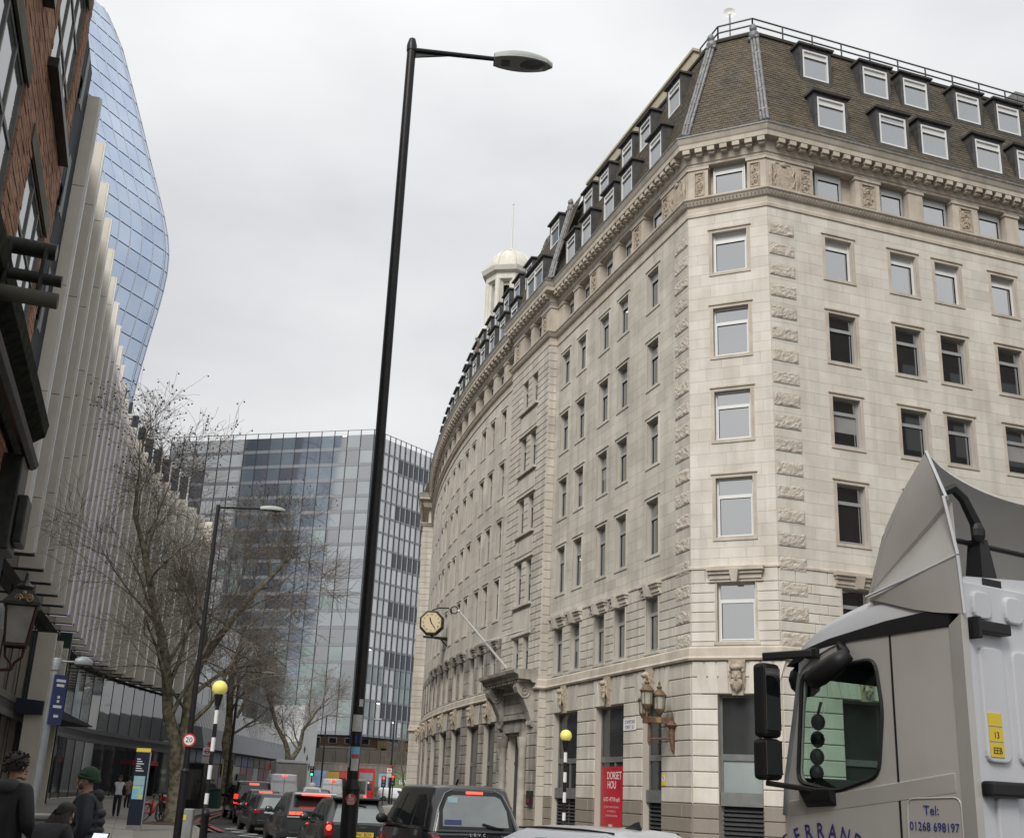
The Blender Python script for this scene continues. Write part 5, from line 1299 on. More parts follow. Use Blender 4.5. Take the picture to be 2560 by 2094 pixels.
# grey cabinet, totem, bins, bus stops, bollards
P=pol(-14.15,34.2,.1); CB=thing('utility_post','short grey utility post with a yellow label at the foot of the lamp','cabinet',tuple(P))
q=MB(); q.box(P.x-.13,P.x+.13,P.y-.1,P.y+.1,.1,1.02); q.build('body','cab_grey',CB,bevel=.03); q=MB(); q.box(P.x-.12,P.x-.04,P.y-.108,P.y-.101,.72,.86); q.build('label_plate','sign_yellow',CB)
P=pol(-16.5,42.2,.1); TT=thing('wayfinding_totem','dark blue wayfinding totem with yellow top and map panels','sign',tuple(P),R(8))
def bx(a,b,c_,d_,e,f,mt,par,name,**k): m_=MB(); m_.box(a,b,c_,d_,e,f); return m_.build(name,mt,par,world=False,**k)
bx(-.24,.24,-.08,.08,0,.16,'kerb',TT,'foot'); bx(-.23,.23,-.07,.07,.16,2.5,'navy',TT,'slab',bevel=.01); bx(-.232,.232,-.072,.072,2.5,2.62,'sign_yellow',TT,'cap'); bx(-.19,.17,-.08,-.071,1.42,1.72,'map_teal',TT,'map_panel'); bx(-.19,.17,-.08,-.071,.98,1.41,'map_land',TT,'map_panel')
for k in range(6): bx(-.17,-.17+.12+.16*((k*.37)%1),-.078,-.071,2.25-k*.075,2.275-k*.075,'sign_white',TT,'print')
bx(.231,.26,-.075,.06,.16,2.5,'galv',TT,'edge_strip')
def bus_stop(P,label,h=3.1):
    B=thing('bus_stop_flag',label,'bus stop',(P.x,P.y,0)); q=MB(); pole(q,P,0,h,.06,.05,8); q.build('post','black_paint',B); nv=hd(168); sd_=hd(78); c=P-sd_*.3
    def pl(u0,u1,z0,z1,off,mt,nm): q=MB(); q.hexa([tuple(c+sd_*u+nv*v+Vector((0,0,z))) for z in (z0,z1) for u,v in ((u0,off),(u1,off),(u1,off+.02),(u0,off+.02))]); return q.build(nm,mt,B)
    pl(-.28,.28,h-.65,h-.2,.03,'sign_white','flag'); pl(-.28,.28,h-1.2,h-.75,.03,'sticker_white','timetable_flag')
    q=MB(); disc(Vector((c.x,c.y,h-.42))+nv*.055,nv,.16,.004,q); q.build('roundel','sign_red',B); q=MB(); disc(Vector((c.x,c.y,h-.42))+nv*.06,nv,.105,.004,q); q.build('roundel_centre','sign_white',B); pl(-.2,.2,h-.455,h-.385,.066,'sign_red','roundel_bar')
    q=MB(); disc(Vector((c.x+.1,c.y,h+.02))+nv*.03,nv,.15,.02,q); q.build('red_route_disc','sign_red',B)
    return B
bus_stop(pol(-13.45,78),'white bus stop flag with red roundel behind the left beacon',3.95)
bus_stop(pol(-5.0,140),'far bus stop flag with red roundel near the traffic lights',4.2)
P=pol(-13.1,79.5,.1); BN_=thing('litter_bin','dark green litter bin behind the left beacon','bin',tuple(P)); bx(-.35,.35,-.35,.35,0,1.1,'bin_green',BN_,'body',bevel=.05); bx(-.38,.38,-.38,.38,1.1,1.2,'bin_green',BN_,'lid')
P=pol(-14.0,77.5,.1); KI=thing('phone_kiosk','tall black kiosk standing behind the nearest plane tree','kiosk',tuple(P)); bx(-.5,.5,-.5,.5,0,2.7,'black_paint',KI,'cabinet',bevel=.03); bx(-.4,.4,-.53,-.5,.5,2.3,'glass_dark',KI,'pane')
# red awning shop at the foot of the finned building
P=FIN[20]; d=fdir(20); n=Vector((d.y,-d.x,0)); T=lambda s,nn,z:tuple(P+d*s+n*nn+Vector((0,0,z)))
AW=thing('cafe_front','small cafe front with a red fascia at the foot of the finned building','shop',tuple(P)); q=MB(); q.box(-1,4,-1.6,-.6,2.9,3.3,T); q.build('fascia','sign_red',AW); q=MB(); q.box(-.9,3.9,-1.55,-1.4,.12,2.9,T); q.build('glazing','glass_dark',AW)
for k in range(3): q=MB(); q.box(-.9+k*2.3,-.7+k*2.3,-1.4,-.7,.12,2.9,T); q.build('post','dark_metal',AW)
# traffic lights
mat('lamp_red',(1,.03,.02),.4,emit=2.); mat('lamp_green',(.05,1,.35),.4,emit=1.6); mat('lamp_amber',(1,.3,.03),.4,emit=1.6)
def tlight(P,h,label,colr):
    B=thing('traffic_light',label,'traffic light',(P.x,P.y,0)); q=MB(); pole(q,P,0,h+.5,.07,.07,8); q.build('post','black_paint',B); nv=-P.normalized(); q=MB(); q.box(P.x-.25,P.x+.25,P.y-.3,P.y-.08,h-.6,h+.6); q.build('signal_head','black_paint',B)
    for k,(dz,cc) in enumerate(((.38,'lamp_red'),(0,'lamp_amber'),(-.38,'lamp_green'))):
        q=MB(); q.ball((P.x,P.y-.31,h+dz),(.14,.05,.14),10,6); q.build('lens',cc if cc==colr else 'lamp_under',B)
tlight(pol(-5.35,135),2.45,'traffic light on red in front of the far hoarding','lamp_red'); tlight(pol(-4.92,142),2.7,'second traffic light on red, just right of the first','lamp_red'); tlight(pol(-4.15,128),3.0,'traffic light on green near the end of the stone building','lamp_green'); tlight(pol(-8.75,150),3.4,'far traffic light on green left of the yellow board','lamp_green')
# ---------------------------------------------------------------- vehicles
def paint(name,c,rough=.28,metal=.0,col2=None): mat(name,c,rough,metal=metal,spec=.5,coat=.7,col2=col2,nscale=1.5)
paint('car_black',(.010,.010,.012)); paint('car_charcoal',(.035,.037,.04),.3,.3); paint('car_grey',(.06,.063,.066),.3,.4); paint('car_olive',(.045,.048,.045),.3,.4); paint('car_white',(.68,.69,.71),.25); paint('car_blue',(.012,.014,.02)); paint('van_white',(.62,.64,.66),.4); paint('bus_red',(.42,.016,.022),.3); mat('truck_silver',(.56,.54,.505),.4,metal=.1,spec=.5,coat=.3,col2=(.50,.48,.45),nscale=1.3,streak=.22,dirt=(.3,.28,.25))
mat('truck_white',(.62,.63,.65),.4,spec=.5,col2=(.54,.55,.57),nscale=1)
mat('car_glass',(.014,.017,.018),.03,spec=.6,ior=1.75); mat('car_glass_pale',(.16,.18,.18),.05,spec=.6,ior=1.8,col2=(.22,.245,.24),nscale=1.4)
mat('trim_black',(.012,.012,.013),.5); mat('tyre',(.018,.018,.018),.85); mat('chrome',(.6,.61,.62),.15,metal=1); mat('silver_bar',(.62,.63,.65),.3,metal=.3)
mat('tail_on',(1,.02,.012),.3,emit=1.5); mat('tail_bright',(1,.045,.025),.3,emit=2.6); mat('tail_off',(.22,.012,.015),.2,spec=.6); mat('plate_yellow',(.72,.52,.06),.5); mat('plate_pale',(.55,.55,.62),.5); mat('shutter',(.40,.39,.37),.55,metal=.2,col2=(.33,.32,.30),nscale=.8,streak=.5,dirt=(.2,.19,.17)); mat('lorry_side',(.33,.32,.305),.55,col2=(.28,.27,.26),nscale=.7)
def rrect(x0,x1,w,r,z,n=4):
    P=[]
    for cx,cy,a0 in ((x1-r,w-r,0),(x0+r,w-r,90),(x0+r,-w+r,180),(x1-r,-w+r,270)):
        for k in range(n+1): a=R(a0+90*k/n); P.append((cx+r*math.cos(a),cy+r*math.sin(a),z))
    return P
class Veh:
    def __init__(s,name,label,cat,az,d,heading,z=0.,pos=None):
        p=pos if pos is not None else pol(az,d); s.o=thing(name,label,cat,(p.x,p.y,z),R(90-heading))
    def part(s,mb,name,mt,parent=None,**k): return mb.build(name,mt,parent or s.o,world=False,**k)
    def shell(s,st,mt,bev=.05):
        m=MB(); rows=[]
        for (x,zb,zt,w) in st:
            h=zt-zb; half=[(0,zb),(w*.86,zb),(w*.97,zb+h*.12),(w,zb+h*.38),(w*.99,zb+h*.62),(w*.955,zt-.05),(w*.88,zt),(0,zt+.015)]
            rows.append([(x,y,z) for y,z in half]+[(x,-y,z) for y,z in half[-2:0:-1]])
        m.grid(rows,close=True); n=len(rows[0])
        m.add(rows[0],[tuple(range(n))]); m.add(rows[-1],[tuple(range(n))])
        s.body=s.part(m,'body',mt,smooth=True,edge=40); return s.body
    def cabin(s,xb0,xb1,wb,zb,xr0,xr1,wr,zr,mt,rb=.14,rr=.16):
        s.c=(xb0,xb1,wb,zb,xr0,xr1,wr,zr); m=MB(); rows=[rrect(xb0,xb1,wb,rb,zb)]
        for t in (.5,1.): rows.append(rrect(xb0+(xr0-xb0)*t,xb1+(xr1-xb1)*t,wb+(wr-wb)*t,rb+(rr-rb)*t,zb+(zr-zb)*t))
        rows.append(rrect(xr0+.06,xr1-.06,wr-.05,rr,zr+.045)); rows.append(rrect(xr0+.25,xr1-.25,wr-.25,.2,zr+.075)); rows.append(rrect(xr0+.6,xr1-.6,wr-.5,.15,zr+.085))
        m.grid(rows,close=True); m.add(rows[-1],[tuple(range(len(rows[-1])))])
        s.cab=s.part(m,'cabin',mt,smooth=True,edge=45); return s.cab
    def pt(s,f,u,v,off=.006):
        xb0,xb1,wb,zb,xr0,xr1,wr,zr=s.c
        L_=lambda a,b:a+(b-a)*v
        x0,x1,w,z=L_(xb0,xr0),L_(xb1,xr1),L_(wb,wr),L_(zb,zr)
        if f=='L': p=(x0+(x1-x0)*u,w,z); n=Vector((0,zr-zb,wb-wr)).normalized()
        elif f=='R': p=(x0+(x1-x0)*u,-w,z); n=Vector((0,-(zr-zb),wb-wr)).normalized()
        elif f=='B': p=(x0,w-2*w*u,z); n=Vector((-(zr-zb),0,xr0-xb0)).normalized()
        else: p=(x1,w-2*w*u,z); n=Vector((zr-zb,0,xb1-xr1)).normalized()
        return tuple(Vector(p)+n*off)
    def pane(s,f,poly,mt='car_glass',name='window',off=.006):
        m=MB(); P=[s.pt(f,u,v,off) for u,v in poly]; n=len(P); Q=[s.pt(f,u,v,off-.02) for u,v in poly]
        m.add(P+Q,[tuple(range(n))]+[(i,(i+1)%n,n+(i+1)%n,n+i) for i in range(n)]); return s.part(m,name,mt)
    def bx(s,x0,x1,y0,y1,z0,z1,mt,name,parent=None,bevel=0.):
        m=MB(); m.box(x0,x1,y0,y1,z0,z1); return s.part(m,name,mt,parent,bevel=bevel)
    def wheel(s,x,y,r=.33,w=.22):
        sg=1 if y>0 else -1; T=lambda a,b,c:(x+a,y+c*sg,r+b)
        m=MB(); m.lathe([(r*.62,-w/2),(r*.95,-w/2),(r,-w/2+.03),(r,w/2-.03),(r*.95,w/2),(r*.62,w/2)],22,T=T); wh=s.part(m,'wheel','trim_black')
        ty=MB(); ty.lathe([(r*.7,-w/2-.002),(r*.96,-w/2-.002),(r+.003,-w/2+.03),(r+.003,w/2-.03),(r*.96,w/2+.004),(r*.7,w/2+.004)],22,T=T); s.part(ty,'tyre','tyre',wh,smooth=True,edge=40)
        m=MB(); 
        for k in range(5):
            a=2*math.pi*k/5; ca,sa=math.cos(a),math.sin(a); m.add([T(ca*.05-sa*.04,sa*.05+ca*.04,w/2+.006),T(ca*.05+sa*.04,sa*.05-ca*.04,w/2+.006),T(ca*r*.66+sa*.03,sa*r*.66-ca*.03,w/2+.006),T(ca*r*.66-sa*.03,sa*r*.66+ca*.03,w/2+.006)],[(0,1,2,3)])
        s.part(m,'rim','chrome',wh)
        a=MB(); a.lathe([(r*1.0,w/2-.08),(r*1.18,w/2-.06),(r*1.18,w/2-.02)],22,T=T); s.part(a,'wheel_arch','trim_black',s.body)
    def wheels(s,xr,xf,y,r=.33):
        for x in (xr,xf):
            for sg in (1,-1): s.wheel(x,sg*y,r)
    def mirror(s,x,y,z,mt='trim_black'):
        m=MB(); sg=1 if y>0 else -1; m.ball((x,y+sg*.1,z),(.08,.12,.1),10,6); m.tube([(x,y-sg*.05,z-.06),(x,y+sg*.08,z-.04)],.025,6); s.part(m,'mirror',mt,smooth=True)
    def plate(s,text,y,z,x=-.02,w=.52,mt='plate_yellow',size=.105):
        p=s.bx(x-.012,x,y-w/2,y+w/2,z-.056,z+.056,mt,'number_plate')
        if text:
            t=txt('lettering',text,size,'sign_black',p,(x-.015,y,z),(R(90),0,R(-90)),.001,xs=.85,world=False)
        return p
# black taxi ----------------------------------------------------------------
v=Veh('black_cab','shiny black taxi cab in front of the stone building with its brake light lit','taxi',-.78,21.9,-18.3)
v.shell([(0,.35,1.02,.84),(.12,.28,1.1,.91),(.7,.25,1.12,.935),(2.6,.25,1.1,.935),(3.7,.25,1.08,.93),(4.4,.3,.95,.87),(4.8,.38,.7,.7)],'car_black')
v.cabin(.06,3.95,.89,1.08,.38,3.1,.72,1.80,'car_black',.2,.24)
v.pane('B',[(.1,.06),(.9,.06),(.92,.5),(.87,.88),(.8,.96),(.2,.96),(.13,.88),(.08,.5)],'trim_black','rear_surround',.008)
gl=v.pane('B',[(.14,.12),(.86,.12),(.88,.5),(.84,.8),(.78,.86),(.22,.86),(.16,.8),(.12,.5)],'car_glass_pale','rear_window',.013)
v.pane('L',[(.1,.08),(.34,.08),(.34,.84),(.18,.86),(.12,.7)],'car_glass','side_window'); v.pane('L',[(.38,.06),(.66,.06),(.66,.86),(.38,.86)],'car_glass','side_window'); v.pane('L',[(.69,.06),(.9,.06),(.86,.55),(.78,.86),(.69,.86)],'car_glass','side_window')
v.pane('R',[(.1,.08),(.34,.08),(.34,.84),(.18,.86),(.12,.7)],'car_glass','side_window'); v.pane('R',[(.38,.06),(.66,.06),(.66,.86),(.38,.86)],'car_glass','side_window'); v.pane('R',[(.69,.06),(.9,.06),(.86,.55),(.78,.86),(.69,.86)],'car_glass','side_window'); v.pane('F',[(.1,.08),(.9,.08),(.86,.9),(.14,.9)],'car_glass','windscreen')
v.pane('B',[(.4,.9),(.62,.9),(.62,.955),(.4,.955)],'tail_bright','brake_light',.016)
v.pane('B',[(.17,.68),(.29,.68),(.29,.82),(.17,.82)],'map_teal','window_sticker',.016); v.pane('B',[(.15,.15),(.34,.15),(.34,.27),(.15,.27)],'sign_blue','parcel_shelf_box',.016)
m=MB(); m.bar(v.pt('B',.62,.12,.03),v.pt('B',.8,.09,.03),.035,.02); m.bar(v.pt('B',.57,.19,.03),v.pt('B',.72,.1,.03),.05,.025); v.part(m,'wiper','trim_black')
m=MB(); m.tube([v.pt('B',.045,.0,.01),v.pt('B',.06,.5,.01),v.pt('B',.12,.9,.01),v.pt('B',.22,1.0,.02)],.009,6); v.part(m,'drip_rail','galv'); m=MB(); m.tube([v.pt('B',.955,.0,.01),v.pt('B',.94,.5,.01),v.pt('B',.88,.9,.01),v.pt('B',.78,1.0,.02)],.009,6); v.part(m,'drip_rail','galv')
v.bx(-.03,.1,-.42,.42,.92,.965,'silver_bar','chrome_bar',bevel=.015)
for sg in (1,-1): v.bx(-.02,.35,sg*.66 if sg>0 else -.86,sg*.86 if sg>0 else -.66,.62,1.02,'tail_off','tail_light',bevel=.05)
for sg in (1,-1): v.bx(-.035,.0,min(sg*.7,sg*.8),max(sg*.7,sg*.8),.68,.97,'tail_on','lamp_strip',bevel=.01)
txt('badge','L  E  V  C',.075,'chrome',v.o,(-.03,0,1.035),(R(80),0,R(-90)),.004,world=False)
v.plate(None,0,.75); v.wheels(.85,3.85,.82,.34); v.mirror(3.2,.95,1.2)
m=MB(); m.bar((1.2,.1,1.88),(1.05,.1,1.99),.03,.02); v.part(m,'aerial','trim_black')
# car with yellow plate -------------------------------------------------------
def hatch(name,label,az,d,h,mt,Ln,W_,Hh,z=0,kind=0,pos=None):
    v=Veh(name,label,'car',az,d,h,z,pos); w=W_/2; zb=Hh*.60
    v.shell([(0,.35,zb-.02,w*.86),(.1,.25,zb,w*.95),(.6,.2,zb,w),(Ln*.5,.2,zb-.02,w),(Ln*.72,.2,zb-.06,w),(Ln*.92,.26,zb-.2,w*.92),(Ln,.38,zb-.4,w*.7)],mt)
    v.cabin(.05,Ln*.73,w*.93,zb-.03,.5 if kind==0 else .75,Ln*.52,w*.72,Hh-.09,mt,.14,.16)
    v.pane('B',[(.1,.12),(.9,.12),(.86,.86),(.14,.86)],'car_glass_pale' if kind!=2 else 'car_glass','rear_window')
    for f in 'LR':
        v.pane(f,[(.12,.14),(.26,.14),(.3,.84),(.26,.84)],'car_glass','side_window'); v.pane(f,[(.29,.12),(.55,.12),(.57,.88),(.33,.88)],'car_glass','side_window'); v.pane(f,[(.59,.12),(.88,.12),(.7,.86),(.61,.88)],'car_glass','side_window')
    v.pane('F',[(.08,.05),(.92,.05),(.88,.92),(.12,.92)],'car_glass','windscreen')
    v.wheels(Ln*.18,Ln*.81,w*.9,.33); v.mirror(Ln*.6,w*.98,zb+.08,mt); v.mirror(Ln*.6,-w*.98,zb+.08,mt)
    v.bx(-.06,.1,-w*.8,w*.8,.3,.5,'trim_black','bumper',bevel=.04)
    return v
v=hatch('hatchback_car','dark grey hatchback with yellow plate between the lamp post and the taxi',-6.35,29,-18,'car_olive',4.0,1.72,1.54)
v.plate('JW61 BOX',-.1,.70); txt('badge','SPORT',.06,'chrome',v.o,(-.02,-.1,.86),(R(85),0,R(-90)),.004,world=False)
for sg in (1,-1): v.bx(-.02,.22,min(sg*.6,sg*.8),max(sg*.6,sg*.8),.62,.98,'tail_off','tail_light',bevel=.05)
m=MB(); m.ball((-.01,.72,.84),(.04,.07,.07),8,5); v.part(m,'brake_lamp','tail_bright')
v.bx(.3,.6,-.58,.58,1.47,1.52,'trim_black','spoiler',bevel=.015)
m=MB(); m.bar(v.pt('B',.3,.88,.03),v.pt('B',.65,.75,.03),.04,.03); v.part(m,'wiper','trim_black')
# grey electric hatchback ------------------------------------------------------
v=hatch('electric_hatchback','angular grey hatchback with a wide red brake strip left of the lamp post',-8.35,35.2,-18,'car_grey',4.6,1.89,1.58,kind=2)
v.bx(.38,.75,-.62,.62,1.5,1.545,'silver_bar','spoiler',bevel=.015); v.bx(.36,.4,-.42,.42,1.475,1.51,'tail_bright','brake_light')
v.bx(-.03,.06,-.8,.8,.92,1.05,'trim_black','light_panel')
for y0,y1 in ((.62,.8),(.42,.6),(-.6,-.42),(-.8,-.62)): v.bx(-.045,-.03,y0,y1,.95,1.03,'tail_bright','tail_light')
v.bx(-.045,0,.2,.85,.875,.905,'silver_bar','chrome_bar'); v.plate(None,0,.62,mt='plate_pale',w=.62); v.bx(-.035,-.03,-.36,-.31,.565,.675,'bin_green','plate_flash'); v.bx(-.07,.1,-.8,.8,.26,.34,'silver_bar','skid_plate',bevel=.02)
# dark estate, hatch and people carrier ------------------------------------------
v=hatch('estate_car','dark charcoal estate car behind the grey electric hatchback',-10.15,45.2,-19,'car_charcoal',4.7,1.82,1.42)
for sg in (1,-1): v.bx(-.02,.3,min(sg*.62,sg*.86),max(sg*.62,sg*.86),.68,.86,'tail_off','tail_light',bevel=.04)
v.bx(-.02,.0,-.5,.5,.72,.78,'silver_bar','chrome_bar'); v.plate(None,0,.6)
v=hatch('hatchback_car','black hatchback with lit high brake light ahead of the charcoal estate',-10.75,53.5,-19,'car_blue',4.3,1.8,1.5)
v.pane('B',[(.3,.9),(.72,.9),(.72,.99),(.3,.99)],'tail_bright','brake_light',.02)
for sg in (1,-1): v.bx(-.03,.2,min(sg*.62,sg*.84),max(sg*.62,sg*.84),.75,.92,'tail_on','tail_light',bevel=.03)
def van(name,label,cat,az,d,h,mt,Ln,W_,Hh,nose=.9,pos=None,glass=True):
    v=Veh(name,label,cat,az,d,h,0,pos); w=W_/2; zb=Hh*.52
    v.shell([(0,.35,zb,w*.94),(.06,.3,zb,w*.99),(Ln*.5,.3,zb,w),(Ln-nose,.3,zb-.05,w),(Ln-.25,.35,zb-.3,w*.93),(Ln,.45,zb-.5,w*.75)],mt)
    v.cabin(.0,Ln-nose*.55,w*.975,zb-.02,.12,Ln-nose*1.5,w*.86,Hh-.09,mt,.12,.2)
    v.wheels(Ln*.18,Ln*.8,w*.88,.34); v.mirror(Ln-nose*1.1,w,zb+.15); v.mirror(Ln-nose*1.1,-w,zb+.15)
    v.pane('F',[(.08,.05),(.92,.05),(.88,.8),(.12,.8)],'car_glass','windscreen')
    for f in 'LR': v.pane(f,[(.72,.05),(.93,.05),(.86,.62),(.72,.62)],'car_glass','side_window')
    if glass:
        v.pane('B',[(.1,.12),(.9,.12),(.86,.84),(.14,.84)],'car_glass','rear_window')
        for f in 'LR': v.pane(f,[(.08,.1),(.36,.1),(.36,.8),(.12,.8)],'car_glass','side_window'); v.pane(f,[(.39,.1),(.68,.1),(.68,.8),(.39,.8)],'car_glass','side_window')
    else:
        v.bx(-.012,.0,-.008,.008,.4,Hh*.9,'trim_black','door_gap')
        for z in (Hh*.45,Hh*.8): v.bx(-.008,.02,-w*.85,w*.85,z,z+.015,'trim_black','door_crease')
    return v
v=van('people_carrier','tall black people carrier with a lit tail light at the head of the dark cars','van',-11.35,61.5,-19,'car_black',5.0,1.92,1.86)
for sg in (1,-1): v.bx(-.03,.12,min(sg*.76,sg*.94),max(sg*.76,sg*.94),.75,1.2,'tail_on' if sg>0 else 'tail_off','tail_light',bevel=.02)
v.pane('B',[(.36,.86),(.64,.86),(.64,.96),(.36,.96)],'tail_bright','brake_light',.02)
v.bx(-.02,.06,-.5,.5,.3,.36,'silver_bar','bumper_strip')
v=van('panel_van','white panel van with closed rear doors in front of the grey box lorry','van',-10.0,82,-15,'van_white',5.8,1.98,2.42,glass=False)
v.pane('B',[(.4,.95),(.6,.95),(.6,1.0),(.4,1.0)],'tail_bright','brake_light',.03)
for sg in (1,-1): v.bx(-.03,.1,min(sg*.84,sg*.97),max(sg*.84,sg*.97),.7,1.15,'tail_on' if sg<0 else 'tail_off','tail_light')
# box lorry
v=Veh('box_lorry','big grey box lorry with roller shutter behind the white van','lorry',-9.72,97,-14); w=1.25
m=MB(); m.box(0,6.4,-w,w,1.0,3.55); v.body=v.part(m,'box','lorry_side',bevel=.03)
for k in range(16): v.bx(-.03,-.005,-w+.15,w-.15,1.1+k*.135,1.1+k*.135+.125,'shutter','shutter_slat')
v.bx(-.08,0,-w,w,3.38,3.6,'truck_white','top_rail',bevel=.02); v.bx(-.05,0,w-.14,w,1.0,3.38,'lorry_side','post'); v.bx(-.05,0,-w,-w+.14,1.0,3.38,'lorry_side','post'); v.bx(0,6.4,-.9,.9,.6,1.0,'trim_black','chassis'); v.bx(6.5,8.2,-1.1,1.1,.7,2.9,'truck_white','cab',bevel=.15)
for x in (1.2,7.3): v.wheel(x,1.05,.45); v.wheel(x,-1.05,.45)
m=MB(); m.box(1.5,4.2,w+.002,w+.012,1.2,2.4); v.part(m,'side_panel','poster_pink')
m=MB(); m.box(1.5,4.2,-w-.012,-w-.002,1.2,2.4); v.part(m,'side_panel','lamp_under')
# distant vehicles
v=van('panel_van','dirty white van far off, left of the lamp post','van',-7.75,108,-10,'van_white',5.2,1.95,2.4,glass=False); v.bx(-.05,.05,-.2,.1,2.2,2.34,'tail_bright','brake_light')
v=Veh('flatbed_truck','small grey box truck just left of the red bus','lorry',-6.62,112,-8); m=MB(); m.box(0,3,-1,1,.9,2.5); v.body=v.part(m,'box','lorry_side',bevel=.03); v.bx(-.03,0,-.8,.8,1.2,2.3,'glass_dark','rear_door'); v.bx(3.2,4.8,-.95,.95,.5,2.2,'van_white','cab',bevel=.12)
for x in (.8,4.0): v.wheel(x,.85); v.wheel(x,-.85)
v.bx(-.06,0,-.95,-.75,.85,1.05,'tail_bright','tail_light')
v=hatch('small_white_car','small pale car with a round roof cover between the lorry and the far van',-8.65,92,-12,'van_white',3.9,1.75,1.65); m=MB(); m.lathe([(.0,.0),(.3,.02),(.26,.25),(.1,.34)],12,(1.4,0,1.62)); v.part(m,'roof_cover','white_paint',smooth=True)
v=hatch('small_dark_car','small dark car beside the pale car behind the lorry',-8.2,97,-12,'car_charcoal',4.0,1.75,1.5)
v=van('delivery_van','white delivery van turning side-on beneath the green hoarding','van',-5.6,185,78,'car_white',4.9,1.9,1.9,glass=False)
# double-deck bus
v=Veh('double_decker_bus','red double-decker bus seen from behind near the railway bridge','bus',-6.2,172,-6); m=MB()
rows=[]; 
for x,i in ((0,.0),(.15,.0),(10,.0)): rows.append([(x,y,z) for y,z in ((-1.2,.35),(1.2,.35),(1.25,.6),(1.25,4.0),(1.1,4.35),(-1.1,4.35),(-1.25,4.0),(-1.25,.6))])
m.grid(rows,close=True); m.add(rows[0],[tuple(range(8))]); m.add(rows[-1],[tuple(range(8))]); v.body=v.part(m,'body','bus_red',bevel=.05)
v.bx(-.02,.01,-.95,.95,2.7,3.75,'car_glass_pale','upper_window'); v.bx(-.02,.01,-.95,.6,1.4,2.3,'car_glass','lower_window'); v.bx(-.03,.0,-.5,.0,2.3,2.55,'sign_white','notice')
for sg in (1,-1):
    v.bx(.4,9.5,sg*1.255-.005,sg*1.255+.005,2.75,3.6,'car_glass','side_window'); v.bx(.4,9.5,sg*1.255-.005,sg*1.255+.005,1.3,2.2,'car_glass','side_window'); v.wheel(2,sg*1.08,.48); v.wheel(8,sg*1.08,.48)
    v.bx(-.03,0,min(sg*.95,sg*1.15),max(sg*.95,sg*1.15),.8,1.1,'tail_on' if sg>0 else 'tail_off','tail_light')
# white car at the bottom right of the taxi -----------------------------------------
v=Veh('white_car','white car roof with dark shark-fin aerial in front of the stone building','car',0,0,-44,0,Vector((2.3,12.9,0))); w=.9
v.shell([(0,.35,.92,.78),(.1,.25,.95,.86),(.7,.2,.97,.9),(2.4,.2,.95,.9),(3.4,.2,.9,.9),(4.2,.28,.75,.84),(4.5,.4,.6,.65)],'car_white')
v.cabin(.1,3.35,.85,.92,.75,2.35,.62,1.37,'car_white',.14,.16)
for f in 'LR': v.pane(f,[(.1,.16),(.3,.14),(.32,.86),(.26,.84)],'car_glass','side_window'); v.pane(f,[(.33,.12),(.56,.12),(.57,.88),(.35,.88)],'car_glass','side_window'); v.pane(f,[(.59,.12),(.88,.12),(.7,.86),(.61,.88)],'car_glass','side_window')
v.pane('B',[(.1,.12),(.9,.12),(.86,.88),(.14,.88)],'car_glass','rear_window'); v.pane('F',[(.08,.05),(.92,.05),(.88,.92),(.12,.92)],'car_glass','windscreen')
m=MB(); m.hexa([(.95,-.03,1.44),(1.15,-.03,1.45),(1.15,.03,1.45),(.95,.03,1.44),(.97,-.006,1.53),(1.02,-.006,1.52),(1.02,.006,1.52),(.97,.006,1.53)]); m.ball((1.05,0,1.45),(.13,.045,.02),10,5); v.part(m,'aerial','trim_black')
v.wheels(.8,3.6,.82,.33); v.mirror(2.75,.9,1.0,'car_white')
for sg in (1,-1):
    m=MB(); m.tube([(.85,sg*.57,1.405),(1.3,sg*.575,1.425),(1.9,sg*.575,1.425),(2.3,sg*.57,1.405)],.012,5); v.part(m,'roof_seam','trim_black')
# ---------------------------------------------------------------- things fixed to the stone building
# octagonal clock
CC=Vector((-4.9,78.7,12.65)); fh=183; nv=hd(fh); sdv=hd(fh-90)
CL=thing('bracket_clock','octagonal projecting clock with cream roman-numeral dial on the far stone facade','clock',tuple(CC))
def octa(r,off,n=8): return [CC+nv*off+sdv*(r*math.cos(R(22.5+45*k)))+Vector((0,0,r*math.sin(R(22.5+45*k)))) for k in range(n)]
q=MB(); a=octa(.86,-.2); b=octa(.86,.2); q.add([tuple(p) for p in a+b],[tuple(range(8)),tuple(range(8,16))]+[(i,(i+1)%8,8+(i+1)%8,8+i) for i in range(8)]); q.build('case','fascia_black',CL,bevel=.04)
mat('dial',(.66,.56,.36),.5)
q=MB(); a=octa(.74,.203); b=octa(.74,.22); q.add([tuple(p) for p in a+b],[tuple(range(8,16))]+[(i,(i+1)%8,8+(i+1)%8,8+i) for i in range(8)]); q.build('gilt_ring','gold_leaf',CL)
q=MB(); a=octa(.7,.222); q.add([tuple(p) for p in a],[tuple(range(8))]); q.build('dial','dial',CL)
for k,nm in enumerate(('XII','I','II','III','IIII','V','VI','VII','VIII','IX','X','XI')):
    t=R(90-30*k); p=CC+nv*.226-sdv*0+(-sdv)*(-1)*0
    c=CC+nv*.226+hd(fh-90)*0+ (hd(fh-90)*1)*(-.0)
    pos=CC+nv*.226+(-hd(fh+90))*(0)+ (hd(fh-90))*(.54*math.cos(t))+Vector((0,0,.54*math.sin(t)))
    o=txt('numeral',nm,.17,'sign_black',CL,pos,(R(90),0,-R(fh-180)),.001)
    o.rotation_euler=(Matrix.Rotation(-R(fh-180),4,'Z')@Matrix.Rotation(R(90),4,'X')@Matrix.Rotation(-R(30*k),4,'Z')).to_euler()
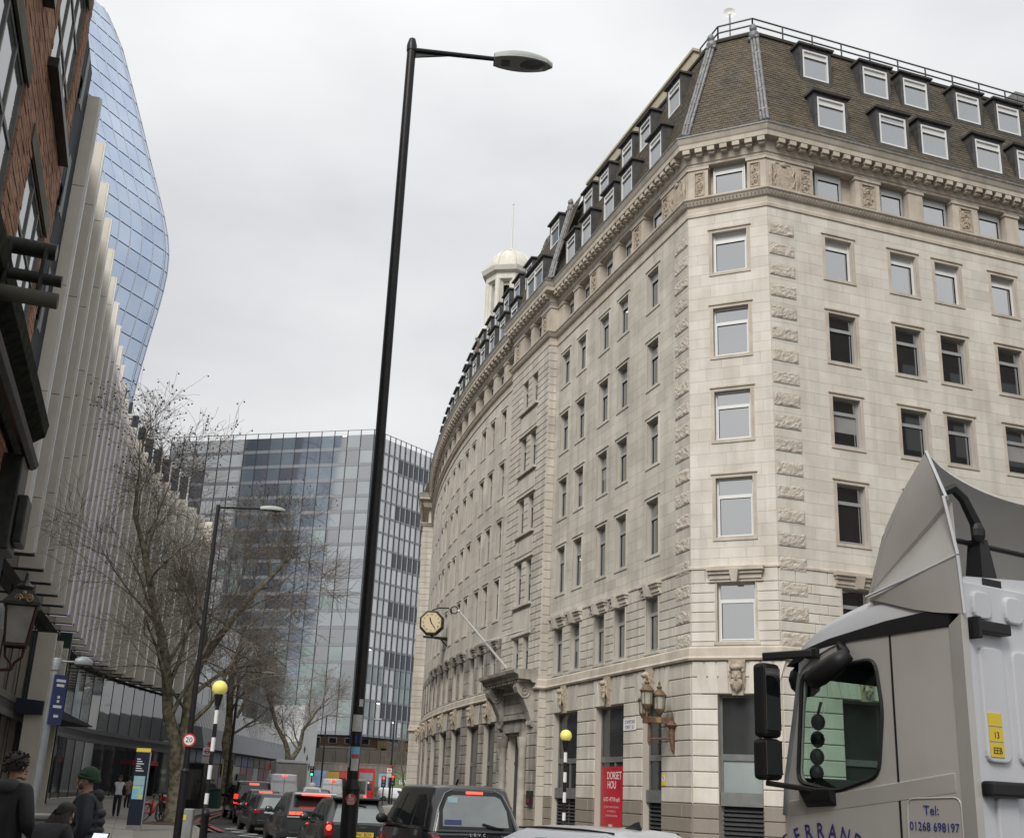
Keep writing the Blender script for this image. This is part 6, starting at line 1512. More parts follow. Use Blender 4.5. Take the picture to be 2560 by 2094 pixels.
def hand(deg,ln,w,nm):
    t=R(90-deg); dv=hd(fh-90)*math.cos(t)+Vector((0,0,math.sin(t))); pv_=hd(fh-90)*-math.sin(t)+Vector((0,0,math.cos(t)))
    q=MB(); q.add([tuple(CC+nv*.235-dv*.12-pv_*w),tuple(CC+nv*.235-dv*.12+pv_*w),tuple(CC+nv*.235+dv*ln*.7+pv_*w*1.5),tuple(CC+nv*.235+dv*ln),tuple(CC+nv*.235+dv*ln*.7-pv_*w*1.5)],[(0,1,2,3,4)]); q.build(nm,'sign_black',CL)
hand(342,.4,.03,'hour_hand'); hand(144,.56,.022,'minute_hand')
q=MB(); w0=Vector((-3.55,79.,0)); 
q.tube([CC+Vector((0,0,.85)),CC+Vector((.4,.1,1.05)),(w0.x,w0.y,13.75)],.05,6); q.tube([CC+Vector((0,0,-.85)),CC+Vector((.3,.1,-1.0)),(w0.x,w0.y,11.55)],.07,6); q.tube([CC+Vector((.6,.1,-.95)),CC+Vector((.9,.15,-1.3)),(w0.x,w0.y,11.0)],.06,6); q.hexa([(CC.x-.5,CC.y-.15,11.62),(w0.x,w0.y-.15,11.62),(w0.x,w0.y+.15,11.62),(CC.x-.5,CC.y+.15,11.62),(CC.x-.5,CC.y-.15,11.74),(w0.x,w0.y-.15,11.74),(w0.x,w0.y+.15,11.74),(CC.x-.5,CC.y+.15,11.74)]); q.build('bracket','fascia_black',CL)
# flagpole over the entrance
b0=Vector((.78,62.1,7.6)); t0=Vector((-2.37,60.7,10.85))
FPL=thing('flagpole','white angled flagpole with stays above the stone entrance hood','flagpole',tuple(b0))
q=MB(); q.tube([b0,b0.lerp(t0,.55),t0],[.08,.07,.05],8); q.ball(tuple(t0),.08,8,5); q.build('pole','white_paint',FPL); q=MB(); mp_=b0.lerp(t0,.55); q.tube([mp_,TBay(16.2,.05,9.75)],.022,5); q.tube([mp_,TBay(20.6,.05,9.75)],.018,5); q.build('stay','white_paint',FPL)
q=MB(); rc=t0+Vector((-.25,.1,.05)); q.tube([rc+Vector((.19*math.cos(a),0,.19*math.sin(a))) for a in [2*math.pi*k/14 for k in range(15)]],.035,6,cap=False); q.build('ring','fascia_black',FPL)
# triple bracket lantern
mat('copper',(.20,.11,.075),.65,metal=.2,col2=(.12,.07,.05),nscale=6); mat('old_brass',(.22,.15,.085),.55,metal=.3,col2=(.14,.1,.06),nscale=5); mat('pale_glass',(.45,.44,.36),.15,spec=.5,col2=(.3,.3,.25),nscale=3)
L3=thing('bracket_lantern','ornate copper bracket with three round lanterns near the corner of the stone building','lantern',TL(1.3,.1,3.4))
nL=hd(-107.5)
q=MB(); q.tube([TL(1.35,.06,3.4),TL(1.35,.1,3.55),TL(1.35,.16,4.1),TL(1.35,.14,4.9)],[.02,.08,.12,.03],8); q.lathe([(.02,0),(.2,.12),(.26,.16),(.1,.32)],10,TL(1.35,.16,4.25))
q.tube([TL(1.35,.1,3.95),TL(1.35,1.05,3.88)],.045,6); q.tube([TL(1.35,1.05,3.65),TL(1.35,1.05,3.8),TL(1.35,1.05,4.5)],[.02,.07,.06],8)
q.box(1.28,1.42,.1,1.25,4.45,4.68,TL); q.box(.95,1.75,.95,1.15,4.45,4.62,TL); q.build('bracket','copper',L3)
q=MB(); q.box(1.26,1.44,.62,.9,4.48,4.66,TL); q.build('badge_panel','gold_leaf',L3)
for (s_,n_,zo) in ((1.35,.65,.28),(1.35,1.15,.42),(1.85,1.0,.12)):
    c=Vector(TL(s_,n_,0)); z0_=4.55+zo
    q=MB(); q.tube([(c.x,c.y,4.5),(c.x,c.y,z0_)],.04,6); q.lathe([(.03,z0_-.12),(.13,z0_-.02),(.2,z0_+.1),(.21,z0_+.14)],12,(c.x,c.y,0)); q.lathe([(.27,z0_+.6),(.28,z0_+.64),(.15,z0_+.78),(.07,z0_+.86),(.11,z0_+.92),(.04,z0_+1.0),(.05,z0_+1.08),(.01,z0_+1.16)],12,(c.x,c.y,0)); lt_=q.build('lantern_frame','old_brass',L3)
    q=MB(); q.lathe([(.19,z0_+.14),(.215,z0_+.6)],12,(c.x,c.y,0)); q.build('glass','pale_glass',lt_)
    q=MB()
    for k in range(6): a=2*math.pi*k/6; q.tube([(c.x+.2*math.cos(a),c.y+.2*math.sin(a),z0_+.14),(c.x+.225*math.cos(a),c.y+.225*math.sin(a),z0_+.6)],.016,4)
    q.build('glazing_bar','old_brass',lt_)
# street name plate, warning sign, alarm box, red letting board
def wallsign(name,label,cat,T,s0,s1,z0,z1,mt,n0=.06,th=.02):
    o=thing(name,label,cat,T((s0+s1)/2,n0,(z0+z1)/2)); q=MB(); q.box(s0,s1,n0,n0+th,z0,z1,T); q.build('plate',mt,o); return o
hL=-107.5
def ltxt(o,body,size,mt,T,s,n,z,h,xs=1.,al='CENTER'): return txt('lettering',body,size,mt,o,T(s,n,z),(R(90),0,-R(h-180)),.001,al,xs)
o=wallsign('street_name_plate','white street name plate on the pier beside the bracket lantern','sign',TL,4.75,5.95,4.38,4.84,'sign_white')
ltxt(o,'STAMFORD',.2,'sign_black',TL,5.3,.083,4.7,hL,1.0); ltxt(o,'STREET',.19,'sign_black',TL,5.5,.083,4.5,hL,.95); ltxt(o,'SE1',.19,'sign_red',TL,5.0,.083,4.5,hL,.95)
o=wallsign('camera_warning_sign','small yellow and white camera warning sign below the bracket lantern','sign',TL,2.08,2.34,2.3,2.72,'sign_yellow')
q=MB(); q.box(2.1,2.32,.081,.084,2.46,2.66,TL); q.build('panel','sign_white',o); q=MB(); q.hexa([TL(2.15,.085,2.5),TL(2.2,.085,2.5),TL(2.2,.088,2.5),TL(2.15,.088,2.5),TL(2.22,.085,2.62),TL(2.28,.085,2.62),TL(2.28,.088,2.62),TL(2.22,.088,2.62)]); q.build('camera_mark','sign_black',o)
o=wallsign('alarm_box','black wall box with a red lit panel beside the entrance','box',TBay,15.6,16.2,1.3,1.95,'fascia_black',.05,.16); q=MB(); q.box(15.7,16.1,.211,.215,1.42,1.6,TBay); q.build('lit_panel','tail_off',o)
mat('board_red',(.48,.02,.035),.4,col2=(.42,.018,.03),nscale=1); mat('print_dim',(.34,.012,.025),.5); mat('print_pale',(.62,.4,.42),.5)
TLs=lambda s,n,z:TL(s,n-.26,z)
o=wallsign('letting_board','tall red letting board with white lettering in the ground-floor window','sign',TLs,6.72,8.95,.3,3.02,'board_red',0.,.03)
ltxt(o,'DORSET',.43,'sign_white',TLs,7.55,.033,2.65,hL,.95); ltxt(o,'HOU',.43,'sign_white',TLs,7.8,.033,2.28,hL,.95); ltxt(o,'SE',.43,'print_dim',TLs,7.1,.033,2.28,hL,.95)
ltxt(o,'6,132 -47,710 sq ft',.235,'sign_white',TLs,7.8,.033,1.72,hL,.95); ltxt(o,'OF GREAT VALUE OFFICE SPACE',.11,'print_pale',TLs,7.8,.033,1.42,hL); ltxt(o,'IN THE HEART OF',.11,'print_pale',TLs,7.8,.033,1.25,hL); ltxt(o,"LONDON'S SOUTH BANK",.11,'print_pale',TLs,7.8,.033,1.08,hL)
q=MB(); q.box(7.7,8.1,.031,.036,.45,.75,TLs); q.build('logo_panel','print_pale',o)
# handrail by the entrance steps
q=MB(); q.tube([TBay(18,.3,1.1),TBay(16.6,1.4,1.4)],.03,6); q.tube([TBay(18,.3,.7),TBay(16.6,1.4,1.0)],.03,6); q.tube([TBay(16.6,1.4,0),TBay(16.6,1.4,1.4)],.03,6); tag(q.build('handrail','chrome'),'steel handrail at the entrance steps behind the taxi','handrail')
# bollard in front of the left beacon
P=pol(-13.4,28.6,0)
o=thing('bollard','black bollard at the kerb below the left beacon','bollard',(P.x,P.y,0)); q=MB(); q.lathe([(.11,0),(.1,.1),(.09,.15),(.085,.98),(.1,1.0),(.1,1.06),(.06,1.14),(.01,1.17)],14,(P.x,P.y,0)); q.build('post','black_paint',o,smooth=True,edge=40)
P=pol(-20.9,16.5,.1); o=thing('street_cabinet','pale grey street cabinet behind the bending woman','cabinet',tuple(P),R(20)); bx(-.5,.5,-.25,.25,0,1.12,'cab_grey',o,'body',bevel=.03); bx(-.54,.54,-.29,.29,1.12,1.18,'cab_grey',o,'lid',bevel=.02)
# bicycles
def bicycle(loc,rz,label,fm,lean=.0,full=True,rest='trim_black'):
    B=thing('bicycle',label,'bicycle',loc,rz,'bicycles on the left pavement'); B.rotation_euler=(lean,0,rz)
    for x in (-.52,.52):
        m=MB(); m.tube([(x+.33*math.cos(a),0,.33+.33*math.sin(a)) for a in [2*math.pi*k/18 for k in range(19)]],.02,5,cap=False); w_=m.build('wheel','tyre',B,world=False)
        m=MB()
        for k in range(8): a=math.pi*k/8; m.bar((x+.32*math.cos(a),0,.33+.32*math.sin(a)),(x-.32*math.cos(a),0,.33-.32*math.sin(a)),.005)
        m.ball((x,0,.33),(.05,.05,.05),8,5); m.build('spokes','galv',w_,world=False)
        m=MB(); m.tube([(x+.38*math.cos(a),0,.33+.38*math.sin(a)) for a in [math.pi*(.15+.7*k/8) for k in range(9)]],.03,5); m.build('mudguard',fm,B,world=False)
    m=MB(); m.tube([(.38,0,.88),(.0,0,.38),(-.12,0,.3)],[.045,.06,.05],8); m.tube([(-.12,0,.3),(-.22,0,.85)],.04,8); m.tube([(-.12,0,.3),(-.52,0,.33)],.03,6); m.tube([(-.2,0,.75),(-.52,0,.33)],.025,6); m.tube([(.38,0,.95),(.52,0,.33)],.03,6); m.build('frame',fm,B,world=False)
    m=MB(); m.tube([(.38,0,.88),(.34,0,1.1)],.022,6); m.tube([(.3,-.28,1.1),(.36,-.1,1.12),(.36,.1,1.12),(.3,.28,1.1)],.016,6); m.build('handlebar',rest,B,world=False)
    m=MB(); m.tube([(-.22,0,.85),(-.24,0,.98)],.02,6); m.ball((-.24,0,1.0),(.14,.08,.04),10,5); m.build('saddle',rest,B,world=False)
    m=MB(); m.lathe([(.09,-.01),(.09,.01)],12,(0,0,0),T=lambda x,y,z:(x-.1,z+.04,y+.28)); m.bar((-.1,.06,.28),(0,.08,.16),.02); m.build('crank',rest,B,world=False)
    if full:
        m=MB(); m.box(.45,.75,-.16,.16,.8,.98); m.build('basket',fm,B,world=False)
    return B
mat('bike_red',(.62,.03,.02),.35,coat=.5); mat('bike_lime',(.55,.8,.12),.4)
b_=bicycle((-13.95,49.3,.12),R(70),'red hire bicycle leaning beside the nearest plane tree','bike_red',R(10)); m=MB(); m.box(.1,.16,-.065,.065,.46,.7); m.build('stripe','bike_lime',b_,world=False)
bicycle((-13.45,49.0,.12),R(95),'black bicycle between the red hire bicycle and the tree trunk','trim_black',R(-8),False)
for k in range(5): bicycle(tuple(pol(-13.75+.28*k,90+2*k,.12)),R(60+7*k),('parked dark bicycle near the kiosk, first from the left','parked dark bicycle near the kiosk, second from the left','parked dark bicycle near the kiosk, third from the left','parked dark bicycle near the kiosk, fourth from the left','parked dark bicycle near the kiosk, rightmost')[k],'trim_black',R(5),False)
# ---------------------------------------------------------------- tractor lorry at the right
from mathutils.geometry import tessellate_polygon
clear_glass('cab_glass',(.62,.76,.70),1.5)
TK=Veh('tractor_lorry','silver-grey tractor lorry cab with roof air deflector filling the lower right corner','lorry',0,0,-31,0,Vector((3.131,7.795,0)))
WD=2.3
def rpoly(pts,r,n=4):
    out_=[]; N=len(pts)
    for i in range(N):
        p=Vector(pts[i]); a=(Vector(pts[i-1])-p); b=(Vector(pts[(i+1)%N])-p); rr=min(r,a.length*.45,b.length*.45); p0=p+a.normalized()*rr; p1=p+b.normalized()*rr
        for k in range(n+1):
            t=k/n; q=p0*(1-t)**2+p*2*t*(1-t)+p1*t*t; out_.append((q.x,q.y))
    return out_
OUTL=[(0,.9),(0,2.99),(.1,2.99),(1.38,2.965),(1.5,2.86),(1.6,2.45),(1.70,1.98),(1.73,1.8),(1.72,.9)]
WIN=rpoly([(1.50,2.755),(.77,2.82),(.725,2.45),(.79,2.0),(1.2,1.885),(1.585,1.95)],.09)
def holed(y,outer,hole,mb,mi=0):
    loops=[[Vector((x,z,0)) for x,z in outer],[Vector((x,z,0)) for x,z in hole]]; tr=tessellate_polygon(loops); pts=outer+hole
    mb.add([(x,y,z) for x,z in pts],[tuple(t) for t in tr],mi)
m=MB(); holed(0,OUTL,WIN,m); holed(-WD,OUTL,WIN,m)
# reveal returns, front, underside
for y in (0,-WD):
    sg=-1 if y==0 else 1
    n=len(WIN); m.add([(x,y,z) for x,z in WIN]+[(x,y+sg*.05,z) for x,z in WIN],[(i,(i+1)%n,n+(i+1)%n,n+i) for i in range(n)])
m.add([(1.72,0,.9),(1.72,-WD,.9),(1.73,-WD,1.8),(1.73,0,1.8)],[(0,1,2,3)]); m.add([(0,0,.9),(0,-WD,.9),(1.72,-WD,.9),(1.72,0,.9)],[(0,1,2,3)])
for y0,y1 in ((0,-.1),(-WD+.1,-WD)): m.add([(1.73,y0,1.8),(1.73,y1,1.8),(1.5,y1,2.86),(1.5,y0,2.86)],[(0,1,2,3)])
m.add([(1.5,0,2.86),(1.5,-WD,2.86),(1.38,-WD,2.965),(1.38,0,2.965)],[(0,1,2,3)])
TK.body=TK.part(m,'cab_shell','truck_silver')
g=MB(); g.add([(x,-.035,z) for x,z in WIN],[tuple(range(len(WIN)))]); TK.part(g,'side_window','cab_glass'); g=MB(); g.add([(x,-WD+.035,z) for x,z in WIN],[tuple(range(len(WIN)))]); TK.part(g,'side_window','cab_glass')
g=MB(); g.add([(1.73,-.1,1.8),(1.73,-WD+.1,1.8),(1.5,-WD+.1,2.86),(1.5,-.1,2.86)],[(0,1,2,3)]); TK.part(g,'windscreen','cab_glass')
# rubber seals
for y,sg in ((0,1),(-WD,-1)):
    q=MB(); q.tube([(x,y+sg*.004,z) for x,z in WIN+WIN[:1]],.017,5,cap=False); TK.part(q,'window_seal','trim_black')
q=MB(); q.tube([(1.52,.006,2.76),(1.6,.006,2.4),(1.7,.006,1.97),(1.73,.006,1.7)],.018,5); TK.part(q,'pillar_strip','galv')
# black band below the roof
q=MB(); bd=[(.1,2.995),(.1,3.125),(.65,3.08),(1.2,3.0),(1.5,2.93),(1.66,2.82),(1.5,2.85),(1.36,2.925),(1.0,2.965)]
q.ext(bd,lambda a,t,b:(a,t,b),.012,-WD-.012); TK.part(q,'roof_band','trim_black')
# roof skin
rows=[]
for x,z,ins in ((1.53,2.93,-.016),(1.48,3.0,-.016),(1.36,3.07,-.014),(1.2,3.13,-.012),(.93,3.2,-.01),(.6,3.25,-.005),(.3,3.27,0),(.05,3.3,.02)):
    rows.append([(x,-ins,z-.2),(x,-ins-.015,z-.03),(x,-ins-.12,z+.05),(x,-WD/2,z+.13),(x,-WD+ins+.12,z+.05),(x,-WD+ins+.015,z-.03),(x,-WD+ins,z-.2)])
q=MB(); q.grid(rows); q.add(rows[0],[tuple(range(7))]); q.add(rows[-1],[tuple(range(7))]); TK.part(q,'roof','truck_white',smooth=True,edge=50)
# door gap, handle, crease, service panel
TK.bx(.615,.632,-.004,.003,.9,2.985,'trim_black','door_gap')
q=MB(); q.hexa([(.15,-.01,1.9),(1.68,-.01,1.70),(1.68,.003,1.70),(.15,.003,1.9),(.15,-.01,2.035),(1.68,-.01,1.815),(1.68,.012,1.80),(.15,.012,2.02)]); TK.part(q,'door_crease','truck_silver')
q=MB(); bxp=rpoly([(.12,1.2),(.12,1.87),(.56,1.85),(.57,1.2)],.06); q.tube([(x,.0,z) for x,z in bxp+bxp[:1]],.008,5,cap=False); TK.part(q,'panel_groove','truck_silver')
mat('ink_blue',(.03,.04,.22),.5); mat('ink_red',(.45,.03,.06),.5)
def ttxt(body,size,mt,x,z,rot=0,off=.006,xs=1.):
    o=txt('lettering',body,size,mt,TK.o,(x,off,z),(R(90),0,R(180)),.001,world=False,xs=xs)
    if rot: o.rotation_euler=(Matrix.Rotation(R(180),4,'Z')@Matrix.Rotation(R(90),4,'X')@Matrix.Rotation(rot,4,'Z')).to_euler()
    return o
ttxt('Tel:',.085,'ink_blue',.36,1.78); ttxt('01268 698197',.078,'ink_blue',.345,1.675,xs=.9)
for i,ch in enumerate('FERRANDS'):
    a=R(118-8.4*i*1.0); Rr_=.82; cx,cz=1.33,.80
    x=cx-Rr_*math.cos(a)*1.0; z=cz+Rr_*math.sin(a)-.015
    ttxt(ch,.155,'ink_red',x+.004,z-.004,a-math.pi/2,.005,.8); ttxt(ch,.15,'ink_blue',x,z,a-math.pi/2,.0085,.8)
# side fairing behind the door
q=MB(); q.hexa([(-.03,-.02,.9),(.1,-.0,.9),(.1,.012,.9),(-.03,.05,.9),(-.03,-.02,3.06),(.1,-.0,2.995),(.1,.012,2.995),(-.03,.05,3.06)]); TK.part(q,'side_fairing','truck_silver')
# rear wall with pressed ribs
q=MB(); q.box(.0,.06,-WD+.02,-.03,.9,3.3); 
def rib(y0,y1,z0,z1): 
    P=rpoly([(y0,z0),(y0,z1),(y1,z1),(y1,z0)],.07); q.add([(0,y,z) for y,z in P]+[(-.03,y+(.02 if y>(y0+y1)/2 else -.02)*0,z) for y,z in P],[tuple(range(len(P),2*len(P)))]+[(i,(i+1)%len(P),len(P)+(i+1)%len(P),len(P)+i) for i in range(len(P))])
for k in range(6): rib(-.12-.35*k,-.38-.35*k,2.1,2.86)
for k in range(6): rib(-.1-.35*k,-.3-.35*k,3.05,3.24); rib(-.18-.35*k,-.4-.35*k,1.2,1.9)
TK.part(q,'rear_wall','truck_white',bevel=.012)
q=MB(); q.box(-.08,0,-.42,-.06,2.95,3.03); q.box(-.1,0,-.08,-.05,2.9,3.05); TK.part(q,'rear_bracket','trim_black',bevel=.01); q=MB(); q.box(-.1,0,-.45,-.05,1.88,1.98); TK.part(q,'lower_bracket','trim_black',bevel=.02)
for k,(z0,z1,tx) in enumerate(((2.335,2.42,''),(2.235,2.325,'13'),(2.135,2.225,'EEB'))):
    s_=TK.bx(-.036,-.031,-.285,-.145,z0,z1,'sign_yellow','sticker')
    if tx: txt('lettering',tx,.06,'sign_black',s_,(-.038,-.215,(z0+z1)/2-.005),(R(90),0,R(-90)),.0005,world=False)
# roof air deflector
def crv(y):
    t=(-y)/WD; bul=1-(2*t-1)**2; b=bul*.0
    return [(.81+.34*bul,3.27+.03*bul),(.74+.36*bul,3.45),(.64+.34*bul,3.7),(.46+.28*bul,3.97),(.19+.10*bul,4.27-.16*bul**.7)]
rows=[]
for i in range(17):
    y=-WD*i/16; rows.append([(x,y,z) for x,z in crv(y)])
q=MB(); q.grid(rows); rows2=[[(x-.02,y,z-.03) for (x,y,z) in r] for r in rows]; q.grid(rows2); q.add([rows[i][-1] for i in range(17)]+[rows2[i][-1] for i in range(17)],[(i,i+1,17+i+1,17+i) for i in range(16)])
DF=TK.part(q,'air_deflector','truck_silver',smooth=True,edge=50)
for y,sg in ((0,1),(-WD,-1)):
    A=[(.81,3.27),(.74,3.45),(.64,3.7),(.46,3.97),(.19,4.27)]
    ed=[(.06,3.9),(-.03,3.47),(-.05,3.08)]
    q=MB(); o2=-sg*.07; o3=sg*.03; N=10
    def lerp3(P,t):
        f=t*(len(P)-1); i=min(int(f),len(P)-2); u=f-i; return tuple(P[i][k]+(P[i+1][k]-P[i][k])*u for k in range(3))
    La=[(x,y,z) for x,z in ((.81,3.27),(.755,3.4),(.69,3.58),(.60,3.77),(.48,3.945),(.34,4.11),(.19,4.27))]
    Lb=[(.81,y,3.27),(.66,y+o2*.5,3.43),(.47,y+o2*.9,3.60),(.26,y+o2,3.76),(.06,y+o2*.7,3.9)]
    Lb2=[(.81,y,3.27),(.66,y+o2*.7,3.42),(.47,y+o2*1.25,3.585),(.26,y+o2*1.4,3.74),(.06,y+o2*1.1,3.88)]
    Lc=[(.81,y,3.265),(.62,y+o3*.6,3.29),(.4,y+o3,3.345),(.18,y+o3*1.1,3.405),(-.03,y+o3,3.47)]
    Ld=[(.80,y,3.26),(.6,y+o3*.3,3.2),(.4,y+o3*.5,3.14),(.18,y+o3*.7,3.09),(-.05,y+o3,3.06)]
    for P0,P1 in ((La,Lb),(Lb,Lb2),(Lb2,Lc),(Lc,Ld)):
        rws=[]
        for j in range(5):
            v=j/4; rws.append([tuple(p*(1-v)+r*v+((sg*.03*math.sin(math.pi*v)*i/N) if k==1 and P0 is La else 0) for k,(p,r) in enumerate(zip(lerp3(P0,i/N),lerp3(P1,i/N)))) for i in range(N+1)])
        q.grid(rws)
    TK.part(q,'deflector_cheek','truck_silver',smooth=True,edge=28)
    q=MB(); q.tube([(.19,y,4.27),(.05,y,3.9)],.014,5); q.tube([(.05,y+o3,3.9),(-.03,y+o3,3.47)],.014,5); q.tube([(-.03,y+o3,3.46),(-.05,y+o3,3.06)],.014,5); q.tube([(.8,y+o3,3.27),(.4,y+o3,3.36),(-.03,y+o3,3.47)],.01,5); TK.part(q,'cheek_edge','truck_white')
# adjuster struts and cross bar
for yb in (-.42,-WD+.42):
    q=MB(); sg=1 if yb>-1 else -1
    q.hexa([(.05,yb-.09,3.32),(.2,yb-.09,3.32),(.2,yb+.09,3.32),(.05,yb+.09,3.32),(.08,yb-.045,3.66),(.18,yb-.045,3.66),(.18,yb+.045,3.66),(.08,yb+.045,3.66)]); q.tube([(.12,yb,3.6),(.12,yb+.02*sg,3.78),(.13,yb+.12*sg,3.95),(.15,yb+.2*sg,4.02),(.2,yb+.27*sg,3.98)],[.05,.045,.04,.04,.03],6); q.box(.04,.24,yb-.1,yb+.1,3.3,3.36); q.ball((.08,yb+.05*sg,3.7),(.04,.06,.08),8,5); TK.part(q,'strut','trim_black')
q=MB(); q.tube([(.15,-.05,3.63),(.15,-WD+.05,3.63)],.02,6); TK.part(q,'cross_bar','trim_black')
# mirrors
def hous(x0,x1,y0,y1,z0,z1): 
    m_=MB(); m_.box(x0,x1,y0,y1,z0,z1); return m_
q=hous(1.63,1.76,.10,.29,2.262,2.83); mi_=TK.part(q,'mirror','trim_black',bevel=.035); q=MB(); q.box(1.622,1.629,.12,.27,2.32,2.79); TK.part(q,'mirror_glass','glass',mi_)
q=hous(1.63,1.775,.10,.29,1.95,2.258); mi_=TK.part(q,'mirror','trim_black',bevel=.035); q=MB(); q.box(1.622,1.629,.12,.28,1.99,2.24); TK.part(q,'mirror_glass','glass',mi_)
q=MB(); q.bar((1.36,.02,2.9),(1.7,.22,2.88),.07,.06); q.hexa([(1.3,.0,2.86),(1.42,.0,2.86),(1.42,.05,2.86),(1.3,.05,2.86),(1.3,.0,2.94),(1.42,.0,2.94),(1.42,.05,2.94),(1.3,.05,2.94)]); TK.part(q,'mirror_arm','trim_black',bevel=.01)
q=MB(); q.bar((1.28,.02,1.88),(1.7,.22,1.93),.05,.04); q.hexa([(1.2,0,1.78),(1.5,0,1.76),(1.45,.08,1.8),(1.2,.06,1.82),(1.2,0,1.9),(1.58,0,1.9),(1.5,.1,1.9),(1.2,.08,1.9)]); TK.part(q,'mirror_arm','trim_black',bevel=.01)
q=MB(); q.tube([(1.28,.13,2.68),(1.18,.14,2.72),(1.02,.13,2.8),(.94,.08,2.86)],[.07,.085,.075,.05],10); q.bar((1.1,.0,2.95),(.97,.08,2.86),.05,.05); TK.part(q,'kerb_mirror','trim_black',smooth=True)
q=MB(); q.ball((1.62,-.15,2.72),(.1,.16,.13),10,6); TK.part(q,'front_mirror','trim_black',smooth=True)
# interior
q=MB(); q.box(.3,1.68,-WD+.1,-.12,1.0,1.86); q.hexa([(1.2,-WD+.1,1.86),(1.7,-WD+.1,1.86),(1.7,-.12,1.86),(1.2,-.12,1.86),(1.45,-WD+.1,1.98),(1.66,-WD+.1,1.98),(1.66,-.12,1.98),(1.45,-.12,1.98)]); TK.part(q,'dashboard','trim_black')
q=MB(); q.box(.08,.5,-.95,-.35,1.86,2.35); q.box(.08,.5,-WD+.35,-WD+.95,1.86,2.35); TK.part(q,'seat','trim_black',bevel=.06)
q=MB(); q.box(.07,.09,-WD+.05,-.06,1.0,2.95); TK.part(q,'cab_back_lining','lamp_under'); q=MB(); q.box(.3,1.3,-WD+.06,-.06,2.93,2.95); TK.part(q,'headlining','lamp_under')
q=MB(); q.tube([(1.46,-.15,2.55),(1.5,-.15,2.45)],.012,5)
for k,z in enumerate((2.4,2.27,2.14,2.02)): q.ball((1.5+.012*k,-.15,z),(.06,.05,.065),10,6)
TK.part(q,'hanging_ornament','trim_black',smooth=True)
# lower cab, bumper, chassis and wheels (below the picture)
TK.bx(.2,1.78,-WD+.03,-.03,.35,.92,'truck_silver','lower_cab',bevel=.05); TK.bx(-3.6,.2,-1.55,-.75,.6,.95,'trim_black','chassis'); TK.bx(-2.9,-1.7,-1.7,-.6,.95,1.15,'trim_black','coupling_plate',bevel=.05)
for x in (1.0,-2.3): TK.wheel(x,-.16,.5,.3); TK.wheel(x,-WD+.16,.5,.3)
# ---------------------------------------------------------------- people
mat('skin',(.42,.25,.18),.6,spec=.3); mat('hair_dark',(.018,.013,.011),.6,spec=.4,bump=.5,bscale=60); mat('cloth_black',(.014,.014,.016),.75,bump=.3,bscale=25,col2=(.022,.022,.026),nscale=6); mat('cloth_navy',(.012,.014,.022),.6,bump=.3,bscale=20,col2=(.02,.022,.032),nscale=5); mat('cloth_grey',(.05,.052,.055),.8,bump=.3,bscale=25); mat('jeans',(.02,.022,.03),.85,bump=.2,bscale=40); mat('beanie',(.03,.065,.035),.95,bump=.7,bscale=70); mat('shirt',(.75,.75,.8),.8); mat('stubble',(.12,.07,.05),.8); mat('coat_tan',(.34,.23,.16),.85,bump=.2,bscale=20); mat('shoe',(.02,.018,.016),.5); mat('phone_lit',(.8,.82,.85),.3,emit=.5); mat('eye_white',(.6,.6,.58),.3); mat('maroon',(.08,.02,.025),.8)
PENDING=[]
def skin_mesh(verts,edges,rad,root=0):
    me=bpy.data.meshes.new('skeleton'); me.from_pydata(verts,edges,[]); o=bpy.data.objects.new('skeleton_tmp',me); COL.objects.link(o)
    m=o.modifiers.new('skin','SKIN'); m.use_smooth_shade=True
    sv=me.skin_vertices[0].data
    for i,r in enumerate(rad): sv[i].radius=(r,r) if not isinstance(r,tuple) else r
    sv[root].use_root=True
    s=o.modifiers.new('sub','SUBSURF'); s.levels=2; s.render_levels=2
    return o
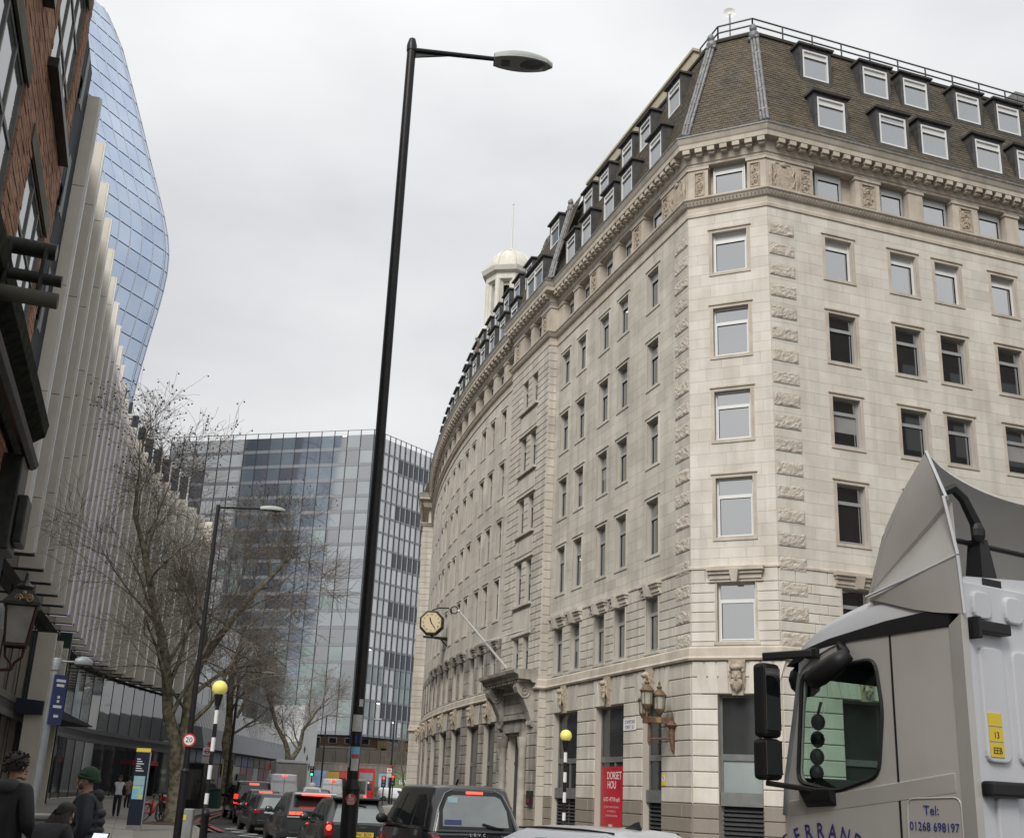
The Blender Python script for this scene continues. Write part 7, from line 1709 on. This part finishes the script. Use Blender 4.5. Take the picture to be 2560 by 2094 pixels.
class Person:
    def __init__(s,label,loc,facing,H=1.75,pose=None,group=None):
        s.o=thing('person',label,'person',loc,R(-facing),group); k=H/1.75; s.k=k
        J={'pel':(0,0,.95),'sp':(0,.0,1.12),'ch':(0,.0,1.32),'nk':(0,.01,1.49),'hb':(0,.03,1.56),'hm':(0,.045,1.64),'ht':(0,.03,1.72),
           'shl':(-.17,0,1.41),'ell':(-.23,-.02,1.14),'wrl':(-.24,.1,.92),'shr':(.17,0,1.41),'elr':(.23,-.02,1.14),'wrr':(.24,.1,.92),
           'hl':(-.09,0,.9),'kl':(-.1,.02,.5),'al':(-.1,-.02,.1),'tl':(-.11,.13,.05),'hr':(.09,0,.9),'kr':(.1,.02,.5),'ar':(.1,-.02,.1),'tr':(.11,.13,.05)}
        for n,v in (pose or {}).items(): J[n]=v
        s.J={n:Vector(v)*k for n,v in J.items()}
    def body(s,trouser,top,shoe='shoe',skin_top=1.5,fat=1.):
        J=s.J; k=s.k; N=['pel','sp','ch','nk','hb','hm','ht','shl','ell','wrl','shr','elr','wrr','hl','kl','al','tl','hr','kr','ar','tr']
        rad={'pel':(.16,.125),'sp':(.145,.115),'ch':(.17,.125),'nk':.058,'hb':.062,'hm':(.076,.09),'ht':.066,'shl':.075,'ell':.048,'wrl':.032,'shr':.075,'elr':.048,'wrr':.032,'hl':.1,'kl':.08,'al':.06,'tl':.042,'hr':.1,'kr':.08,'ar':.06,'tr':.042}
        E=[('pel','sp'),('sp','ch'),('ch','nk'),('nk','hb'),('hb','hm'),('hm','ht'),('ch','shl'),('shl','ell'),('ell','wrl'),('ch','shr'),('shr','elr'),('elr','wrr'),('pel','hl'),('hl','kl'),('kl','al'),('al','tl'),('pel','hr'),('hr','kr'),('kr','ar'),('ar','tr')]
        rr=[]
        for n in N:
            r=rad[n]; f=k*(fat if n in('pel','sp','ch') else 1); rr.append(tuple(x*f for x in r) if isinstance(r,tuple) else r*f)
        o=skin_mesh([tuple(J[n]) for n in N],[(N.index(a),N.index(b)) for a,b in E],rr)
        PENDING.append((s,o,'body',(trouser,top,shoe,'skin')))
    def cloth(s,name,mt,chain,puff=0):
        # chain: list of chains of (joint or vec, radius)
        V=[];Rd=[];E=[];idx={}
        for ch in chain:
            prev=None
            for j,r in ch:
                key=j if isinstance(j,str) else tuple(j)
                if key not in idx: idx[key]=len(V); V.append(tuple(s.J[j] if isinstance(j,str) else Vector(j)*s.k)); Rd.append(tuple(x*s.k for x in r) if isinstance(r,tuple) else r*s.k)
                if prev is not None: E.append((prev,idx[key]))
                prev=idx[key]
        o=skin_mesh(V,E,Rd); PENDING.append((s,o,name,mt))
    def ball(s,name,mt,c,r,T=None,n=14,m=9):
        q=MB(); q.ball(tuple(Vector(c)*s.k),tuple(x*s.k for x in r) if isinstance(r,tuple) else r*s.k,n,m,T=T); return q.build(name,mt,s.o,world=False,smooth=True)
def extra_face(b,J,k,yaw=0.):
    # nose, ears, eyes, brow, chin in the head frame ; returns verts, faces
    q=MB(); c=J['hm']; rot=Matrix.Rotation(yaw,3,'Z')
    def P(x,y,z): return tuple(c+rot@(Vector((x,y,z))*k))
    def bl(p,r): q.ball((0,0,0),1,8,6,T=lambda x,y,z:P(p[0]+x*r[0],p[1]+y*r[1],p[2]+z*r[2]))
    bl((0,.092,-.015),(.013,.02,.022)); bl((0,.085,.01),(.012,.02,.035)); bl((-.088,-.005,-.01),(.012,.022,.034)); bl((.088,-.005,-.01),(.012,.022,.034)); bl((0,.075,-.085),(.032,.03,.024)); bl((0,.09,-.052),(.026,.014,.008)); bl((-.032,.084,.035),(.024,.014,.008)); bl((.032,.084,.035),(.024,.014,.008))
    return q
def hand_geo(q,w,d,k,curl=.5,side=1):
    d=d.normalized(); o=d.orthogonal().normalized(); u=d.cross(o)
    q.ball((0,0,0),1,8,6,T=lambda x,y,z:tuple(w+d*(.045+x*.048)*k+o*(y*.038*k)+u*(z*.018*k)))
    for i,(off,ln) in enumerate(((-.027,.062),(-.009,.075),(.009,.07),(.026,.055))):
        a=w+d*.08*k+o*off*k; b=a+d*ln*.55*k+u*curl*.02*k; c=b+d*ln*.3*k+u*curl*.045*k; q.tube([a,b,c],[.0095*k,.009*k,.007*k],5)
    a=w+d*.02*k+o*.034*k; q.tube([a,a+(d*.03+o*.03)*k,a+(d*.06+o*.035+u*.01)*k],[.011*k,.01*k,.008*k],5)
# 1 man at the left edge seen from behind
p1=Person('man in a black hooded jacket at the left edge, seen from behind',tuple(pol(-21.85,13.2,.12)),18,1.80,{'ell':(-.25,.0,1.13),'wrl':(-.2,.2,1.0),'elr':(.26,-.02,1.12),'wrr':(.24,.2,.98)})
p1.body('jeans','cloth_black')
p1.cloth('jacket','cloth_black',[[((0,0,.86),(.19,.15)),('pel',(.19,.155)),('sp',(.19,.155)),('ch',(.21,.16)),((0,-.02,1.5),(.085,.08))],[('ch',.21),('shl',.1),('ell',.075),((-.205,.17,1.01),.055)],[('ch',.21),('shr',.1),('elr',.075),((.235,.17,.99),.055)]])
p1.cloth('hood','cloth_grey',[[((-.11,.0,1.46),.05),((-.09,-.07,1.48),.065),((0,-.12,1.47),.08),((.09,-.07,1.48),.065),((.11,.0,1.46),.05)]])
# 2 man in green beanie
p2=Person('man in a dark green beanie and black puffer jacket looking left',tuple(pol(-18.6,14.0,.12)),-98,1.71,{'elr':(.24,-.06,1.13),'wrr':(.22,.12,.93),'ell':(-.24,-.04,1.13),'wrl':(-.2,.14,.95)})
p2.body('jeans','cloth_navy')
p2.cloth('jacket','cloth_navy',[[((0,0,.80),(.215,.19)),((0,0,.90),(.235,.21)),('sp',(.23,.21)),('ch',(.23,.19)),((0,-.01,1.47),(.1,.09))],[('ch',.23),('shl',.12),('ell',.09),((-.205,.11,.97),.065)],[('ch',.23),('shr',.12),('elr',.09),((.222,.1,.95),.065)]])
for z in (.84,.93,1.02,1.11,1.2,1.29):
    q=MB(); k=p2.k; q.tube([(.185*k*math.cos(a),-.0*k+.168*k*math.sin(a)-.0,z*k) for a in [2*math.pi*i/24 for i in range(25)]],.05*k,7,cap=False); q.build('quilt_fold','cloth_navy',p2.o,world=False,smooth=True)
p2.cloth('hood','cloth_black',[[((-.11,.02,1.45),.05),((-.1,-.07,1.47),.07),((0,-.13,1.48),.08),((.1,-.07,1.47),.07),((.11,.02,1.45),.05)]])
# 3 woman bending over a phone
p3=Person('woman with long dark hair bending over a bright phone in front of the two men',tuple(pol(-20.1,12.6,.12)),14,1.56,{'pel':(0,-.12,.86),'sp':(0,-.03,1.05),'ch':(0,.1,1.2),'nk':(0,.2,1.32),'hb':(0,.25,1.38),'hm':(0,.30,1.43),'ht':(0,.31,1.50),'shl':(-.15,.1,1.26),'shr':(.15,.1,1.26),'ell':(-.2,.16,1.02),'wrl':(.12,.36,1.05),'elr':(.24,.14,1.02),'wrr':(.26,.34,1.08),'hl':(-.09,-.1,.82),'hr':(.09,-.1,.82),'kl':(-.1,.08,.46),'kr':(.1,.08,.46)})
p3.body('cloth_black','cloth_black')
p3.cloth('coat','cloth_black',[[((0,-.14,.76),(.18,.15)),('pel',(.18,.15)),('sp',(.17,.14)),('ch',(.17,.13)),((0,.16,1.3),(.075,.07))],[('ch',.17),('shl',.09),('ell',.07),((.08,.33,1.04),.05)],[('ch',.17),('shr',.09),('elr',.07),((.255,.3,1.07),.05)]])
# 4 walking man, 5 woman in tan coat, 6/7 distant pedestrians
p4=Person('man walking towards the camera in a dark jacket and white shirt',tuple(pol(-17.35,54,.12)),165,1.7,{'kl':(-.1,.12,.52),'al':(-.1,.16,.12),'tl':(-.1,.3,.09),'kr':(.1,.0,.48),'ar':(.1,-.16,.14),'tr':(.1,-.02,.06),'wrl':(-.26,-.06,.93),'ell':(-.25,-.06,1.14),'wrr':(.26,.1,.93)})
p4.body('jeans','shirt')
p4.cloth('jacket','cloth_navy',[[((-.1,-.02,.84),.09),((-.11,-.02,1.1),.09),((-.1,-.02,1.36),.09),('shl',.09),('ell',.07),('wrl',.045)]]); p4.cloth('jacket','cloth_navy',[[((.1,-.02,.84),.09),((.11,-.02,1.1),.09),((.1,-.02,1.36),.09),('shr',.09),('elr',.07),('wrr',.045)]])
p5=Person('woman in a tan coat with a bag walking away behind the totem sign',tuple(pol(-16.95,70,.12)),10,1.66); p5.body('cloth_black','coat_tan'); p5.cloth('coat','coat_tan',[[((0,0,.72),(.2,.16)),('pel',(.19,.15)),('sp',(.17,.14)),('ch',(.185,.14)),((0,0,1.47),(.075,.07))],[('ch',.185),('shl',.09),('ell',.07),('wrl',.05)],[('ch',.185),('shr',.09),('elr',.07),('wrr',.05)]]); q=MB(); q.box(-.16,.16,-.32,-.18,.98,1.3); q.build('backpack','coat_tan',p5.o,world=False,bevel=.05)
p6=Person('person in a dark red top near the kiosk by the far bicycles',tuple(pol(-13.7,84,.12)),170,1.72); p6.body('jeans','maroon')
p7=Person('person in dark clothes waiting beside the far bus stop, right of the red-topped person',tuple(pol(-13.25,86,.12)),190,1.75); p7.body('cloth_black','cloth_grey')
bpy.context.view_layer.update(); dg=bpy.context.evaluated_depsgraph_get()
done=[]
for (P,o,name,mt) in PENDING:
    done.append((P,o,name,mt,bpy.data.meshes.new_from_object(o.evaluated_get(dg))))
for (P,o,name,mt,me) in done:
    bpy.data.objects.remove(o); me.name=name
    if name=='body':
        J=P.J; k=P.k; yaw={p1:R(-22),p2:R(5),p3:0.,p4:0.}.get(P,0.)
        q=extra_face(None,J,k,yaw) if P in (p1,p2,p3,p4) else MB()
        for w,e in (('wrl','ell'),('wrr','elr')): hand_geo(q,J[w],(J[w]-J[e]),k)
        vs=[tuple(v.co) for v in me.vertices]; fs=[tuple(p.vertices) for p in me.polygons]; nb_=len(fs)
        b=len(vs); vs+=q.v; fs+=[tuple(i+b for i in f) for f in q.f]
        m2=bpy.data.meshes.new('body'); m2.from_pydata(vs,[],fs); 
        for t in mt: m2.materials.append(MATS[t])
        for p in m2.polygons:
            c=p.center; p.use_smooth=True; dw=min((Vector(c)-J['wrl']).length,(Vector(c)-J['wrr']).length)
            if (Vector(c)-J['hm']).length<.18*k and c.z>J['nk'].z-.02 or dw<.045*k and p.index<nb_ or p.index>=nb_: p.material_index=3
            elif c.z<.1*k: p.material_index=2
            elif c.z<J['pel'].z+.0: p.material_index=0
            else: p.material_index=1
        bpy.data.meshes.remove(me); me=m2
    else:
        me.materials.clear(); me.materials.append(MATS[mt]); me.polygons.foreach_set('use_smooth',[True]*len(me.polygons))
    ob=bpy.data.objects.new(name,me); COL.objects.link(ob); ob.parent=P.o
# hair, hat, eyes, things held
def cap(P,mt,name,r=(.098,.112,.1),off=(0,-.012,.03),cut=-.2,yaw=0.):
    q=MB(); c=P.J['hm']; k=P.k; rows=[]; rot=Matrix.Rotation(yaw,3,'Z')
    for i in range(9):
        a=math.pi/2*(1-i/8*1.32); 
        rows.append([tuple(c+rot@(Vector((off[0]+r[0]*math.cos(a)*math.cos(t),off[1]+r[1]*math.cos(a)*math.sin(t)-(.02 if i>6 else 0),off[2]+r[2]*math.sin(a)+(.035 if (i>5 and math.sin(t)>.3) else 0)))*k)) for t in [2*math.pi*j/20 for j in range(20)]])
    q.grid(rows,close=True); return q.build(name,mt,P.o,world=False,smooth=True)
cap(p1,'hair_dark','hair',(.108,.122,.122),(0,-.02,.03),yaw=R(-22)); cap(p2,'beanie','beanie',(.104,.122,.12),(0,-.02,.03),yaw=R(5)); cap(p3,'hair_dark','hair',(.1,.115,.105)); cap(p4,'hair_dark','hair'); cap(p5,'hair_dark','hair',(.105,.118,.11)); cap(p6,'hair_dark','hair'); cap(p7,'hair_dark','hair')
q=MB(); k=p2.k; c=p2.J['hm']; rot=Matrix.Rotation(R(5),3,'Z'); q.tube([tuple(c+rot@(Vector((.1*math.cos(t),-.018+.118*math.sin(t),.012+(.03*math.sin(t) if math.sin(t)>0 else .01*math.sin(t))))*k)) for t in [2*math.pi*j/20 for j in range(21)]],.016*k,6,cap=False); q.build('beanie_cuff','beanie',p2.o,world=False,smooth=True)
q=MB(); q.ball((0,0,0),1,12,8,T=lambda x,y,z:tuple(c+rot@(Vector((x*.056,.045+y*.045,-.072+z*.036))*k))); q.build('beard','stubble',p2.o,world=False,smooth=True)
for P,yaw in ((p2,R(5)),(p4,0.)):
    q=MB(); c_=P.J['hm']; rt=Matrix.Rotation(yaw,3,'Z')
    for sx_ in (-1,1): q.ball((0,0,0),1,8,5,T=lambda x,y,z:tuple(c_+rt@(Vector((sx_*.032+x*.012,.09+y*.008,.016+z*.007))*P.k)))
    q.build('eyes','sign_black',P.o,world=False)
q=MB(); hr=random.Random(3); c=p1.J['hm']; rt=Matrix.Rotation(R(-22),3,'Z'); k=p1.k
for i in range(150):
    a=hr.uniform(0,2*math.pi); e=math.asin(hr.uniform(-.45,1)); d_=Vector((math.cos(e)*math.cos(a),math.cos(e)*math.sin(a),math.sin(e)))
    if d_.y>.45 and d_.z<.45: continue
    b_=c+rt@(Vector((d_.x*.1,d_.y*.115-.02,d_.z*.115+.03))*k); t_=d_+Vector((hr.uniform(-.6,.6),hr.uniform(-.6,.6),hr.uniform(-.4,.5))); q.tube([b_,b_+rt@(t_*.022*k),b_+rt@((t_*.03+Vector((0,-.008,-.01)))*k)],[.012*k,.009*k,.003*k],4)
q.build('hair_tufts','hair_dark',p1.o,world=False,smooth=True,kind='stuff')
# woman's long hair down her back
q=MB(); k=p3.k; rows=[]
for i in range(9):
    t=i/8; c=Vector((0,.26-.2*t-.05*t*t,1.47-.40*t)); w_=.1+.05*math.sin(math.pi*min(1,t*1.1)); d_=.095-.03*t
    rows.append([tuple((c+Vector((w_*math.cos(a),-.05+d_*math.sin(a)*.8,d_*.5*math.sin(a))))*k) for a in [2*math.pi*j/14 for j in range(14)]])
q.grid(rows,close=True); q.add(rows[-1],[tuple(range(14))]); q.build('hair','hair_dark',p3.o,world=False,smooth=True)
wl=(p3.J['wrl']+p3.J['wrr'])/2; M3=Matrix.Translation(p3.o.location)@Matrix.Rotation(p3.o.rotation_euler.z,4,'Z'); pw=M3@(wl+Vector((.12,.1,.1)))
PH=thing('phone','bright white phone screen held by the bending woman','phone',tuple(pw),p3.o.rotation_euler.z); q=MB(); q.hexa([(-.09,.0,-.06),(.09,.0,-.06),(.09,.012,-.06),(-.09,.012,-.06),(-.09,.07,.06),(.09,.07,.06),(.09,.082,.06),(-.09,.082,.06)]); q.build('case','sign_black',PH,world=False); q=MB(); q.add([(-.082,-.002,-.054),(.082,-.002,-.054),(.082,.064,.054),(-.082,.064,.054)],[(0,1,2,3)]); q.build('screen','phone_lit',PH,world=False)
